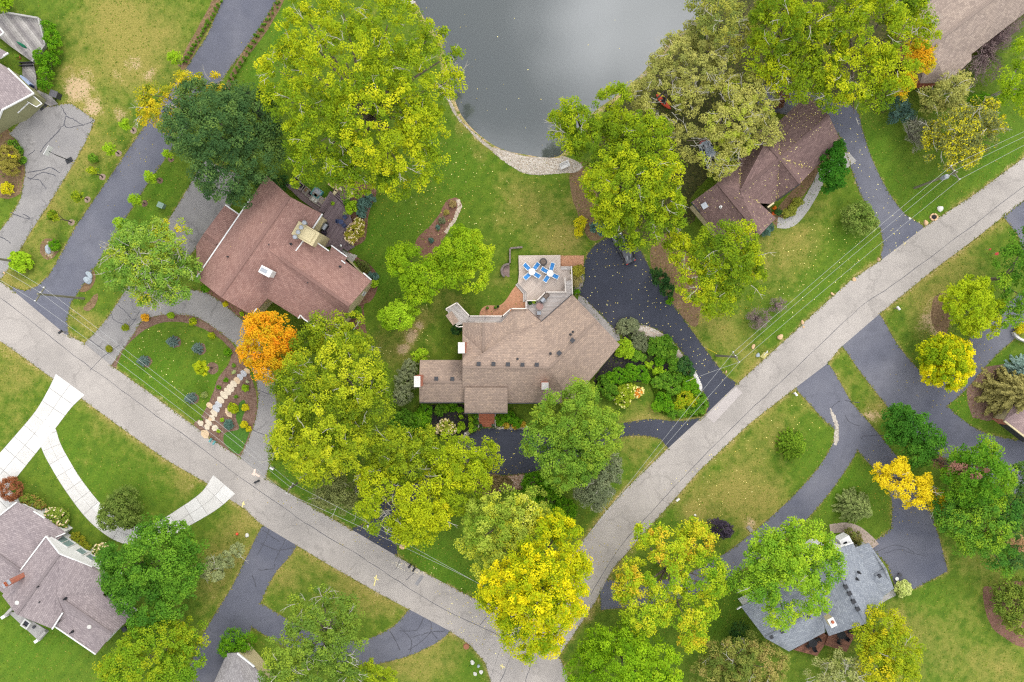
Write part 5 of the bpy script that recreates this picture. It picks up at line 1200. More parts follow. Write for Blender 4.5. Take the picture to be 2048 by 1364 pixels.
# the planted bed in the arms of the circular drive: each clump its own plant
BED = [('spreading grey-green juniper at the top of the gravel-edged bed',[(1250,652,15),(1265,650,13),(1240,660,9)],.8,GREYG*.9),
 ('lime mound at the east corner of the tan roof',[(1250,692,14),(1255,704,13),(1240,705,9)],1.2,LIME*.85),
 ('sage shrub beside the black mulch near the pale gravel',[(1278,675,13),(1285,690,12),(1270,690,9)],1.0,GREYG*.8),
 ('green shrub south of the lime mound at the roof corner',[(1272,712,11),(1284,714,8)],1.0,MID),
 ('broad green yew beside the curve of pale gravel',[(1315,690,17),(1330,685,14),(1325,705,14),(1305,700,10)],1.4,MID),
 ('feathery green shrub overhanging the pale gravel',[(1335,678,9),(1345,700,10)],1.3,MID*.9),
 ('small oval boxwood ringed by black mulch',[(1319,722,10)],1.0,HEDGE),
 ('tall green shrub between the boxwood and the gravel edge',[(1345,720,11),(1350,735,10),(1340,708,8)],1.4,MID),
 ('dark green yew at the drive edge where the gravel ends',[(1370,728,14),(1378,742,11),(1362,735,10)],1.5,DEEP*1.2),
 ('long bright green hedge in front of the angled wing',[(1262,745,16),(1240,752,16),(1280,745,13),(1222,757,12),(1290,755,10)],1.4,HEDGE),
 ('dark clipped hedge at the south corner of the angled wing',[(1210,775,16),(1222,785,14),(1205,760,10)],1.6,MID*.85),
 ('lime shrub between the long hedge and the small boxwood',[(1298,728,8),(1325,740,8),(1312,742,7)],.9,LIME*.9),
 ('yellow-flowered shrub with cream blossoms in front of the angled wing',[(1252,785,16),(1245,800,14),(1262,778,11)],1.4,pal((126,150,36),(160,172,50))),
 ('orange-red shrub beside the yellow-flowered one',[(1274,786,8),(1280,782,7)],.9,pal((206,130,50),(220,156,50),(196,110,70))),
 ('green shrub mass in the middle of the bed above the lawn nook',[(1330,760,16),(1345,775,14),(1315,765,12),(1355,755,12)],1.2,MID),
 ('leafy green shrub on the lawn side near the power line',[(1325,800,15),(1335,812,12),(1315,812,11)],1.0,HEDGE),
 ('yellow-green daylilies at the tip of the bed by the road',[(1370,795,16),(1385,800,13),(1360,808,12)],.7,pal((110,146,26),(140,160,30),(170,160,36))),
 ('deep green groundcover along the drive curve at the bed tip',[(1400,795,11),(1405,808,11),(1400,820,9)],.7,MID),
 ('green daylily clump behind the stone edging',[(1380,765,13),(1390,778,10),(1370,775,10)],.8,HEDGE),
 ('low green plants along the lower edge of the bed',[(1385,820,10),(1365,825,10),(1345,828,9)],.5,MID)]
for i, (lb, lo, h_, pl_) in enumerate(BED):
    shrub('garden_shrub', lb, [(x_, y_, r_ * 1.2) for x_, y_, r_ in lo], h_, pl_ * 1.1, 'shrub', 'shrubs planted inside the circular drive', ls=.19, rc=.28, flowers=pal((236,228,130),(240,232,170)) if 'yellow-flowered' in lb else None, nfl=36)

# ---- saplings along the blue drive: apparent crown, and foot in its mulch ring
def ring(px, py, r, m=None):
    pts = [(px + r * math.cos(a) * random.uniform(.9, 1.1), py + r * math.sin(a) * random.uniform(.9, 1.1)) for a in np.linspace(0, 2 * np.pi, 15)[:-1]]
    return sheet('mulch_ring', [pts], .012, m or M_MULCH)
M_RINGP = mat_mulch('pinkish_mulch', C(176,150,132), C(206,182,164))
SAP = [((350,117),(361,127),15,'topmost sapling, where the gravel strip meets the yellowing tree',LIME),((252,250),(267,261),13,'lime sapling on the field side of the drive, next below the bare sandy patch',LIME),
 ((219,299),(237,307),14,'fullest lime sapling on the field side of the blue drive',LIME),((185,343),(205,354),11,'thin yellowish sapling abreast of the basketball hoop',GREEN_Y),((156,393),(175,399),13,'yellow-green sapling below the thin yellowish one',GREEN_Y),
 ((108,432),(143,445),13,'lowest field-side sapling, faded and thin, beside the worn drive',GREEN_Y),((300,353),(320,361),14,'round lime sapling on the mown verge, nearest the dark green tree',LIME),((271,400),(289,407),14,'lime sapling on the mown verge beside the green utility box',LIME),
 ((240,446),(257,455),13,'verge sapling close to the green and yellow round tree',LIME),((335,309),(342,318),10,'small sapling half under the dark green tree at the verge',LIME)]
for a, b, r, lb, pl_ in SAP:
    ring(b[0], b[1], 6.5, M_RINGP if a[0] < 260 else M_MULCH)
    tree('sapling', lb, 'sapling', [(a[0], a[1], r), (a[0] - 4, a[1] - 3, r * .7), (a[0] + 4, a[1] + 3, r * .6)], 3.6, pl_, k=1.6, rc=.32, per=26, ls=.2, base=b, bark=M_BARK_D, group='saplings along the blue drive')
for (x, y, r, lb, pl_) in ((185,316,10,'low green sapling shoot between the two rows by the drive',MID),(103,430,9,'darker green young shoot beside the worn drive',MID)):
    shrub('young_shrub', lb, [(x, y, r), (x + 5, y + 3, r * .6)], .9, pl_, 'shrub', ls=.18, rc=.22)
for (x, y, bx, by, lb) in ((342,682,351,684,'dwarf blue-green spruce nearest the loop drive on the circle lawn'),(392,697,401,698,'dwarf blue-green spruce near the orange maple end of the circle lawn'),(283,722,293,723,'dwarf blue-green spruce nearest the drive mouth under the power lines'),(378,797,387,797,'dwarf blue-green spruce beside the flagstone path')):
    ring(bx, by, 11.5, M_MULCH)
    conifer('dwarf_spruce', lb, x, y, 12.5, 2.3, TEAL * .62, base=(bx - 3, by - 1), group='dwarf spruces on the circle lawn', ls=.14, dens=1.6)
ring(425, 736, 12, M_MULCH)
tree('sapling', 'yellow-green sapling in the mulch ring on the circle lawn', 'sapling', [(404, 736, 15), (396, 732, 9), (408, 742, 9)], 4.2, YELG, k=1.8, rc=.32, base=(424, 736), bark=M_BARK_D)
# ------------------------------------------------------------ beds, gravel and stones
ring_out = [(221,742),(222,712),(238,680),(256,654),(284,632),(325,624),(370,625),(414,640),(452,672),(478,708),(504,758),(514,800),(511,850),(480,914)]
ring_in = [(440,892),(388,852),(402,835),(414,812),(427,783),(437,755),(456,730),(463,708),(454,690),(420,664),(380,648),(340,643),(300,654),(270,675),(246,702),(230,742)]
sheet('mulch_bed', [smooth(ring_out, 3, False, .6) + smooth(ring_in, 3, False, .6)], .006, M_MULCH)
sheet('bed_lawn', [smooth([(488,800),(492,815),(484,840),(488,850),(500,852),(498,868),(478,908),(450,890),(448,868),(462,862),(478,858),(472,835),(478,808)], 3, jit=.5)], .011, mat('clipped_turf', C(70,112,24), .95, .3, 5, .5))
sheet('mulch_bed', [smooth([(905,396),(917,398),(924,412),(912,440),(896,462),(880,490),(868,520),(842,512),(830,492),(840,470),(862,450),(880,425),(890,405)], 4, jit=.6)], .006, M_MULCH_R)
sheet('mulch_bed', [smooth([(452,-20),(430,25),(405,75),(375,130),(362,138),(366,110),(392,62),(420,10),(432,-20)], 3, jit=1), smooth([(575,-20),(548,40),(512,92),(480,135),(455,185),(448,180),(470,130),(505,72),(545,15),(560,-20)], 3, jit=1)], .006, M_SOIL)
sheet('mulch_bed', [smooth([(692,500),(715,515),(738,528),(755,552),(754,580),(742,602),(728,610),(729,640),(735,680),(715,660),(695,640),(690,600),(735,560)], 3, jit=.5)], .006, M_MULCH_R)
sheet('mulch_bed', [smooth([(660,350),(700,360),(735,368),(752,378),(750,395),(738,425),(735,450),(730,480),(705,492),(690,470),(680,400)], 3, jit=.6)], .006, M_MULCH_R)
sheet('mulch_bed', [smooth([(856,812),(928,808),(935,826),(936,868),(905,888),(885,875),(862,860),(852,830)], 3, jit=.6)], .006, M_MULCH_D)
sheet('mulch_bed', [smooth([(1190,752),(1240,690),(1246,664),(1270,656),(1310,665),(1350,700),(1378,740),(1350,765),(1320,780),(1300,765),(1250,765),(1200,775)], 3, jit=.6)], .006, M_MULCH_D)
sheet('gravel_strip', [smooth([(1268,655),(1282,650),(1302,654),(1338,677),(1368,713),(1376,735),(1362,738),(1350,712),(1330,692),(1300,680),(1280,676)], 4)], .012, M_GRAVEL)
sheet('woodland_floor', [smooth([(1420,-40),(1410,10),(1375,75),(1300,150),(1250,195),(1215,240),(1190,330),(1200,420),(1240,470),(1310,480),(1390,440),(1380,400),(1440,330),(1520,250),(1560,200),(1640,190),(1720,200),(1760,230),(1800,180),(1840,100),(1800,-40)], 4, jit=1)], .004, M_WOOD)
sheet('mulch_bed', [smooth([(1140,345),(1160,325),(1185,335),(1200,420),(1210,470),(1180,480),(1160,440),(1142,385)], 3, jit=1)], .006, M_SOIL)
sheet('mulch_bed', [smooth([(1310,480),(1350,470),(1400,560),(1400,620),(1390,655),(1360,630),(1340,598),(1315,555),(1300,520)], 3, jit=1)], .006, M_SOIL)
sheet('mulch_bed', [smooth([(940,955),(1000,952),(1065,946),(1090,960),(1060,975),(1000,985),(955,990)], 3, jit=1)], .006, M_SOIL)
sheet('mulch_bed', [[(1932,770),(1960,735),(2010,728),(2060,740),(2060,800),(2010,835),(1975,842),(1945,835),(1935,805)]], .006, M_MULCH)
sheet('mulch_bed', [smooth([(1865,600),(1890,590),(1900,640),(1890,670),(1865,650)], 3, jit=1)], .005, M_SOIL)
sheet('mulch_bed', [smooth([(1545,440),(1565,445),(1640,345),(1672,300),(1650,290),(1620,340),(1560,410)], 3, jit=.6)], .006, M_SOIL)
sheet('mulch_bed', [smooth([(410,575),(430,580),(490,625),(505,645),(498,650),(470,628),(400,600)], 3, jit=.6)], .012, M_MULCH_R)
sheet('mulch_bed', [smooth([(1966,1180),(1985,1172),(2060,1170),(2060,1290),(2000,1270),(1975,1235)], 4, jit=.4)], .006, M_MULCH_R)
sheet('mulch_bed', [smooth([(0,252),(22,268),(40,300),(50,345),(44,385),(0,395),(-30,330)], 3, jit=.5)], .006, M_SOIL)
sheet('mulch_bed', [smooth([(85,480),(105,478),(122,488),(112,510),(95,520),(80,505)], 3, jit=.5), smooth([(165,550),(180,538),(190,545),(190,562),(178,580),(160,584),(158,570)], 3, jit=.5), smooth([(188,590),(196,588),(192,608),(178,622),(166,616),(180,600)], 3, jit=.5)], .006, M_SOIL)
sheet('sandy_bed', [smooth([(984,296),(1003,299),(1050,312),(1110,318),(1128,312),(1165,330),(1150,345),(1120,346),(1080,350),(1045,345),(1015,325)], 4, jit=.6), smooth([(890,180),(899,192),(916,231),(951,269),(984,294),(986,303),(968,290),(942,266),(910,231),(894,198)], 3, jit=1.2)], .008, M_GRAVEL)

def pebbles(name, poly, n, smin, smax, cols, z=.0):
    """loose stones nobody could count, one mesh"""
    poly = np.array(poly); x0, y0 = poly.min(0); x1, y1 = poly.max(0)
    X = rng.uniform(x0, x1, n * 3); Y = rng.uniform(y0, y1, n * 3); k = inpoly(X, Y, [tuple(p) for p in poly]); X, Y = X[k][:n], Y[k][:n]; n = len(X)
    s = rng.uniform(smin, smax, n) ; V = np.array([(1,0,0),(0,1,0),(-1,0,0),(0,-1,0),(0,0,.75),(.7,.7,.3),(-.7,.7,.3),(-.7,-.7,.3),(.7,-.7,.3)], float)
    F = [(0,5,4),(5,1,4),(1,6,4),(6,2,4),(2,7,4),(7,3,4),(3,8,4),(8,0,4)]
    a = rng.uniform(0, 6.28, n); ca, sa = np.cos(a), np.sin(a); asp = rng.uniform(.6, 1, n)
    vx = V[None, :, 0] * s[:, None]; vy = V[None, :, 1] * (s * asp)[:, None]
    wx = (X - 1024) * S; wy = (682 - Y) * S
    v = np.stack([wx[:, None] + vx * ca[:, None] - vy * sa[:, None], wy[:, None] + vx * sa[:, None] + vy * ca[:, None], z + V[None, :, 2] * s[:, None] * rng.uniform(.6, 1, n)[:, None]], -1).reshape(-1, 3)
    f = (np.array(F)[None] + (np.arange(n) * 9)[:, None, None]).reshape(-1, 3)
    me = bpy.data.meshes.new(name); me.vertices.add(len(v)); me.vertices.foreach_set('co', v.astype(np.float32).ravel())
    me.loops.add(f.size); me.loops.foreach_set('vertex_index', f.ravel().astype(np.int32)); me.polygons.add(len(f)); me.polygons.foreach_set('loop_start', np.arange(0, f.size, 3, dtype=np.int32))
    c = np.repeat(pick(cols, rng.random(n)), 9, 0); at = me.color_attributes.new('col', 'FLOAT_COLOR', 'POINT'); at.data.foreach_set('color', np.concatenate([c, np.ones((len(c), 1))], 1).astype(np.float32).ravel())
    me.update(); me.materials.append(M_PEB); o = bpy.data.objects.new(name, me); COL.objects.link(o); o['kind'] = 'stuff'; return o
M_PEB = mat_leaf('stone_grain', 0.0)
def palk(*cs): return np.array([C(*c) for c in cs])
STN = palk((176,162,146),(206,196,182),(226,218,206),(190,172,150),(160,150,140))
pebbles('gravel', smooth([(984,298),(1050,313),(1120,318),(1160,330),(1150,343),(1080,348),(1045,343),(1012,325)], 3), 5200, .05, .13, STN)
pebbles('gravel', smooth([(886,180),(898,190),(915,230),(950,268),(985,296),(972,290),(942,266),(910,230)], 3), 300, .05, .13, STN)
pebbles('gravel', smooth([(1270,657),(1302,656),(1338,679),(1366,715),(1374,734),(1362,736),(1350,712),(1330,692),(1300,680),(1280,676)], 3), 3000, .07, .17, palk((196,176,156),(220,206,190),(234,226,214),(206,170,146)))
pebbles('gravel', smooth([(1383,740),(1388,738),(1404,775),(1398,778)], 2), 260, .09, .2, palk((226,222,214),(240,236,230),(206,200,192)))
pebbles('gravel', smooth([(955,958),(1000,955),(1065,948),(1080,955),(1050,972),(1000,980)], 2), 900, .07, .2, palk((176,140,116),(196,164,140),(214,192,172)))
pebbles('gravel', smooth([(902,892),(935,862),(940,866),(908,897)], 2), 200, .08, .16, STN)
pebbles('gravel', [(992,854),(1055,854),(1055,858),(992,858)], 160, .08, .15, STN)
pebbles('gravel', [(1660,815),(1668,828),(1676,850),(1676,880),(1670,892),(1668,885),(1671,855),(1664,832)], 260, .09, .2, palk((196,186,170),(216,206,192),(170,158,144)))
pebbles('gravel', [(918,398),(924,412),(912,440),(894,466),(888,464),(908,436),(916,412),(912,400)], 620, .06, .13, palk((206,186,164),(226,212,194),(190,168,146)))
pebbles('gravel', [(678,495),(695,505),(715,512),(700,530),(685,520)], 500, .05, .12, palk((186,180,172),(214,208,200)))
pebbles('gravel', [(95,482),(112,490),(104,515),(90,510)], 160, .06, .14, palk((170,150,120),(196,180,150)))
pebbles('gravel', [(1158,552),(1166,540),(1168,560),(1160,585),(1150,590),(1146,560)], 300, .06, .12, palk((150,140,130),(180,170,158)))
pebbles('gravel', [(780,1122),(815,1128),(855,1148),(850,1152),(800,1138)], 160, .05, .13, palk((220,200,160),(236,228,206)))

# stepping stones, each one its own slab
PATH = [((494,742),10,8,'T'),((487,747),10,8,'G'),((480,754),10,8,'G'),((474,761),11,9,'T'),((467,768),11,9,'S'),((461,776),12,10,'S'),((455,783),12,9,'S'),((448,790),13,9,'S'),((441,800),12,9,'S'),((437,808),11,9,'G'),((432,817),12,9,'G'),((428,826),12,9,'S'),((424,836),10,7,'S'),((417,845),11,8,'S'),((414,854),9,8,'S'),((420,838),6,5,'T'),((410,868),13,12,'T'),
        ((401,846),9,8,'S'),((430,856),9,10,'S'),((419,811),10,8,'T'),((457,826),15,8,'T')]
rp = thing('stone_path', 'curving path of pale irregular flagstones through the rock garden', 'stone path', P(450, 800, 0))
for i, ((x, y), w, d, t) in enumerate(PATH):
    ang = R(-48 if i < 17 else random.uniform(-60, 60)); n = random.choice((5, 6, 6, 7)); pts = []
    for q in range(n):
        a = 2 * math.pi * (q + random.uniform(-.2, .2)) / n; ux, uy = math.cos(a) * w * .78, math.sin(a) * d * .7
        pts.append((x + ux * math.cos(ang) + uy * math.sin(ang), y - ux * math.sin(ang) + uy * math.cos(ang)))
    zz = .07 + random.uniform(0, .04)
    MB().prism([P(p[0], p[1], zz)[:2] for p in pts], -.02, zz).build('stepping_stone', {'S': M_STONE, 'G': M_STONE_G, 'T': M_STONE_T}[t], rp)

def boulder(label, px, py, r, m, group='boulders along the verge'):
    bm = bmesh.new(); bmesh.ops.create_icosphere(bm, subdivisions=2, radius=1)
    sx, sy = random.uniform(.8, 1.25), random.uniform(.7, 1.1); ph = [random.uniform(0, 6) for _ in range(3)]
    for v in bm.verts:
        f = 1 + .16 * math.sin(v.co.x * 3 + ph[0]) + .14 * math.sin(v.co.y * 3.4 + ph[1]) + .1 * math.sin(v.co.z * 4 + ph[2])
        v.co = Vector((v.co.x * sx * f, v.co.y * sy * f, v.co.z * .62 * f)) * r * S
    me = bpy.data.meshes.new('boulder'); bm.to_mesh(me); bm.free(); me.materials.append(m)
    o = bpy.data.objects.new('boulder', me); COL.objects.link(o); o.location = P(px, py, 0) + Vector((0, 0, r * S * .3)); o.rotation_euler = (0, 0, random.uniform(0, 6))
    return tag(o, label, 'boulder', group)
for px, py, r, m, lb in ((1880,418,5.5,M_ROCK_W,'whitest boulder, on the verge above the side drive mouth'),(1851,445,5,M_ROCK,'orange-tan boulder beside the side drive mouth'),(1819,437,2.5,M_ROCK_W,'small pale stone at the grass edge of the side drive'),(1757,519,4.5,M_ROCK,'reddish boulder at the corner where the side drive meets the road'),
  (1708,559,3.2,M_ROCK,'small tan boulder on the narrow verge, second from the side drive'),(1664,588,3.5,M_ROCK,'tan boulder below the small tan one on the narrow verge'),(1604,644,4.2,M_ROCK,'tan boulder on the verge below the smaller mauve bush'),(1560,674,6,M_ROCK,'largest pinkish boulder, on the verge between the road and wires'),(1506,693,4.2,M_ROCK,'tan boulder next to the yellow sign on the verge'),(1516,710,4,M_ROCK_G,'flat grey stone right beside the yellow sign'),(1452,744,2.6,M_ROCK,'small tan stone at the inner corner of the circular drive mouth'),(1607,654,2.4,M_ROCK,'tiny tan stone just below the verge boulder at the road'),
  (97,499,8,M_ROCK_G,'single blue-grey boulder beside the lime grass clump on the field verge'),(176,560,8,M_ROCK_G,'lower of two blue-grey boulders in the oval bed by the blue drive'),(181,550,7.5,M_ROCK_G,'upper of two blue-grey boulders in the oval bed by the blue drive'),
  (945,1324,4.8,M_ROCK_W,'biggest white boulder on the lawn by the crossroads'),(957,1332,3.8,M_ROCK_G,'grey boulder next to the biggest white one by the crossroads'),(962,1343,3.4,M_ROCK_W,'angular white boulder nearest the road at the crossroads lawn'),(950,1347,3.6,M_ROCK_W,'round white boulder lowest on the crossroads lawn'),
  (495,1070,4,M_ROCK_W,'white stone beside the cracked drive near the orange ball'),(831,662,3.6,M_ROCK,'flat tan stone in the lawn west of the balcony'),(805,1092,5,M_ROCK,'long tan rock under the golden tree by the court entrance'),(736,1053,3,M_ROCK_W,'small white stone on the grass at the court entrance corner'),(1390,1030,2.4,M_ROCK_W,'small white rock at the road edge of the striped lawn'),(9,546,2.4,M_ROCK,'small tan stone in the grass under the transformer pole'),(800,1128,2.2,M_ROCK_W,'cream stone between the twin black mailboxes')):
    boulder(lb, px, py, r, m)

# small plants: rows along the blue drive and in the rock garden
sp = shrub('small_shrub', 'small green shrub in the gravel strip along the blue drive', [(600, 682, 3.2)], .5, MID * .8, 'shrub', 'small shrubs along the blue drive', ls=.12, rc=.12, per=16)
rows = []
for k in range(15):
    t = k / 14
    rows += [(445 - 72 * t + random.uniform(-1.5, 1.5), 5 + 120 * t), (437 - 68 * t + random.uniform(-1.5, 1.5), 12 + 112 * t)]
for k in range(15):
    t = k / 14
    rows += [(561 - 98 * t + random.uniform(-1.5, 1.5), 5 + 160 * t), (553 - 92 * t + random.uniform(-1.5, 1.5), 8 + 150 * t)]
for i, (x, y) in enumerate(rows):
    if i == 0: sp.location = P(x, y, 0)
    else: copy_tree(sp, P(x, y, 0), random.uniform(0, 6), scale=(s_ := random.uniform(.7, 1.25), s_, s_))
RG = [(437,775,5,HEDGE,'dark green tuft at the top of the rock garden path'),(452,760,5,HEDGE,'green tuft beside the flagstones below the sapling'),(467,731,4,MID,'tuft at the upper edge of the rock garden'),(467,744,4,pal((190,196,150),(160,176,90)),'white-flecked tuft beside the upper flagstones'),(490,776,8,LIME*.9,'lime mound east of the flagstones'),(472,793,4,MID,'small green tuft in the middle of the rock garden'),
 (466,816,12,YELG,'large yellow-green shrub behind the tan slab in the rock garden'),(490,815,8,GOLD,'yellow shrub beside the narrow turf strip'),(488,849,8,GOLD,'yellow shrub above the small turf patch'),(457,849,11,BLUEG,'round blue-green dwarf spruce at the wires in the rock garden'),(444,840,4,LIME*.9,'small lime tuft next to the round dwarf spruce'),(437,862,4,LIME*.9,'small lime tuft near the teal mailboxes'),(402,838,3,MID,'tiny tuft beside the leftover slab by the lawn'),(495,763,3,pal((200,200,170),(170,180,110)),'pale tuft at the top end of the path'),
 (408,790,7,SILV*.8,'silvery tuft at the lawn edge under the wires'),(497,858,6,GOLD,'low golden tuft at the loop drive edge'),
 (290,635,9,pal((214,160,40),(226,176,50)),'orange shrub in the bed ring at the loop drive'),(250,655,8,pal((120,140,40),(150,160,40)),'olive shrub in the bed ring near the drive mouth'),(218,697,8,pal((120,130,40),(156,150,44)),'olive shrub at the drive mouth end of the bed ring'),(341,631,8,LIME*.9,'lime shrub at the top of the bed ring'),(385,643,9,YELG,'yellow-green shrub in the bed ring past the top'),(423,671,8,YELG,'yellow-green shrub in the bed ring below the house'),(455,704,9,HEDGE,'green shrub at the maple end of the bed ring'),
 (905,408,8,pal((150,130,84),(170,148,96)),'larger tan mound at the tip of the kidney bed'),(893,425,6,pal((150,140,70),(170,156,80)),'smaller tan mound in the kidney bed'),(884,441,8,GREYG*.8,'grey-green mound in the middle of the kidney bed'),(875,455,5,BLUEG,'blue-green cushion in the kidney bed'),(862,481,6,BLUEG,'round blue-green dwarf conifer at the low end of the kidney bed'),
 (410,577,9,HEDGE,'green shrub at the wall corner of the red-brown roof'),(450,608,6,GOLD,'golden tuft under the south eave of the red-brown roof'),(483,628,5,LIME,'lime tuft under the south eave by the orange maple'),(1549,416,4,pal((226,120,40),(236,150,50)),'orange mums at the porch of the plum roofed house'),(1546,427,4,pal((200,90,60),(226,120,50)),'rust mums below the orange ones at the plum porch'),(109,490,13,HEDGE,'lime grass clump above the single blue-grey boulder'),
 (1033,608,3,HEDGE,'')]
for (x, y, r, pl_, lb) in RG[:-1]:
    shrub('garden_plant', lb, [(x, y, r), (x + r * .4, y + r * .2, r * .6)], max(.4, r * S * 1.0), pl_, 'plant', 'small plants in the garden beds', ls=.14, rc=.18, per=20)

# ------------------------------------------------------------ decks and terraces
Zl, Zu = .45, 1.3
pd = thing('patio_deck', 'pale composite patio deck with two blue-chaired tables behind the tan-roofed house', 'deck', P(1085, 555, 0))
low = [(1037,511),(1121,510),(1121,534),(1140,534),(1144,560),(1132,562),(1132,584),(1091,584),(1074,600),(1053,600),(1053,585),(1036,566),(1038,548)]
boards(pd, low, Zl, R(45), .19, M_TREX[0], mats=M_TREX)
MB().prism([P(p[0], p[1], Zl)[:2] for p in inset([(q[0], q[1]) for q in low], 1)], -.05, Zl - .05).build('skirt', M_TREX[1], pd)
up = [(1053,602),(1074,601),(1092,585),(1132,585),(1132,562),(1144,560),(1145,588),(1083,644),(1080,640),(1056,618),(1053,618)]
boards(pd, up, Zu, 0, .2, M_TREXG[0], 'upper_board', mats=M_TREXG)
MB().prism([P(p[0], p[1], Zu)[:2] for p in up], -.05, Zu - .06).build('upper_skirt', M_TREX[1], pd)
# steps
for k, st in enumerate(([(1034,567),(1037,564),(1053,583),(1053,602),(1050,602),(1050,585)], [(1031,570),(1034,567),(1050,585),(1050,603),(1046,604),(1046,587)])):
    z = Zl - .15 * (k + 1); MB().prism([P(p[0], p[1], z)[:2] for p in st], -.05, z).build('step', M_TREXG[k], pd)
for k in range(3):
    MB().prism([P(x, y, .3)[:2] for x, y in ((1122, 533 + k * 2.2), (1141, 533 + k * 2.2), (1141, 535.2 + k * 2.2), (1122, 535.2 + k * 2.2))], -.05, .5 + .12 * k).build('step', M_TREXG[k], pd)
def railing(parent, pts, z, hgt, m=M_RAIL, w=.13, step=1.5):
    for a, b in zip(pts[:-1], pts[1:]):
        A, B = P(*a, z + hgt), P(*b, z + hgt)
        A0, B0 = Vector((A.x, A.y, z)), Vector((B.x, B.y, z))
        MB().bar(A, B, w, .07).build('rail', m, parent)
        bal = MB(); n = max(1, int((B - A).length / step)); nb = int((B - A).length / .14)
        for i in range(1, nb): q = A.lerp(B, i / nb); bal.box((q.x, q.y, z + hgt / 2), (.035, .035, hgt))
        bal.bar(A0 + Vector((0, 0, .1)), B0 + Vector((0, 0, .1)), .05, .05)
        o = bal.build('baluster', m, parent); o['kind'] = 'stuff'
        for i in range(n + 1):
            q = A.lerp(B, i / n); MB().box((q.x, q.y, z + hgt * .53), (.12, .12, hgt * 1.06)).build('post', m, parent)
railing(pd, [(1052,619),(1052,601),(1074,601),(1091,584),(1132,584)], Zu, .95)
railing(pd, [(1131,584),(1130,556)], Zu - .3, .9); railing(pd, [(1143,533),(1145,588)], Zu - .4, .9)
bal = thing('balcony_deck', 'white-railed balcony deck with angled end at the back of the tan-roofed house', 'deck', P(950, 635, 0))
bp = [(893,619),(914,605),(939,632),(1004,632),(1022,617),(1052,617),(1052,622),(1003,646),(925,648),(915,651),(903,640)]
boards(bal, [(893,619),(914,605),(939,632),(939,648),(925,648),(915,651),(903,640)], 2.5, R(-40), .2, M_TREXG[0], mats=M_TREXG)
boards(bal, [(939,632),(1004,632),(1020,619),(1020,640),(1003,647),(939,648)], 2.5, 0, .2, M_TREXG[0], mats=M_TREXG)
for x, y in ((897,622),(914,609),(938,637),(970,637),(1000,637)):
    q = P(x, y, 2.5); MB().box((q.x, q.y, 1.2), (.16, .16, 2.4)).build('support_post', M_RAIL, bal)
railing(bal, [(893,620),(891,618),(914,605),(939,632),(1005,632),(1022,617),(1052,617)], 2.5, .95)
railing(bal, [(912,651),(916,654),(925,653)], 2.5, .95); railing(bal, [(950,644),(990,644)], 2.3, .5)
roof_mesh('shed_roof', [[(891,631,3.3),(903,622,3.3),(918,642,3.9),(906,651,3.7)]], ROOF_A, bal)
sheet('brick_patio', [smooth([(959,632),(960,624),(966,615),(976,611),(996,611),(1006,606),(1016,594),(1024,581),(1031,572)], 4, False) + [(1047,587),(1047,604),(1053,604),(1053,640),(960,640)]], .03, M_PAVER)
sheet('brick_walk', [[(1120,511),(1168,511),(1167,534),(1120,534)]], .03, M_PAVER)
st = thing('porch_steps', 'broad orange brick steps leading from the porch roof down to the court', 'steps', P(973, 840, 0))
for k in range(6):
    y0 = 826 + k * 4.6; z = .9 - .15 * k
    MB().prism([P(x, y, z)[:2] for x, y in ((958, y0 - (3 if k else 8)), (989, y0 - (3 if k else 8)), (989, y0 + 4.6), (958, y0 + 4.6))], -.05, z).build('step', M_STEP, st)
for x in (957, 990.5):
    MB().prism([P(a, b, .5)[:2] for a, b in ((x - 1.2, 827), (x + 1.2, 827), (x + 1.2, 856), (x - 1.2, 856))], -.05, .55).build('flank_wall', M_GRAVEL, st)
def pot(label, px, py, z, r, m, pl_, group='potted plants'):
    g = P(px, py, z); t = thing('potted_plant', label, 'potted plant', g, group)
    MB().lathe(g, [(r * .65, 0), (r, r * 1.3), (r * 1.1, r * 1.35), (r * .9, r * 1.3)], 12).build('pot', m, t)
    n = 90; u = dirs(n, -.2); leaf_mesh('foliage', np.array(g) + np.array([0, 0, r * 1.7]) + u * r * rng.uniform(.5, 1.25, n)[:, None], u + np.array([0, 0, .6]), np.full(n, r * .55), pick(pl_, rng.random(n)), parent=t)
for x, y, lb in ((961,850,'white pot of leaves at the west foot of the brick steps'),(963,854,'lower white pot at the west foot of the brick steps'),(986,850,'white pot of leaves at the east foot of the brick steps'),(990,854,'lower white pot at the east foot of the brick steps')):
    pot(lb, x, y, .05, .2, M_WHITE, DEEP)
pot('small dark pot standing alone on the orange brick patio', 975, 616, .03, .2, M_DARK, MID); pot('green pot beside another dark pot on the orange brick patio', 991, 615, .03, .2, M_DARK, MID); pot('dark bare pot next to the green one on the brick patio', 996, 613, .03, .17, M_BLACK, DEEP)
pot('dark pot in the corner of the upper deck', 1060, 606, Zu, .26, M_BLACK, DEEP); pot('lime plant box by the upper deck railing', 1068, 604, Zu, .25, M_DARK, LIME)
pot('lime potted plant at the corner of the plum terrace steps', 667, 408, .6, .25, M_DARK, LIME); pot('potted succulent on the terrace edge by the navy chair', 691, 428, .6, .25, M_GREY, SILV)

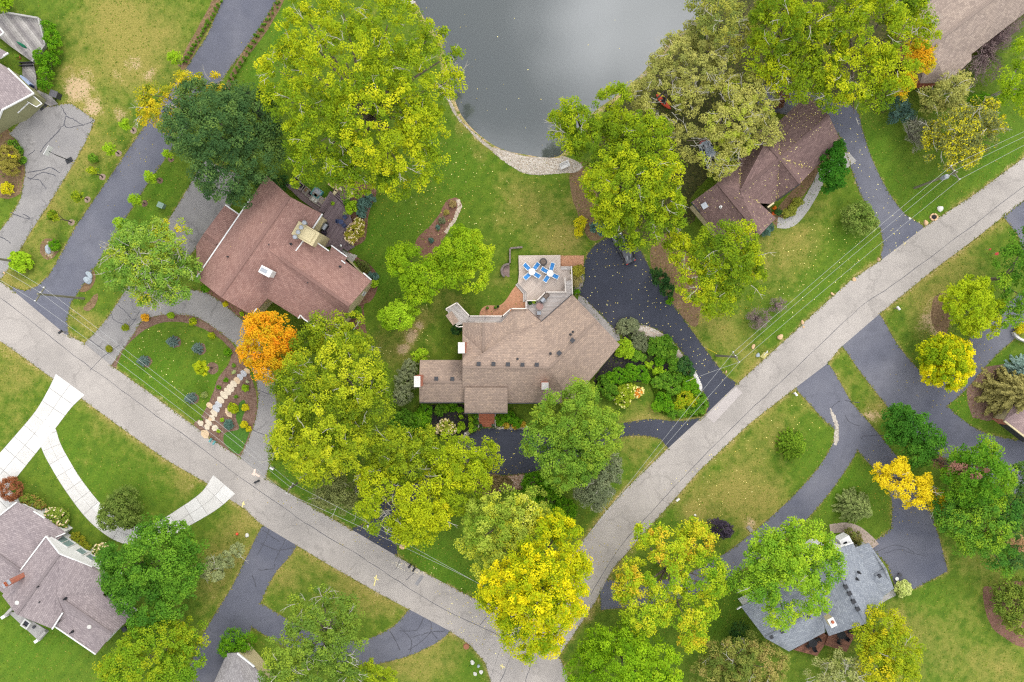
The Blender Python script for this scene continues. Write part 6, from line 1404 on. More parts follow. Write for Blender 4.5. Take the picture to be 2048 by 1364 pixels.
# blue sling chairs round white tables
def make_chair(label, group):
    t = thing('patio_chair', label, 'chair', (0, 0, 0), group)
    MB().box((0, .05, .42), (.5, .52, .04)).build('seat', M_BLUE, t)
    q = Matrix.Rotation(R(-62), 3, 'X'); MB().box((0, -.42, .68), (.5, .62, .04), 0, Matrix.Rotation(R(-50), 3, 'X')).build('backrest', M_BLUE, t)
    f = MB()
    for s_ in (-.3, .3):
        f.bar((s_, .34, .42), (s_, -.22, .42), .06, .06).bar((s_, -.2, .42), (s_, -.66, .96), .06, .06).bar((s_, .3, .62), (s_, -.34, .62), .07, .05)
    f.bar((-.3, .34, .42), (.3, .34, .42), .06, .06).bar((-.3, -.66, .96), (.3, -.66, .96), .06, .06); f.build('frame', M_WHITE, t)
    for sx in (-.3, .3):
        for sy in (.3, -.28): MB().bar((sx, sy, 0), (sx, sy, .62), .05, .05).build('leg', M_WHITE, t)
    return t
def make_table(label, loc, r, m, hgt=.72, group=None, leg_m=None):
    t = thing('round_table', label, 'table', loc, group); loc = Vector(loc)
    MB().lathe(loc + Vector((0, 0, hgt - .04)), [(r * .98, 0), (r, .015), (r, .035), (r * .96, .045)], 26).build('tabletop', m, t)
    for a in range(4):
        c, s_ = math.cos(a * math.pi / 2 + .5), math.sin(a * math.pi / 2 + .5)
        MB().tube([loc + Vector((c * r * .7, s_ * r * .7, 0)), loc + Vector((c * r * .55, s_ * r * .55, hgt - .04))], [.03, .03], 6).build('leg', leg_m or m, t)
    return t
T1, T2 = P(1064, 543.5, Zl + .7), P(1100.5, 546.5, Zl + .7)
make_table('white round table nearer the lawn edge of the patio deck', (T1.x, T1.y, Zl), .48, M_WHITE, group='white patio tables')
make_table('white round table nearer the landing on the patio deck', (T2.x, T2.y, Zl), .48, M_WHITE, group='white patio tables')
ch0 = None
where = {0: ('lawn-side table', 'house wall', 'lawn hedge'), 1: ('landing-side table', '', '')}
for ti, (T, L_) in enumerate(((T1, [(1055,535,'pointing to the lawn corner'),(1071.5,534,'nearest the round fire pit'),(1055.5,551.5,'nearest the deck steps'),(1072,549,'facing the other table')]), (T2, [(1091,541.5,'nearest the round fire pit'),(1103.5,535.5,'pointing to the brick walk'),(1094,556,'nearest the upper deck'),(1108,551,'nearest the landing rail')]))):
    for x, y, w_ in L_:
        p = P(x, y, Zl + .55); d = Vector((T.x - p.x, T.y - p.y, 0)); rz = math.atan2(d.y, d.x) - math.pi / 2
        lb = 'blue and white chair %s at the %s' % (w_, where[ti][0])
        if ch0 is None: ch0 = make_chair(lb, 'blue chairs on the patio deck'); ch0.location = (p.x, p.y, Zl); ch0.rotation_euler = (0, 0, rz)
        else: copy_tree(ch0, (p.x, p.y, Zl), rz, lb)
g = P(1086.5, 524, Zl + .5); fp = thing('fire_pit', 'round dark grey covered fire pit on the patio deck', 'fire pit', (g.x, g.y, Zl))
MB().lathe((g.x, g.y, Zl), [(.42, 0), (.5, .42), (.54, .45), (.54, .5), (.4, .5)], 24).build('bowl', M_DARK, fp); MB().lathe((g.x, g.y, Zl + .5), [(.4, 0), (.38, .06), (.2, .12), (.05, .14)], 20).build('cover', M_BROWNC, fp)
g = P(1079.5, 612.5, Zu + .7); make_table('brown round stone table on the upper deck', (g.x, g.y, Zu), .5, M_TABLETOP, leg_m=M_DARK)
def make_dining_chair(label, loc, rz, m, fm, group=None):
    t = thing('deck_chair', label, 'chair', loc, group); M_ = Matrix.Rotation(rz, 3, 'Z'); l = Vector(loc)
    def v(x, y, z): return l + M_ @ Vector((x, y, z))
    MB().box(v(0, 0, .44), (.48, .46, .05), rz).build('seat', m, t)
    MB().box(v(0, -.25, .72), (.46, .06, .5), rz).build('backrest', m, t)
    f = MB()
    for s_ in (-.26, .26): f.bar(v(s_, -.24, .64), v(s_, .2, .64), .05, .04)
    f.build('armrest', fm, t)
    for sx in (-.22, .22):
        for sy in (-.22, .2): MB().bar(v(sx, sy, 0), v(sx, sy, .62), .04, .04).build('leg', fm, t)
    return t
g = P(1078, 626, Zu + .4); make_dining_chair('grey wire chair below the brown stone table', (g.x, g.y, Zu), 0, M_GREY, M_GREY)
def grill(label, px, py, z, rz, w, d, hm, bm_):
    g = P(px, py, z + .9); t = thing('barbecue_grill', label, 'grill', (g.x, g.y, z)); l = Vector((g.x, g.y, z)); M_ = Matrix.Rotation(rz, 3, 'Z')
    MB().box(l + Vector((0, 0, .45)), (w * .62, d * .8, .8), rz).build('cabinet', bm_, t)
    # domed lid
    mb = MB(); n = 8; vs = []
    for sx in (-.33, .33):
        for i in range(n + 1):
            a = math.pi * i / n; vs.append(l + M_ @ Vector((sx * w, -math.cos(a) * d * .42, .86 + math.sin(a) * .3)))
    mb.add(vs, [(i, i + 1, n + 2 + i, n + 1 + i) for i in range(n)] + [tuple(range(n + 1)), tuple(range(2 * n + 1, n, -1))]); mb.build('lid', hm, t)
    for s_ in (-1, 1): MB().box(l + M_ @ Vector((s_ * w * .42, 0, .86)), (w * .2, d * .7, .05), rz).build('side_shelf', bm_, t)
    MB().bar(l + M_ @ Vector((-.25 * w, -d * .48, 1.0)), l + M_ @ Vector((.25 * w, -d * .48, 1.0)), .04, .04).build('handle', M_GREY, t)
grill('brown-covered barbecue against the upper deck railing', 1092, 592.5, Zu, R(45), .95, .8, M_BROWNC, M_BROWNC); grill('dark barbecue beside the brown-covered one on the upper deck', 1086, 600, Zu, R(45), .9, .7, M_GREY, M_DARK)
# low curved retaining wall west of the patio deck
rw = thing('retaining_wall', 'low curved grey block wall with a half-round brick landing beside the patio deck', 'wall', P(1010, 530, 0))
arc = [(1019,528)] + [(1016 - 13 * math.sin(a), 541.5 - 13.5 * math.cos(a)) for a in np.linspace(.15, 2.6, 14)]
def blocks(parent, line, w, hgt, m, ln=.42):
    pts = [P(x, y, hgt) for x, y in line]
    for a, b in zip(pts[:-1], pts[1:]):
        n = max(1, round((b - a).length / ln))
        for i in range(n):
            p, q = a.lerp(b, i / n), a.lerp(b, (i + 1) / n); d = (q - p).normalized() * .012
            z = hgt + random.uniform(-.015, .015)
            MB().bar(Vector((p.x, p.y, z / 2)) + d, Vector((q.x, q.y, z / 2)) - d, w, z).build('wall_block', m, parent)
blocks(rw, arc, .28, .5, M_RETAIN); blocks(rw, [(1020,526),(1020,497)], .22, .5, M_RETAIN); blocks(rw, [(1021,496),(1045,494)], .22, .4, M_RETAIN)
sheet('landing', [[(1019,530),(1012,532),(1006,537),(1004,543),(1008,549),(1016,554),(1019,554)]], .05, M_PAVER_D)

# ---- terrace of B
tb = thing('plum_terrace', 'plum-coloured deck terrace with steps behind the red-brown roofed house', 'deck', P(660, 450, 0))
tpoly = [(645,432),(668,392),(700,428),(706,450),(702,480),(690,492),(682,505),(663,492),(648,495),(640,480)]
boards(tb, tpoly, .6, R(58), .2, M_PLUMDECK[0], mats=M_PLUMDECK)
for k in range(4):
    z = .6 + .0 - .12 * k; o_ = k * 3.2
    MB().prism([P(x, y, max(z, .1))[:2] for x, y in ((644 - o_ * .3, 424 - o_ * .2), (666 - o_ * .3, 390 - o_ * .6), (669 - o_ * .3, 392 - o_ * .6), (647 - o_ * .3, 426 - o_ * .2))], -.05, .66 + .1 * k).build('step', M_PLUMDECK[k % 3], tb)
    MB().prism([P(x, y, .4)[:2] for x, y in ((668 + k * 2, 392 - k * 3.2), (690 + k * 2, 412 - k * 3.2), (690 + k * 2, 415 - k * 3.2), (668 + k * 2, 395 - k * 3.2))], -.05, max(.1, .5 - .12 * k)).build('step', M_PLUMDECK[(k + 1) % 3], tb)
for k in range(4):
    MB().prism([P(x, y, .4)[:2] for x, y in ((685 + k * 4, 489 + k * -2.6), (697 + k * 4, 500 - k * 2.6), (694 + k * 4, 503 - k * 2.6), (682 + k * 4, 492 - k * 2.6))], -.05, .52 - .12 * k).build('step', M_PLUMDECK[k % 3], tb)
boards(tb, [(566,366),(596,372),(645,410),(645,430),(600,398)], .5, R(-36), .2, M_PLUMDECK[0], 'walk_board', mats=M_PLUMDECK)
sheet('brick_patio', [smooth([(664,392),(672,372),(684,362),(700,362),(712,378),(706,395),(698,408),(688,412)], 3)], .03, M_PAVER_D)
gb = thing('raised_planters', 'row of weathered timber planter frames and wall beside the house terrace', 'planter', P(630, 390, 0))
def frame_box(x, y, w, d, rz, hgt, m, soil=None):
    c = P(x, y, hgt); M_ = Matrix.Rotation(rz, 3, 'Z'); f = MB()
    for dx, dy, sx, sy in ((0, d / 2, w, .1), (0, -d / 2, w, .1), (w / 2, 0, .1, d - .1), (-w / 2, 0, .1, d - .1)):
        v = M_ @ Vector((dx, dy, 0)); f.box((c.x + v.x, c.y + v.y, hgt / 2), (sx, sy, hgt), rz)
    o = f.build('planter_frame', m, gb)
    if soil: MB().box((c.x, c.y, hgt * .4), (w - .1, d - .1, hgt * .8), rz).build('soil', soil, o)
MT = mat('weathered_timber', C(158,150,138), .9, .2, 3, .2)
frame_box(602,374,1.0,.9,R(-36),.6,MT,M_MULCH_D); frame_box(610,380,1.0,.9,R(-36),.6,MT,M_SOIL); frame_box(619,388,1.0,.9,R(-36),.6,MT,M_MULCH_D); frame_box(630,396,1.1,1.2,R(-36),.7,MT,M_CONC_B); frame_box(640,402,1.4,1.2,R(-36),.6,MT,M_GRAVEL); frame_box(633,385,1.2,1.2,R(-36),.7,M_TEAL,M_GREY); frame_box(590,366,.9,1.4,R(-36),.6,MT,M_MULCH_D)
bw = thing('stone_wall', 'low stone garden wall in cream slabs between the planters and brick patio', 'wall', P(658, 395, 0))
for (x, y, w, d, r_) in ((646,418,1.1,.35,54),(655,405,1.2,.5,54),(662,396,.8,.5,54),(667,388,1.3,.38,54),(673,379,.5,.4,54),(678,375,1.2,.35,-36),(662,371,1.0,.3,-36),(701,390,1.35,.32,54),(651,399,.6,.4,54)):
    q = P(x, y, .5); MB().box((q.x, q.y, .25), (w, d, .5), R(r_)).build('stone_slab', M_STONE_T if w < 1.1 else M_CREAM, bw)
g = P(682, 444, 1.3); make_table('navy bistro table on the plum terrace', (g.x, g.y, .6), .36, M_NAVY)
for x, y, rz, lb in ((690,435,R(140),'navy chair nearest the terrace edge shrubs'),(677,443,R(-90),'navy chair on the house side of the bistro table'),(688.5,451,R(40),'navy chair nearest the pink hydrangea')):
    g = P(x, y, 1.0); make_dining_chair(lb, (g.x, g.y, .6), rz, M_NAVY, M_NAVY, 'navy bistro chairs')
grill('black and silver barbecue against the cream chimney wall', 649, 453, .6, R(-125), 1.3, .7, M_GREY, M_BLACK)
g = P(639, 476, 1.2); sp_ = thing('hot_tub', 'dark square covered spa beside the white roof trim', 'spa', (g.x, g.y, .5))
MB().box((g.x, g.y, .85), (1.35, 1.2, .7), R(-36)).build('tub', M_DARK, sp_); MB().box((g.x, g.y, 1.24), (1.3, 1.15, .08), R(-36)).build('tub_cover', mat('slate_cover', C(84,84,96), .7, .1), sp_)
g = P(650, 467, 1.2); pot('dark potted shrub in the corner behind the spa', 650, 467, .6, .35, M_BLACK, PURP)
g = P(641, 447, .3); MB().prism([P(x, y, .8)[:2] for x, y in ((645,434),(654,441),(641,464),(629,456))], -.05, 1.9).build('bay_wall', M_CREAM, hB)
g = P(681.5, 491, 1.5); lp = thing('garden_lamp', 'white globe lamp on a short post by the terrace steps', 'lamp', (g.x, g.y, .1)); MB().lathe((g.x, g.y, .1), [(.05, 0), (.04, 1.1), (.08, 1.15)], 8).build('post', M_DARK, lp); MB().lathe((g.x, g.y, 1.2), [(.06, 0), (.15, .1), (.17, .2), (.1, .32), (.02, .35)], 12).build('lamp_globe', M_WHITE, lp)

# ---- weathered deck of G with umbrella, cover and bin
dg = thing('weathered_deck', 'weathered grey timber deck with a low edge wall beside the laurel hedge', 'deck', P(50, 70, 0))
boards(dg, [(-20,34),(8,26),(78,37),(91,90),(74,108),(62,122),(20,92),(-20,60)], .5, R(-52), .3, M_GREYDECK[0], mats=M_GREYDECK)
boards(dg, [(44,125),(66,122),(72,150),(74,180),(60,170),(45,150)], .35, R(-52), .3, M_GREYDECK[0], 'lower_board', mats=M_GREYDECK)
boards(dg, [(70,182),(76,180),(102,192),(116,208),(100,212),(86,205)], .2, R(-30), .3, M_GREYDECK[0], 'ramp_board', mats=M_GREYDECK)
for a, b in (((8,25),(78,37)), ((78,37),(92,90)), ((92,90),(66,124))):
    MB().bar(P(*a, .75), P(*b, .75), .22, .5).build('edge_wall', M_CONC_G, dg)
for k in range(2): MB().bar(P(40, 126 + k * 6, .5), P(66, 125 + k * 6, .5), .1, .5).build('step_riser', M_BLACK, dg)
a, b = P(33, 83, 2.2), P(53, 96, .9); um = thing('parasol', 'closed dark green parasol leaning over the weathered deck', 'parasol', (b.x, b.y, .5))
MB().tube([a, a.lerp(b, .3), a.lerp(b, .7), b], [.04, .16, .22, .1], 8).build('folded_canopy', mat('green_canvas', C(20,120,86), .8, .15), um); MB().tube([b, Vector((b.x + .15, b.y - .1, .5))], [.03, .03], 6).build('pole', M_GREY, um)
c = P(50, 163, 1.0); q = thing('covered_grill', 'pale blue fabric-covered barbecue at the wall of the green-sided house', 'grill', (c.x, c.y, .35))
mb = MB().box((c.x, c.y, .8), (1.75, .65, .85), R(-42)); mb.build('cover', mat('pale_blue_cover', C(176,192,226), .8, .06), q); w = P(60, 172, .8); MB().box((w.x, w.y, .75), (.5, .6, .75), R(-42)).build('side_burner', M_NAVY, q)
c = P(40, 118, .6); pot('clay pot on the weathered deck by the steps', 40, 117, .5, .3, M_COPPER, MID)
c = P(110, 189, .7); q = thing('rubbish_bin', 'dark square rubbish bin at the sandy patch beside the ramp', 'bin', (c.x, c.y, 0)); MB().box((c.x, c.y, .5), (.95, .8, 1.0), R(-20)).build('body', M_DARK, q); MB().box((c.x, c.y, 1.04), (1.05, .9, .08), R(-20)).build('lid', mat('bin_lid', C(90,88,92), .6, .1), q)
for sx in (-.3, .3): MB().lathe((c.x + sx, c.y - .45, .05), [(.1, 0), (.1, .06)], 10).build('wheel', M_TYRE, q)
c = P(84, 218, .1); mt = sheet('door_mat', [[(78,216),(92,206),(96,210),(82,222)]], .06, M_DARK); mt['kind'] = 'structure'
# ---- stained decks of F
df = thing('stained_decks', 'two reddish-brown stained decks behind the blue-grey roof', 'deck', P(1650, 1285, 0))
boards(df, [(1650,1290),(1657,1271),(1703,1254),(1711,1271),(1705,1280),(1693,1304)], 1.0, R(-20), .22, M_REDDECK[0], mats=M_REDDECK)
boards(df, [(1588,1300),(1646,1264),(1656,1273),(1648,1292),(1634,1312)], .7, R(30), .22, M_REDDECK[0], 'lower_board', mats=M_REDDECK)
MB().prism([P(p[0], p[1], 1)[:2] for p in ((1651,1290),(1657,1272),(1703,1255),(1710,1271),(1693,1303))], 0, .95).build('skirt', M_REDDECK[1], df)
MB().prism([P(p[0], p[1], .7)[:2] for p in ((1589,1300),(1646,1265),(1655,1273),(1648,1291),(1634,1311))], 0, .65).build('skirt', M_REDDECK[1], df)
for (tx, ty, z, lb, cs) in ((1683,1270,1.0,'black round table on the upper stained deck',((1698,1263,'by the deck edge'),(1692,1276,'by the outer corner'),(1677,1282,'facing the lower deck'))), (1626,1286,.7,'black round table on the lower stained deck',((1636,1279,'beside the step up'),(1628,1297,'towards the lawn'),(1616,1292,'at the pointed end')))):
    g = P(tx, ty, z + .7); make_table(lb, (g.x, g.y, z), .6, M_BLACK)
    for x, y, w_ in cs:
        p = P(x, y, z + .4); d = g - p; make_dining_chair('black chair %s of the %s' % (w_, 'upper stained deck' if z > .8 else 'lower stained deck'), (p.x, p.y, z), math.atan2(d.y, d.x) - math.pi / 2, M_BLACK, M_BLACK, 'black chairs on the stained decks')
sheet('curved_walk', [ribbon([(1660,1058,18),(1690,1055,20),(1715,1062,20),(1738,1082,22),(1748,1095,24)])], .03, mat_brickpave('brown_paving', C(184,166,150), C(200,182,166), C(170,150,138)))
sheet('walk', [ribbon([(1735,1248-8,10),(1755,1205,14),(1790,1185,12)])], .016, M_CONC_G)
sheet('curved_walk', [ribbon([(1555,445,22),(1580,445,20),(1605,420,20),(1632,375,20),(1650,340,18),(1690,318,26),(1705,325,26)])], .018, M_CONC_G)
sheet('walk', [ribbon([(1688,312,24),(1702,330,28)])], .03, M_CONC_G)

# ------------------------------------------------------------ vehicles and things by the water
def car(label, px, py, ang, m, L_=4.5, Wd=1.8, group=None):
    c = P(px, py, .8); t = thing('parked_car', label, 'car', (c.x, c.y, 0), group); l = Vector((c.x, c.y, .02)); M_ = Matrix.Rotation(ang, 3, 'Z')
    def loft(prof, m_, name, par):
        vs = []; fs = []; n = 10
        for x, hw, z0, z1 in prof:
            for s_ in range(n):
                a = math.pi * s_ / (n - 1); yy = math.cos(a); zz = math.sin(a) ** .5
                vs.append(l + M_ @ Vector((x, hw * (yy if abs(yy) < .999 else yy), z0 + (z1 - z0) * zz)))
        for i in range(len(prof) - 1):
            for s_ in range(n - 1): fs.append((i * n + s_, (i + 1) * n + s_, (i + 1) * n + s_ + 1, i * n + s_ + 1))
        fs.append(tuple(range(n))); fs.append(tuple(range((len(prof) - 1) * n, len(prof) * n))[::-1])
        return MB().add(vs, fs).build(name, m_, par, smooth=False)
    h = Wd / 2; a = L_ / 2
    body = loft([(-a, h * .72, .35, .72), (-a * .94, h * .95, .26, .9), (-a * .5, h, .24, .96), (0, h, .24, .96), (a * .5, h, .24, .93), (a * .86, h * .94, .26, .84), (a, h * .7, .35, .62)], m, 'body', t)
    cab = loft([(-a * .78, h * .78, .88, .98), (-a * .52, h * .82, .88, 1.38), (-a * .1, h * .83, .88, 1.45), (a * .16, h * .82, .88, 1.38), (a * .44, h * .78, .88, .95)], M_GLASS_D, 'window_band', t)
    loft([(-a * .5, h * .66, 1.36, 1.42), (-a * .1, h * .7, 1.42, 1.49), (a * .13, h * .66, 1.36, 1.41)], m, 'roof', t)
    for sx in (-.58, .6):
        for sy in (-1, 1):
            p = l + M_ @ Vector((sx * a, sy * (h - .1), .32)); ax = M_ @ Vector((0, .11, 0))
            w_ = MB().tube([p - ax, p + ax], [.32, .32], 16).build('wheel', M_TYRE, t)
            MB().tube([p - ax * 1.08, p + ax * 1.08], [.18, .18], 10).build('rim', M_GREY, w_)
    for sy in (-1, 1):
        MB().box(l + M_ @ Vector((a * .93, sy * h * .62, .66)), (.12, .35, .14), ang).build('headlight', M_WHITE, t); MB().box(l + M_ @ Vector((-a * .95, sy * h * .66, .72)), (.1, .3, .16), ang).build('tail_light', M_RED, t)
        MB().box(l + M_ @ Vector((a * .3, sy * (h + .08), .98)), (.14, .18, .12), ang).build('wing_mirror', m, t)
    return t
M_CARB = mat('black_car_paint', C(52,54,62), .25, .05, 2, spec=.7); M_CARW = mat('white_car_paint', C(226,230,232), .3, .04, 2, spec=.6); M_CARS = mat('silver_car_paint', C(170,180,190), .3, .05, 2, spec=.6, metal=.2)
car('black car parked under the tree at the head of the circular drive', 1248, 497, R(118), M_CARB)
car('silver car half hidden under the pale olive tree', 1421, 312, R(-68), M_CARS)
car('white car under branches beside the long brown roof', 1884, 12, R(-50), M_CARW)
c = P(1410, 289, .6); q = thing('tarp_pile', 'pile under a red tarpaulin beside the silver car', 'tarp', (c.x, c.y, 0))
mb = MB(); vs = []; n = 12
for i, (r_, z) in enumerate(((1.0, .02), (.85, .4), (.55, .75), (.2, .85))):
    for k in range(n): a = 2 * math.pi * k / n; f = 1 + .12 * math.sin(3 * a + i); vs.append((c.x + .55 * r_ * f * math.cos(a), c.y + .9 * r_ * f * math.sin(a), z))
mb.add(vs, [(i * n + k, i * n + (k + 1) % n, (i + 1) * n + (k + 1) % n, (i + 1) * n + k) for i in range(3) for k in range(n)] + [tuple(range(3 * n, 4 * n))]); mb.build('tarpaulin', mat('red_tarpaulin', C(196,84,84), .6, .1), q)
def kayak(label, a, b, w, m, z, group):
    A, B = P(*a, z), P(*b, z); t = thing('kayak', label, 'kayak', ((A + B) / 2), group); d = B - A; Ln = d.length; d.normalize(); s_ = Vector((-d.y, d.x, 0)); vs = []; fs = []; n = 8; m_ = 11
    for i in range(m_):
        u = i / (m_ - 1); hw = w / 2 * max(.04, math.sin(math.pi * u) ** .6); lift = .18 * (2 * u - 1) ** 2
        for k in range(n):
            an = 2 * math.pi * k / n; vs.append(A + d * Ln * u + s_ * hw * math.cos(an) + Vector((0, 0, lift + .17 * math.sin(an) * (.5 + .5 * math.sin(math.pi * u)))))
    for i in range(m_ - 1):
        for k in range(n): fs.append((i * n + k, i * n + (k + 1) % n, (i + 1) * n + (k + 1) % n, (i + 1) * n + k))
    fs += [tuple(range(n))[::-1], tuple(range((m_ - 1) * n, m_ * n))]
    MB().add(vs, fs).build('hull', m, t, smooth=True)
    c_ = (A + B) / 2 + Vector((0, 0, .17)); MB().add([c_ + d * Ln * .16 * math.cos(q_) + s_ * w * .3 * math.sin(q_) + Vector((0, 0, .012)) for q_ in np.linspace(0, 2 * np.pi, 15)[:-1]], [tuple(range(14))]).build('cockpit', M_BLACK, t)
kayak('orange kayak lying on the bank under the pale olive tree', (1312,189), (1341,219), .78, M_ORANGE, 9.2 * 0 + .35, 'kayaks on the bank'); kayak('yellow kayak behind the orange one on the bank', (1314,185), (1343,212), .7, M_YELLOW, .3, 'kayaks on the bank')
c = P(1130, 331, .6); bn = thing('garden_bench', 'white garden bench facing the pond on the gravel shore', 'bench', (c.x, c.y, 0)); rz = R(24); M_ = Matrix.Rotation(rz, 3, 'Z')
for k in range(5): v = M_ @ Vector((0, -.22 + k * .12, .45)); MB().box(Vector((c.x, c.y, 0)) + v, (1.35, .1, .035), rz).build('seat_slat', M_WHITE, bn)
for k in range(4): v = M_ @ Vector((0, .36 + k * .035, .55 + k * .12)); MB().box(Vector((c.x, c.y, 0)) + v, (1.35, .035, .1), rz).build('back_slat', M_WHITE, bn)
for sx in (-.62, .62):
    v = M_ @ Vector((sx, .05, .66)); MB().box(Vector((c.x, c.y, 0)) + v, (.08, .62, .05), rz).build('armrest', M_WHITE, bn)
    for sy in (-.22, .34): v = M_ @ Vector((sx, sy, .33)); MB().box(Vector((c.x, c.y, 0)) + v, (.07, .07, .66), rz).build('leg', M_WHITE, bn)
dk = thing('boat_dock', 'small pale grey dock at the top edge of the pond bank', 'dock', P(812, 3, 0))
boards(dk, [(798,-8),(808,-16),(832,4),(815,13),(806,6)], .3, R(30), .28, M_GREYDECK[1], 'dock_board', mats=M_TREXG)
for x, y in ((814,10),(829,3),(800,-6)): q_ = P(x, y, 0); MB().tube([(q_.x, q_.y, -1.2), (q_.x, q_.y, .75)], [.07, .07], 8).build('mooring_post', M_WOODP, dk)
# basketball hoop
a, b = P(139, 321, 0), P(115, 308, 3.4); bh = thing('basketball_hoop', 'white-boarded basketball hoop on a pole over the worn grey drive', 'basketball hoop', a)
top = Vector((a.x, a.y, 3.1)); MB().tube([a, top], [.07, .06], 8).build('pole', M_BLACK, bh); dirv = Vector((-.86, .5, 0)); MB().bar(top, top + dirv * .8 + Vector((0, 0, .1)), .07, .07).build('arm', M_BLACK, bh)
bc = top + dirv * .85 + Vector((0, 0, .2)); MB().bar(bc - Vector((.5, .86, 0)) * .7, bc + Vector((.5, .86, 0)) * .7, .06, 1.0).build('backboard', M_WHITE, bh)
rc_ = bc + dirv * .32 - Vector((0, 0, .25)); MB().tube([rc_ + Vector((.23 * math.cos(q_), .23 * math.sin(q_), 0)) for q_ in np.linspace(0, 2 * np.pi, 17)], .018, 5, False).build('rim', M_ORANGE, bh); MB().lathe(rc_ - Vector((0, 0, .4)), [(.13, 0), (.22, .39)], 12).build('net', M_WHITE, bh)
MB().box(a + Vector((0, 0, .08)), (.9, .6, .16), .5).build('base', M_BLACK, bh)

# ------------------------------------------------------------ poles, wires, post boxes
def pole(label, foot, h, arm_ang, arm=2.2, tf=False, lean=(0, 0)):
    g = P(*foot, 0); t = thing('utility_pole', label, 'utility pole', g); top = Vector((g.x + lean[0], g.y + lean[1], h))
    MB().tube([g, g.lerp(top, .5), top], [.17, .145, .12], 10).build('pole', M_WOODP, t)
    d = Vector((math.cos(arm_ang), math.sin(arm_ang), 0)); z = Vector((0, 0, h - .5)); c_ = Vector((top.x, top.y, 0)) + z
    MB().bar(c_ - d * arm / 2, c_ + d * arm / 2, .12, .14).build('crossarm', M_WOODP, t)
    ends = []
    for u in (-.46, 0.12, .46):
        q_ = c_ + d * arm * u + Vector((0, 0, .07)); MB().lathe(q_, [(.05, 0), (.08, .06), (.05, .12), (.09, .18), (.04, .26)], 8).build('insulator', M_WHITE, t); ends.append(q_ + Vector((0, 0, .26)))
    MB().bar(c_ - d * arm * .3 - Vector((0, 0, .05)), Vector((top.x, top.y, h - 1.2)), .05, .05).build('brace', M_GREY, t)
    if tf:
        q_ = Vector((top.x, top.y, h - 2.4)) + Vector((-d.y, d.x, 0)) * .45; MB().lathe(q_, [(.3, 0), (.32, .08), (.32, .95), (.26, 1.05), (.1, 1.12)], 14).build('transformer', M_GREY, t)
        for s_ in (-.12, .12): MB().lathe(q_ + Vector((s_, 0, 1.08)), [(.04, 0), (.06, .1), (.03, .25)], 8).build('bushing', M_WHITE, t)
    return ends
eA = pole('leaning wooden utility pole on the verge by the blue drive mouth', (168, 597), 9.4, R(57))
eT = pole('utility pole with grey transformer at the edge above the grass mound', (37, 524), 8.8, R(52), tf=True)
eB = pole('utility pole with transformer beside the olive-grey tree and road', (1829, 376), 9.2, R(122), tf=True)
eC = pole('utility pole at the inner corner of the circular drive mouth', (1432, 711), 9.0, R(122), 1.6)
eD = pole('utility pole hidden at the road edge under the tall yellow-green tree', (618, 951), 8.6, R(57), 1.6)
def wire(label, a, b, sag, r=.016, group='overhead wires along the roads'):
    a, b = Vector(a), Vector(b); n = 22; c_ = (a + b) / 2; off = Vector((c_.x, c_.y, 0)); pts = []
    for i in range(n + 1): u = i / n; q_ = a.lerp(b, u); q_.z -= sag * 4 * u * (1 - u); pts.append(q_)
    o = MB().tube(pts, r, 5, False).build('power_line', M_WIRE); return tag(o, label, 'wire', group)
M_WIRE = mat('bare_aluminium_wire', C(186,186,182), .5, .05, 2); M_WIRE_D = mat('dark_cable', C(70,70,74), .6, .05, 2)
nm = ('road side', 'middle', 'garden side')
for k in range(3):
    wire('%s overhead wire between transformer pole and leaning pole' % nm[k], eT[k], eA[k], .3)
    wire('%s overhead wire from the leaning pole across the circle lawn' % nm[k], eA[k], eD[k], .8)
    wire('%s overhead wire beside the upper road between its two poles' % nm[2 - k], eB[k], eC[k], .7)
    far_ = P(2300, 160 - 7 * k, 9); wire('%s overhead wire from the transformer pole towards the frame corner' % nm[2 - k], eB[k], far_, .7)
    fe = P(-250, 385 - k * 8, 8.8); wire('%s overhead wire leaving the transformer pole over the worn drive' % nm[k], eT[k], fe, .5)
for k, dy in ((0, 0), (2, 4)):
    wire('%s long wire from the drive pole down to the yellow maple' % ('lower' if k else 'upper'), eC[k], P(1120 + dy, 1135 + dy, 7.5), .5)
    wire('%s long wire over the striped lawn to the yellow maple' % ('lower' if k else 'upper'), eD[k], P(1060, 1218 + dy * 2, 7.5), .7)
o = wire('single thin cable crossing the crossroads by the bottom edge', P(1012, 1265, 7.5), P(960, 1420, 7.5), .3); o.data.materials[0] = M_WIRE_D
wire('thin service wire from the drive pole over the planted bed', eC[0], P(1372, 763, 5.5), .3, .02)
for a, b, lb in (((1414,697),(1433,707),'yellow guard on the guy wire beside the circular drive'), ((1376,764),(1386,757),'short yellow guy guard at the edge of the planted bed')):
    A, B = P(*a, .1), P(*b, 2.0); t = MB().tube([A, B], [.05, .05], 8).build('guy_guard', M_YELLOW); tag(t, lb, 'guy guard')

def mailbox(label, px, py, ang, m, group=None, pm=None):
    g = P(px, py, 0); t = thing('mailbox', label, 'mailbox', g, group); M_ = Matrix.Rotation(ang, 3, 'Z')
    MB().box(g + Vector((0, 0, .5)), (.1, .1, 1.0), ang).build('post', pm or M_WOODP, t)
    vs = []; n = 8
    for sx in (-.28, .28):
        vs += [g + M_ @ Vector((sx, .14 * math.cos(math.pi * i / n), 1.16 + .13 * math.sin(math.pi * i / n))) for i in range(n + 1)] + [g + M_ @ Vector((sx, -.14, 1.0)), g + M_ @ Vector((sx, .14, 1.0))]
    k = n + 3; MB().add(vs, [(i, (i + 1) % k, k + (i + 1) % k, k + i) for i in range(k)] + [tuple(range(k))[::-1], tuple(range(k, 2 * k))]).build('box', m, t); MB().box(g + M_ @ Vector((.1, .16, 1.28)), (.03, .02, .2), ang).build('flag', M_RED, t)
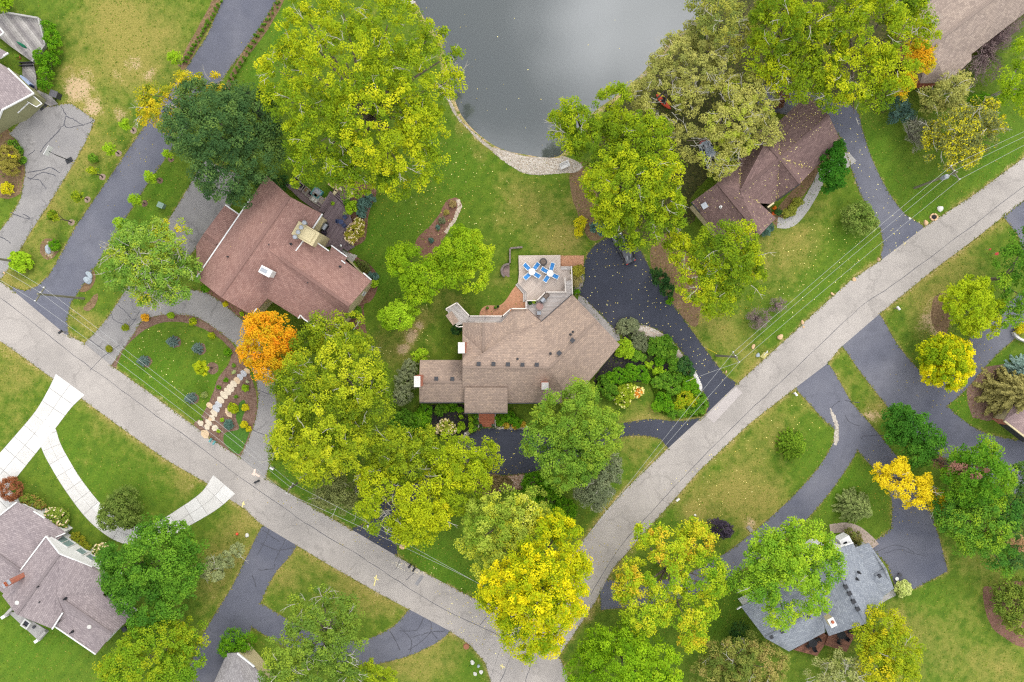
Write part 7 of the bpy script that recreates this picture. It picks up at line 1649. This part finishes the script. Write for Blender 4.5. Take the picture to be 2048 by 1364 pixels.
mailbox('black mailbox at the corner of the blue drive mouth', 131, 664, R(40), M_BLACK); mailbox('upper teal mailbox of the pair by the flagstone path', 428, 878, R(60), M_TEAL, 'teal mailboxes'); mailbox('lower teal mailbox of the pair by the flagstone path', 435, 883, R(60), M_TEAL, 'teal mailboxes')
mailbox('upper black mailbox of the pair at the striped lawn', 822, 1127, R(55), M_BLACK, 'black mailboxes'); mailbox('lower black mailbox of the pair at the striped lawn', 830, 1134, R(55), M_BLACK, 'black mailboxes')
mailbox('white mailbox beside the wide drive mouth', 1788, 617, R(130), M_WHITE); mailbox('white mailbox beside the forked drive mouth', 1585, 787, R(130), M_WHITE); mailbox('white tube-like mailbox on the verge under the tall yellow-green tree', 549, 934, R(-30), M_WHITE); mailbox('white mailbox on the road edge of the dry striped lawn', 1352, 996, R(40), M_WHITE)
c = P(323, 411, .4); ub = thing('utility_box', 'pale green utility cabinet on the mown verge by the blue drive', 'utility box', (c.x, c.y, 0)); mgr = mat('utility_green', C(130,156,140), .6, .08); MB().box((c.x, c.y, .35), (.8, .7, .7), R(-25)).build('cabinet', mgr, ub); MB().box((c.x, c.y, .74), (.86, .76, .07), R(-25)).build('lid', mgr, ub)
c = P(1530, 709, .4); sg = thing('lawn_sign', 'leaning pale yellow sandwich board on the verge by the road', 'sign', (c.x, c.y, 0))
my = mat('cream_board', C(240,228,150), .7, .04)
for s_ in (-1, 1): MB().box((c.x + .12 * s_, c.y + .12 * s_, .4), (.85, .03, .85), 0, Matrix.Rotation(R(50), 3, 'Z') @ Matrix.Rotation(R(-28 * s_), 3, 'X')).build('board', my if s_ < 0 else M_WHITE, sg)
MB().bar((c.x - .2, c.y - .2, .08), (c.x + .2, c.y + .2, .08), .03, .03).build('spreader', M_GREY, sg)
for x, y, lb in ((1976,498,'small red flag stake by the green tree near the wide drive'), (1988,506,'larger red flag stake by the green tree near the wide drive')):
    c = P(x, y, .5); fl = thing('flag_stake', lb, 'flag', (c.x, c.y, 0)); MB().tube([(c.x, c.y, 0), (c.x, c.y, .8)], .02, 6).build('stake', M_GREY, fl); k = .55 if x > 1980 else .32; MB().add([(c.x, c.y, .8), (c.x + k, c.y + .1, .72), (c.x + k * .9, c.y - k * .6, .62), (c.x, c.y - k * .55, .6)], [(0, 1, 2, 3)]).build('flag_cloth', M_RED, fl)
c = P(474, 1068, .2); ob = MB().lathe((c.x, c.y, 0), [(.02, 0), (.14, .04), (.2, .16), (.2, .24), (.14, .36), (.03, .4)], 12).build('lawn_ball', M_ORANGE, smooth=True); tag(ob, 'orange-red ball on the dry lawn beside the cracked drive', 'ball')
c = P(932.5, 1294, .2); sk = thing('tree_stump', 'flat reddish tree stump on the lawn corner by the crossroads', 'stump', (c.x, c.y, 0)); MB().lathe((c.x, c.y, 0), [(.44, 0), (.38, .12), (.37, .2)], 16).build('stump_wood', mat('cut_stump', C(166,110,78), .9, .2, 8), sk)
# low wall at the frame edge under the golden bush
wl = thing('low_wall', 'short white curved wall under the golden bush at the frame edge', 'wall', P(2038, 668, 0)); blocks(wl, [(2029,664),(2032,671),(2040,677),(2056,684)], .3, .5, M_CONC, .6)
# planter of stones at the road verge
c = P(1868, 434, .1); dp = thing('stone_ring', 'ring of pinkish stones around dark soil on the road verge', 'planter', (c.x, c.y, 0)); MB().lathe((c.x, c.y, 0), [(.34, 0), (.3, .07)], 12).build('soil', M_MULCH_D, dp)
for a in range(6): MB().box((c.x + .48 * math.cos(a * 1.05), c.y + .42 * math.sin(a * 1.05), .08), (.4, .2, .16), a * 1.05 + 1.57).build('edge_stone', M_ROCK, dp)
# curb bin group by the asphalt court
for x, y, m, lb in ((1799,1149,M_DARK,'small dark plant tub at the court edge by the garage roof'), (1793,1157,M_WHITE,'small white tub at the court edge by the garage roof')):
    c = P(x, y, .2); o = MB().lathe((c.x, c.y, 0.02), [(.16, 0), (.24, .32), (.26, .34), (.2, .34)], 12).build('plant_tub', m); tag(o, lb, 'tub')
# weathered board lying by the lawn and bare stump boards
c = P(1500, 1058, .1); o = MB().box((c.x, c.y, .06), (.95, .5, .1), R(-50)).box((c.x + .1, c.y - .15, .13), (.8, .12, .04), R(-50)).build('wood_pallet', MT); tag(o, 'weathered pale board lying on the lawn by the purple tree', 'board')
# the black dog on the road
def dog(label, px, py, ang):
    g = P(px, py, 0) + Vector((0, 0, .04)); t = thing('dog', label, 'dog', g)
    v = [(0,0,.48),(.22,0,.5),(.36,0,.58),(.48,0,.7),(.62,0,.68),(-.25,0,.5),(-.42,0,.56),(-.58,0,.66),(.24,.1,.44),(.25,.11,.22),(.26,.11,.03),(.24,-.1,.44),(.25,-.11,.22),(.28,-.11,.03),(-.27,.1,.44),(-.22,.11,.28),(-.33,.11,.17),(-.3,.11,.03),(-.27,-.1,.44),(-.2,-.11,.28),(-.31,-.11,.17),(-.27,-.11,.03)]
    e_ = [(0,1),(1,2),(2,3),(3,4),(0,5),(5,6),(6,7),(1,8),(8,9),(9,10),(1,11),(11,12),(12,13),(5,14),(14,15),(15,16),(16,17),(5,18),(18,19),(19,20),(20,21)]
    r_ = [.13,.145,.1,.1,.05,.12,.04,.02,.06,.035,.03,.06,.035,.03,.07,.045,.03,.03,.07,.045,.03,.03]
    me = bpy.data.meshes.new('body'); me.from_pydata(v, e_, []); me.materials.append(M_BLACK); o = bpy.data.objects.new('body', me); COL.objects.link(o); o.parent = t
    sk_ = o.modifiers.new('skin', 'SKIN'); 
    for i, d in enumerate(me.skin_vertices[0].data if me.skin_vertices else []): d.radius = (r_[i], r_[i])
    if not me.skin_vertices: return t
    me.skin_vertices[0].data[0].use_root = True; o.modifiers.new('sub', 'SUBSURF').levels = 1; o.modifiers['sub'].render_levels = 1
    for s_ in (-1, 1): MB().tube([g + Vector((.44, .07 * s_, .76)), g + Vector((.42, .1 * s_, .84))], [.04, .01], 6).build('ear', M_BLACK, t)
    t.rotation_euler = (0, 0, ang); return t
dog('small black dog standing on the road beside the drive mouth', 516, 962, R(25))

# ------------------------------------------------------------ fallen leaves, one layer per place
def fallen(name, regions, cols, size=(.045, .095)):
    pos = []
    for poly, n, z in regions:
        q_ = np.array(poly); X = rng.uniform(q_[:, 0].min(), q_[:, 0].max(), n * 4); Y = rng.uniform(q_[:, 1].min(), q_[:, 1].max(), n * 4); k = inpoly(X, Y, poly); X, Y = X[k][:n], Y[k][:n]
        pos.append(np.stack([(X - 1024) * S, (682 - Y) * S, np.full(len(X), z) + rng.uniform(0, .01, len(X))], 1))
    pos = np.concatenate(pos); n = len(pos); o = leaf_mesh(name, pos, rng.normal(size=(n, 3)) * .12 + np.array([0, 0, 1]), rng.uniform(*size, n) * 2, pick(cols, rng.random(n)), m=M_PEB, aspect=.7); o['kind'] = 'stuff'
YL = pal((226,214,120),(236,226,160),(214,190,90),(220,206,140))
fallen('fallen_leaves', [(dw_main, 120, .05), ([(820,380),(1130,330),(1130,480),(900,480),(760,470)], 80, .06), (dw_c, 120, .05), ([(820,220),(900,240),(960,300),(1000,340),(820,420)], 70, .06), (court, 90, .05), ([(1300,980),(1600,800),(1650,860),(1420,1060)], 90, .05), ([(300,640),(460,690),(420,840),(240,730)], 60, .05), ([(600,640),(860,600),(860,760),(760,760)], 60, .05),
  ([(850,1120),(950,1190),(1100,1200),(1000,1330),(900,1250)], 120, .06), ([(1500,500),(1700,420),(1750,500),(1560,660)], 110, .06), ([(870,160),(900,60),(1000,20),(1350,40),(1150,200),(1100,300),(1000,280)], 14, -.235)], YL)
def drift(name, spots, cols):
    """leaves lying thickly below the crowns that shed them"""
    pos = []
    for x, y, r, n in spots:
        q_ = rng.normal(size=(n, 2)) * r; pos.append(np.stack([(x + q_[:, 0] - 1024) * S, (682 - y - q_[:, 1]) * S, np.full(n, .055) + rng.uniform(0, .01, n)], 1))
    pos = np.concatenate(pos); n = len(pos); o = leaf_mesh(name, pos, rng.normal(size=(n, 3)) * .15 + np.array([0, 0, 1]), rng.uniform(.09, .18, n), pick(cols, rng.random(n)), m=M_PEB, aspect=.7); o['kind'] = 'stuff'
drift('fallen_leaves', [(1080,1180,80,420),(1020,1230,40,160),(1160,1120,40,120),(780,1030,45,200),(830,1060,30,90),(535,710,34,170),(1880,740,36,200),(1920,735,30,110),(720,230,110,420),(800,380,50,160),(1210,330,60,200),(1240,470,40,160),(1430,560,60,240),(1330,1160,70,260),(660,900,80,260),(300,530,60,160),(1810,980,40,160),(1130,900,60,160),(930,940,50,140),(1640,180,60,160),(240,260,50,120)], palk((206,186,60),(226,206,80),(190,160,60),(170,150,70)))
def roof_leaves(name, facets, n, cols, size):
    pos = []; nor = []
    for fc in facets:
        a = [np.array(P(*p)) for p in fc]
        for i in range(1, len(a) - 1):
            nn = np.cross(a[i] - a[0], a[i + 1] - a[0]); ar = np.linalg.norm(nn) / 2
            if ar < .05: continue
            nn = nn / (2 * ar); nn = nn if nn[2] > 0 else -nn; k = int(n * ar); u, v = rng.random(k), rng.random(k); f = u + v > 1; u[f], v[f] = 1 - u[f], 1 - v[f]
            pos.append(a[0] + u[:, None] * (a[i] - a[0]) + v[:, None] * (a[i + 1] - a[0]) + nn * .03); nor.append(np.tile(nn, (k, 1)))
    pos = np.concatenate(pos); nor = np.concatenate(nor); m = len(pos); o = leaf_mesh(name, pos, nor + rng.normal(size=(m, 3)) * .12, rng.uniform(*size, m) * 2, pick(cols, rng.random(m)), m=M_PEB, aspect=.7); o['kind'] = 'stuff'
roof_leaves('fallen_leaves', fC[:2] * 2 + fC, 1.2, YL, (.045, .09))
def line_leaves(lines, n):
    pos = []
    for a, b in lines:
        A, B = np.array(P(*a)), np.array(P(*b)); u = rng.random(n); pos.append(A + (B - A) * u[:, None] + rng.normal(size=(n, 3)) * np.array([.1, .1, 0]) + np.array([0, 0, .05]))
    pos = np.concatenate(pos); m = len(pos); o = leaf_mesh('fallen_leaves', pos, rng.normal(size=(m, 3)) * .2 + np.array([0, 0, 1]), rng.uniform(.1, .2, m), pick(YL, rng.random(m))); o['kind'] = 'stuff'
line_leaves([((1560,319,5.9),(1553,398,3.4)), ((1564,318,5.9),(1624,337,3.5)), ((1478,352,4.5),(1535,315,5.0)), ((1479,325,3.7),(1480,378,5.7)), ((1484,386,5.6),(1518,404,4.1)), ((1557,250,3.4),(1559,310,5.8))], 46)
roof_leaves('fallen_leaves', fB[2:3] + fB[:1], .05, YL, (.04, .07))

# ---- grass that nobody could count: ragged growth along every paved edge, and tufts and weeds over the lawns
def edge_grass(polys, step, cols):
    pos = []
    for pl_ in polys:
        a = np.array([p[:2] for p in pl_], float); b = np.roll(a, -1, 0)
        for p, q in zip(a, b):
            ln = np.hypot(*(q - p)) * S; n = int(ln / step)
            if n < 1 or ln > 60: continue
            m = (p + q) / 2
            if abs(m[0] - 1024) > 1130 or abs(m[1] - 682) > 790: continue
            t = rng.random(n); pt = p + (q - p) * t[:, None] + rng.normal(size=(n, 2)) * 1.5
            pos.append(pt)
    pt = np.concatenate(pos)
    # not where one paved sheet runs into another
    for pl_ in DRIVES + [road_poly]:
        d = segdist(pt[:, 0], pt[:, 1], pl_); k = inpoly(pt[:, 0], pt[:, 1], pl_) & (d > 3.2); pt = pt[~k]
    for pl_ in SLABS: pt = pt[~inpoly(pt[:, 0], pt[:, 1], pl_)]
    n = len(pt); p3 = np.stack([(pt[:, 0] - 1024) * S, (682 - pt[:, 1]) * S, rng.uniform(.05, .09, n)], 1)
    o = leaf_mesh('edge_grass', p3, rng.normal(size=(n, 3)) * .45 + np.array([0, 0, 1]), rng.uniform(.12, .3, n), pick(cols, rng.random(n)), m=M_PEB, aspect=.5); o['kind'] = 'stuff'
edge_grass(DRIVES + [road_poly], .11, palk((84,110,36),(116,132,46),(148,144,70),(170,152,100),(96,120,40)))
def tufts(n, cols):
    X = rng.uniform(-20, 2068, n); Y = rng.uniform(-20, 1384, n); k = ~inpoly(X, Y, pond_poly)
    for pl_ in DRIVES + SLABS + [road_poly, ring_out + ring_in]: k &= ~inpoly(X, Y, pl_)
    X, Y = X[k], Y[k]; m = len(X); p3 = np.stack([(X - 1024) * S, (682 - Y) * S, rng.uniform(.02, .05, m)], 1)
    o = leaf_mesh('grass', p3, rng.normal(size=(m, 3)) * .3 + np.array([0, 0, 1]), rng.uniform(.12, .3, m), pick(cols, rng.random(m)), m=M_PEB, aspect=.6); o['kind'] = 'stuff'
tufts(50000, palk((80,112,30),(100,130,36),(122,142,44),(140,150,58),(158,156,76)))

def ground_cover(poly, n, cols):
    q_ = np.array(poly); X = rng.uniform(q_[:, 0].min(), q_[:, 0].max(), n * 3); Y = rng.uniform(q_[:, 1].min(), q_[:, 1].max(), n * 3); k = inpoly(X, Y, poly); X, Y = X[k][:n], Y[k][:n]; m = len(X)
    b_ = .5 + .5 * np.sin(X * .35 + 1) * np.sin(Y * .3)
    o = leaf_mesh('ground_cover', np.stack([(X - 1024) * S, (682 - Y) * S, rng.uniform(.04, .3, m) * (.4 + b_)], 1), rng.normal(size=(m, 3)) * .35 + np.array([0, 0, 1]), rng.uniform(.14, .28, m), pick(cols, .6 * b_ + .4 * rng.random(m)), aspect=.6); o['kind'] = 'stuff'
ground_cover([(1290,735),(1340,742),(1378,745),(1398,778),(1413,805),(1406,832),(1350,836),(1318,825),(1308,790),(1296,765)], 7000, palk((70,104,30),(92,126,34),(116,146,40)))
ground_cover([(1256,668),(1300,672),(1340,702),(1352,730),(1300,728),(1262,700)], 1500, palk((80,100,52),(100,120,60),(112,134,56)))
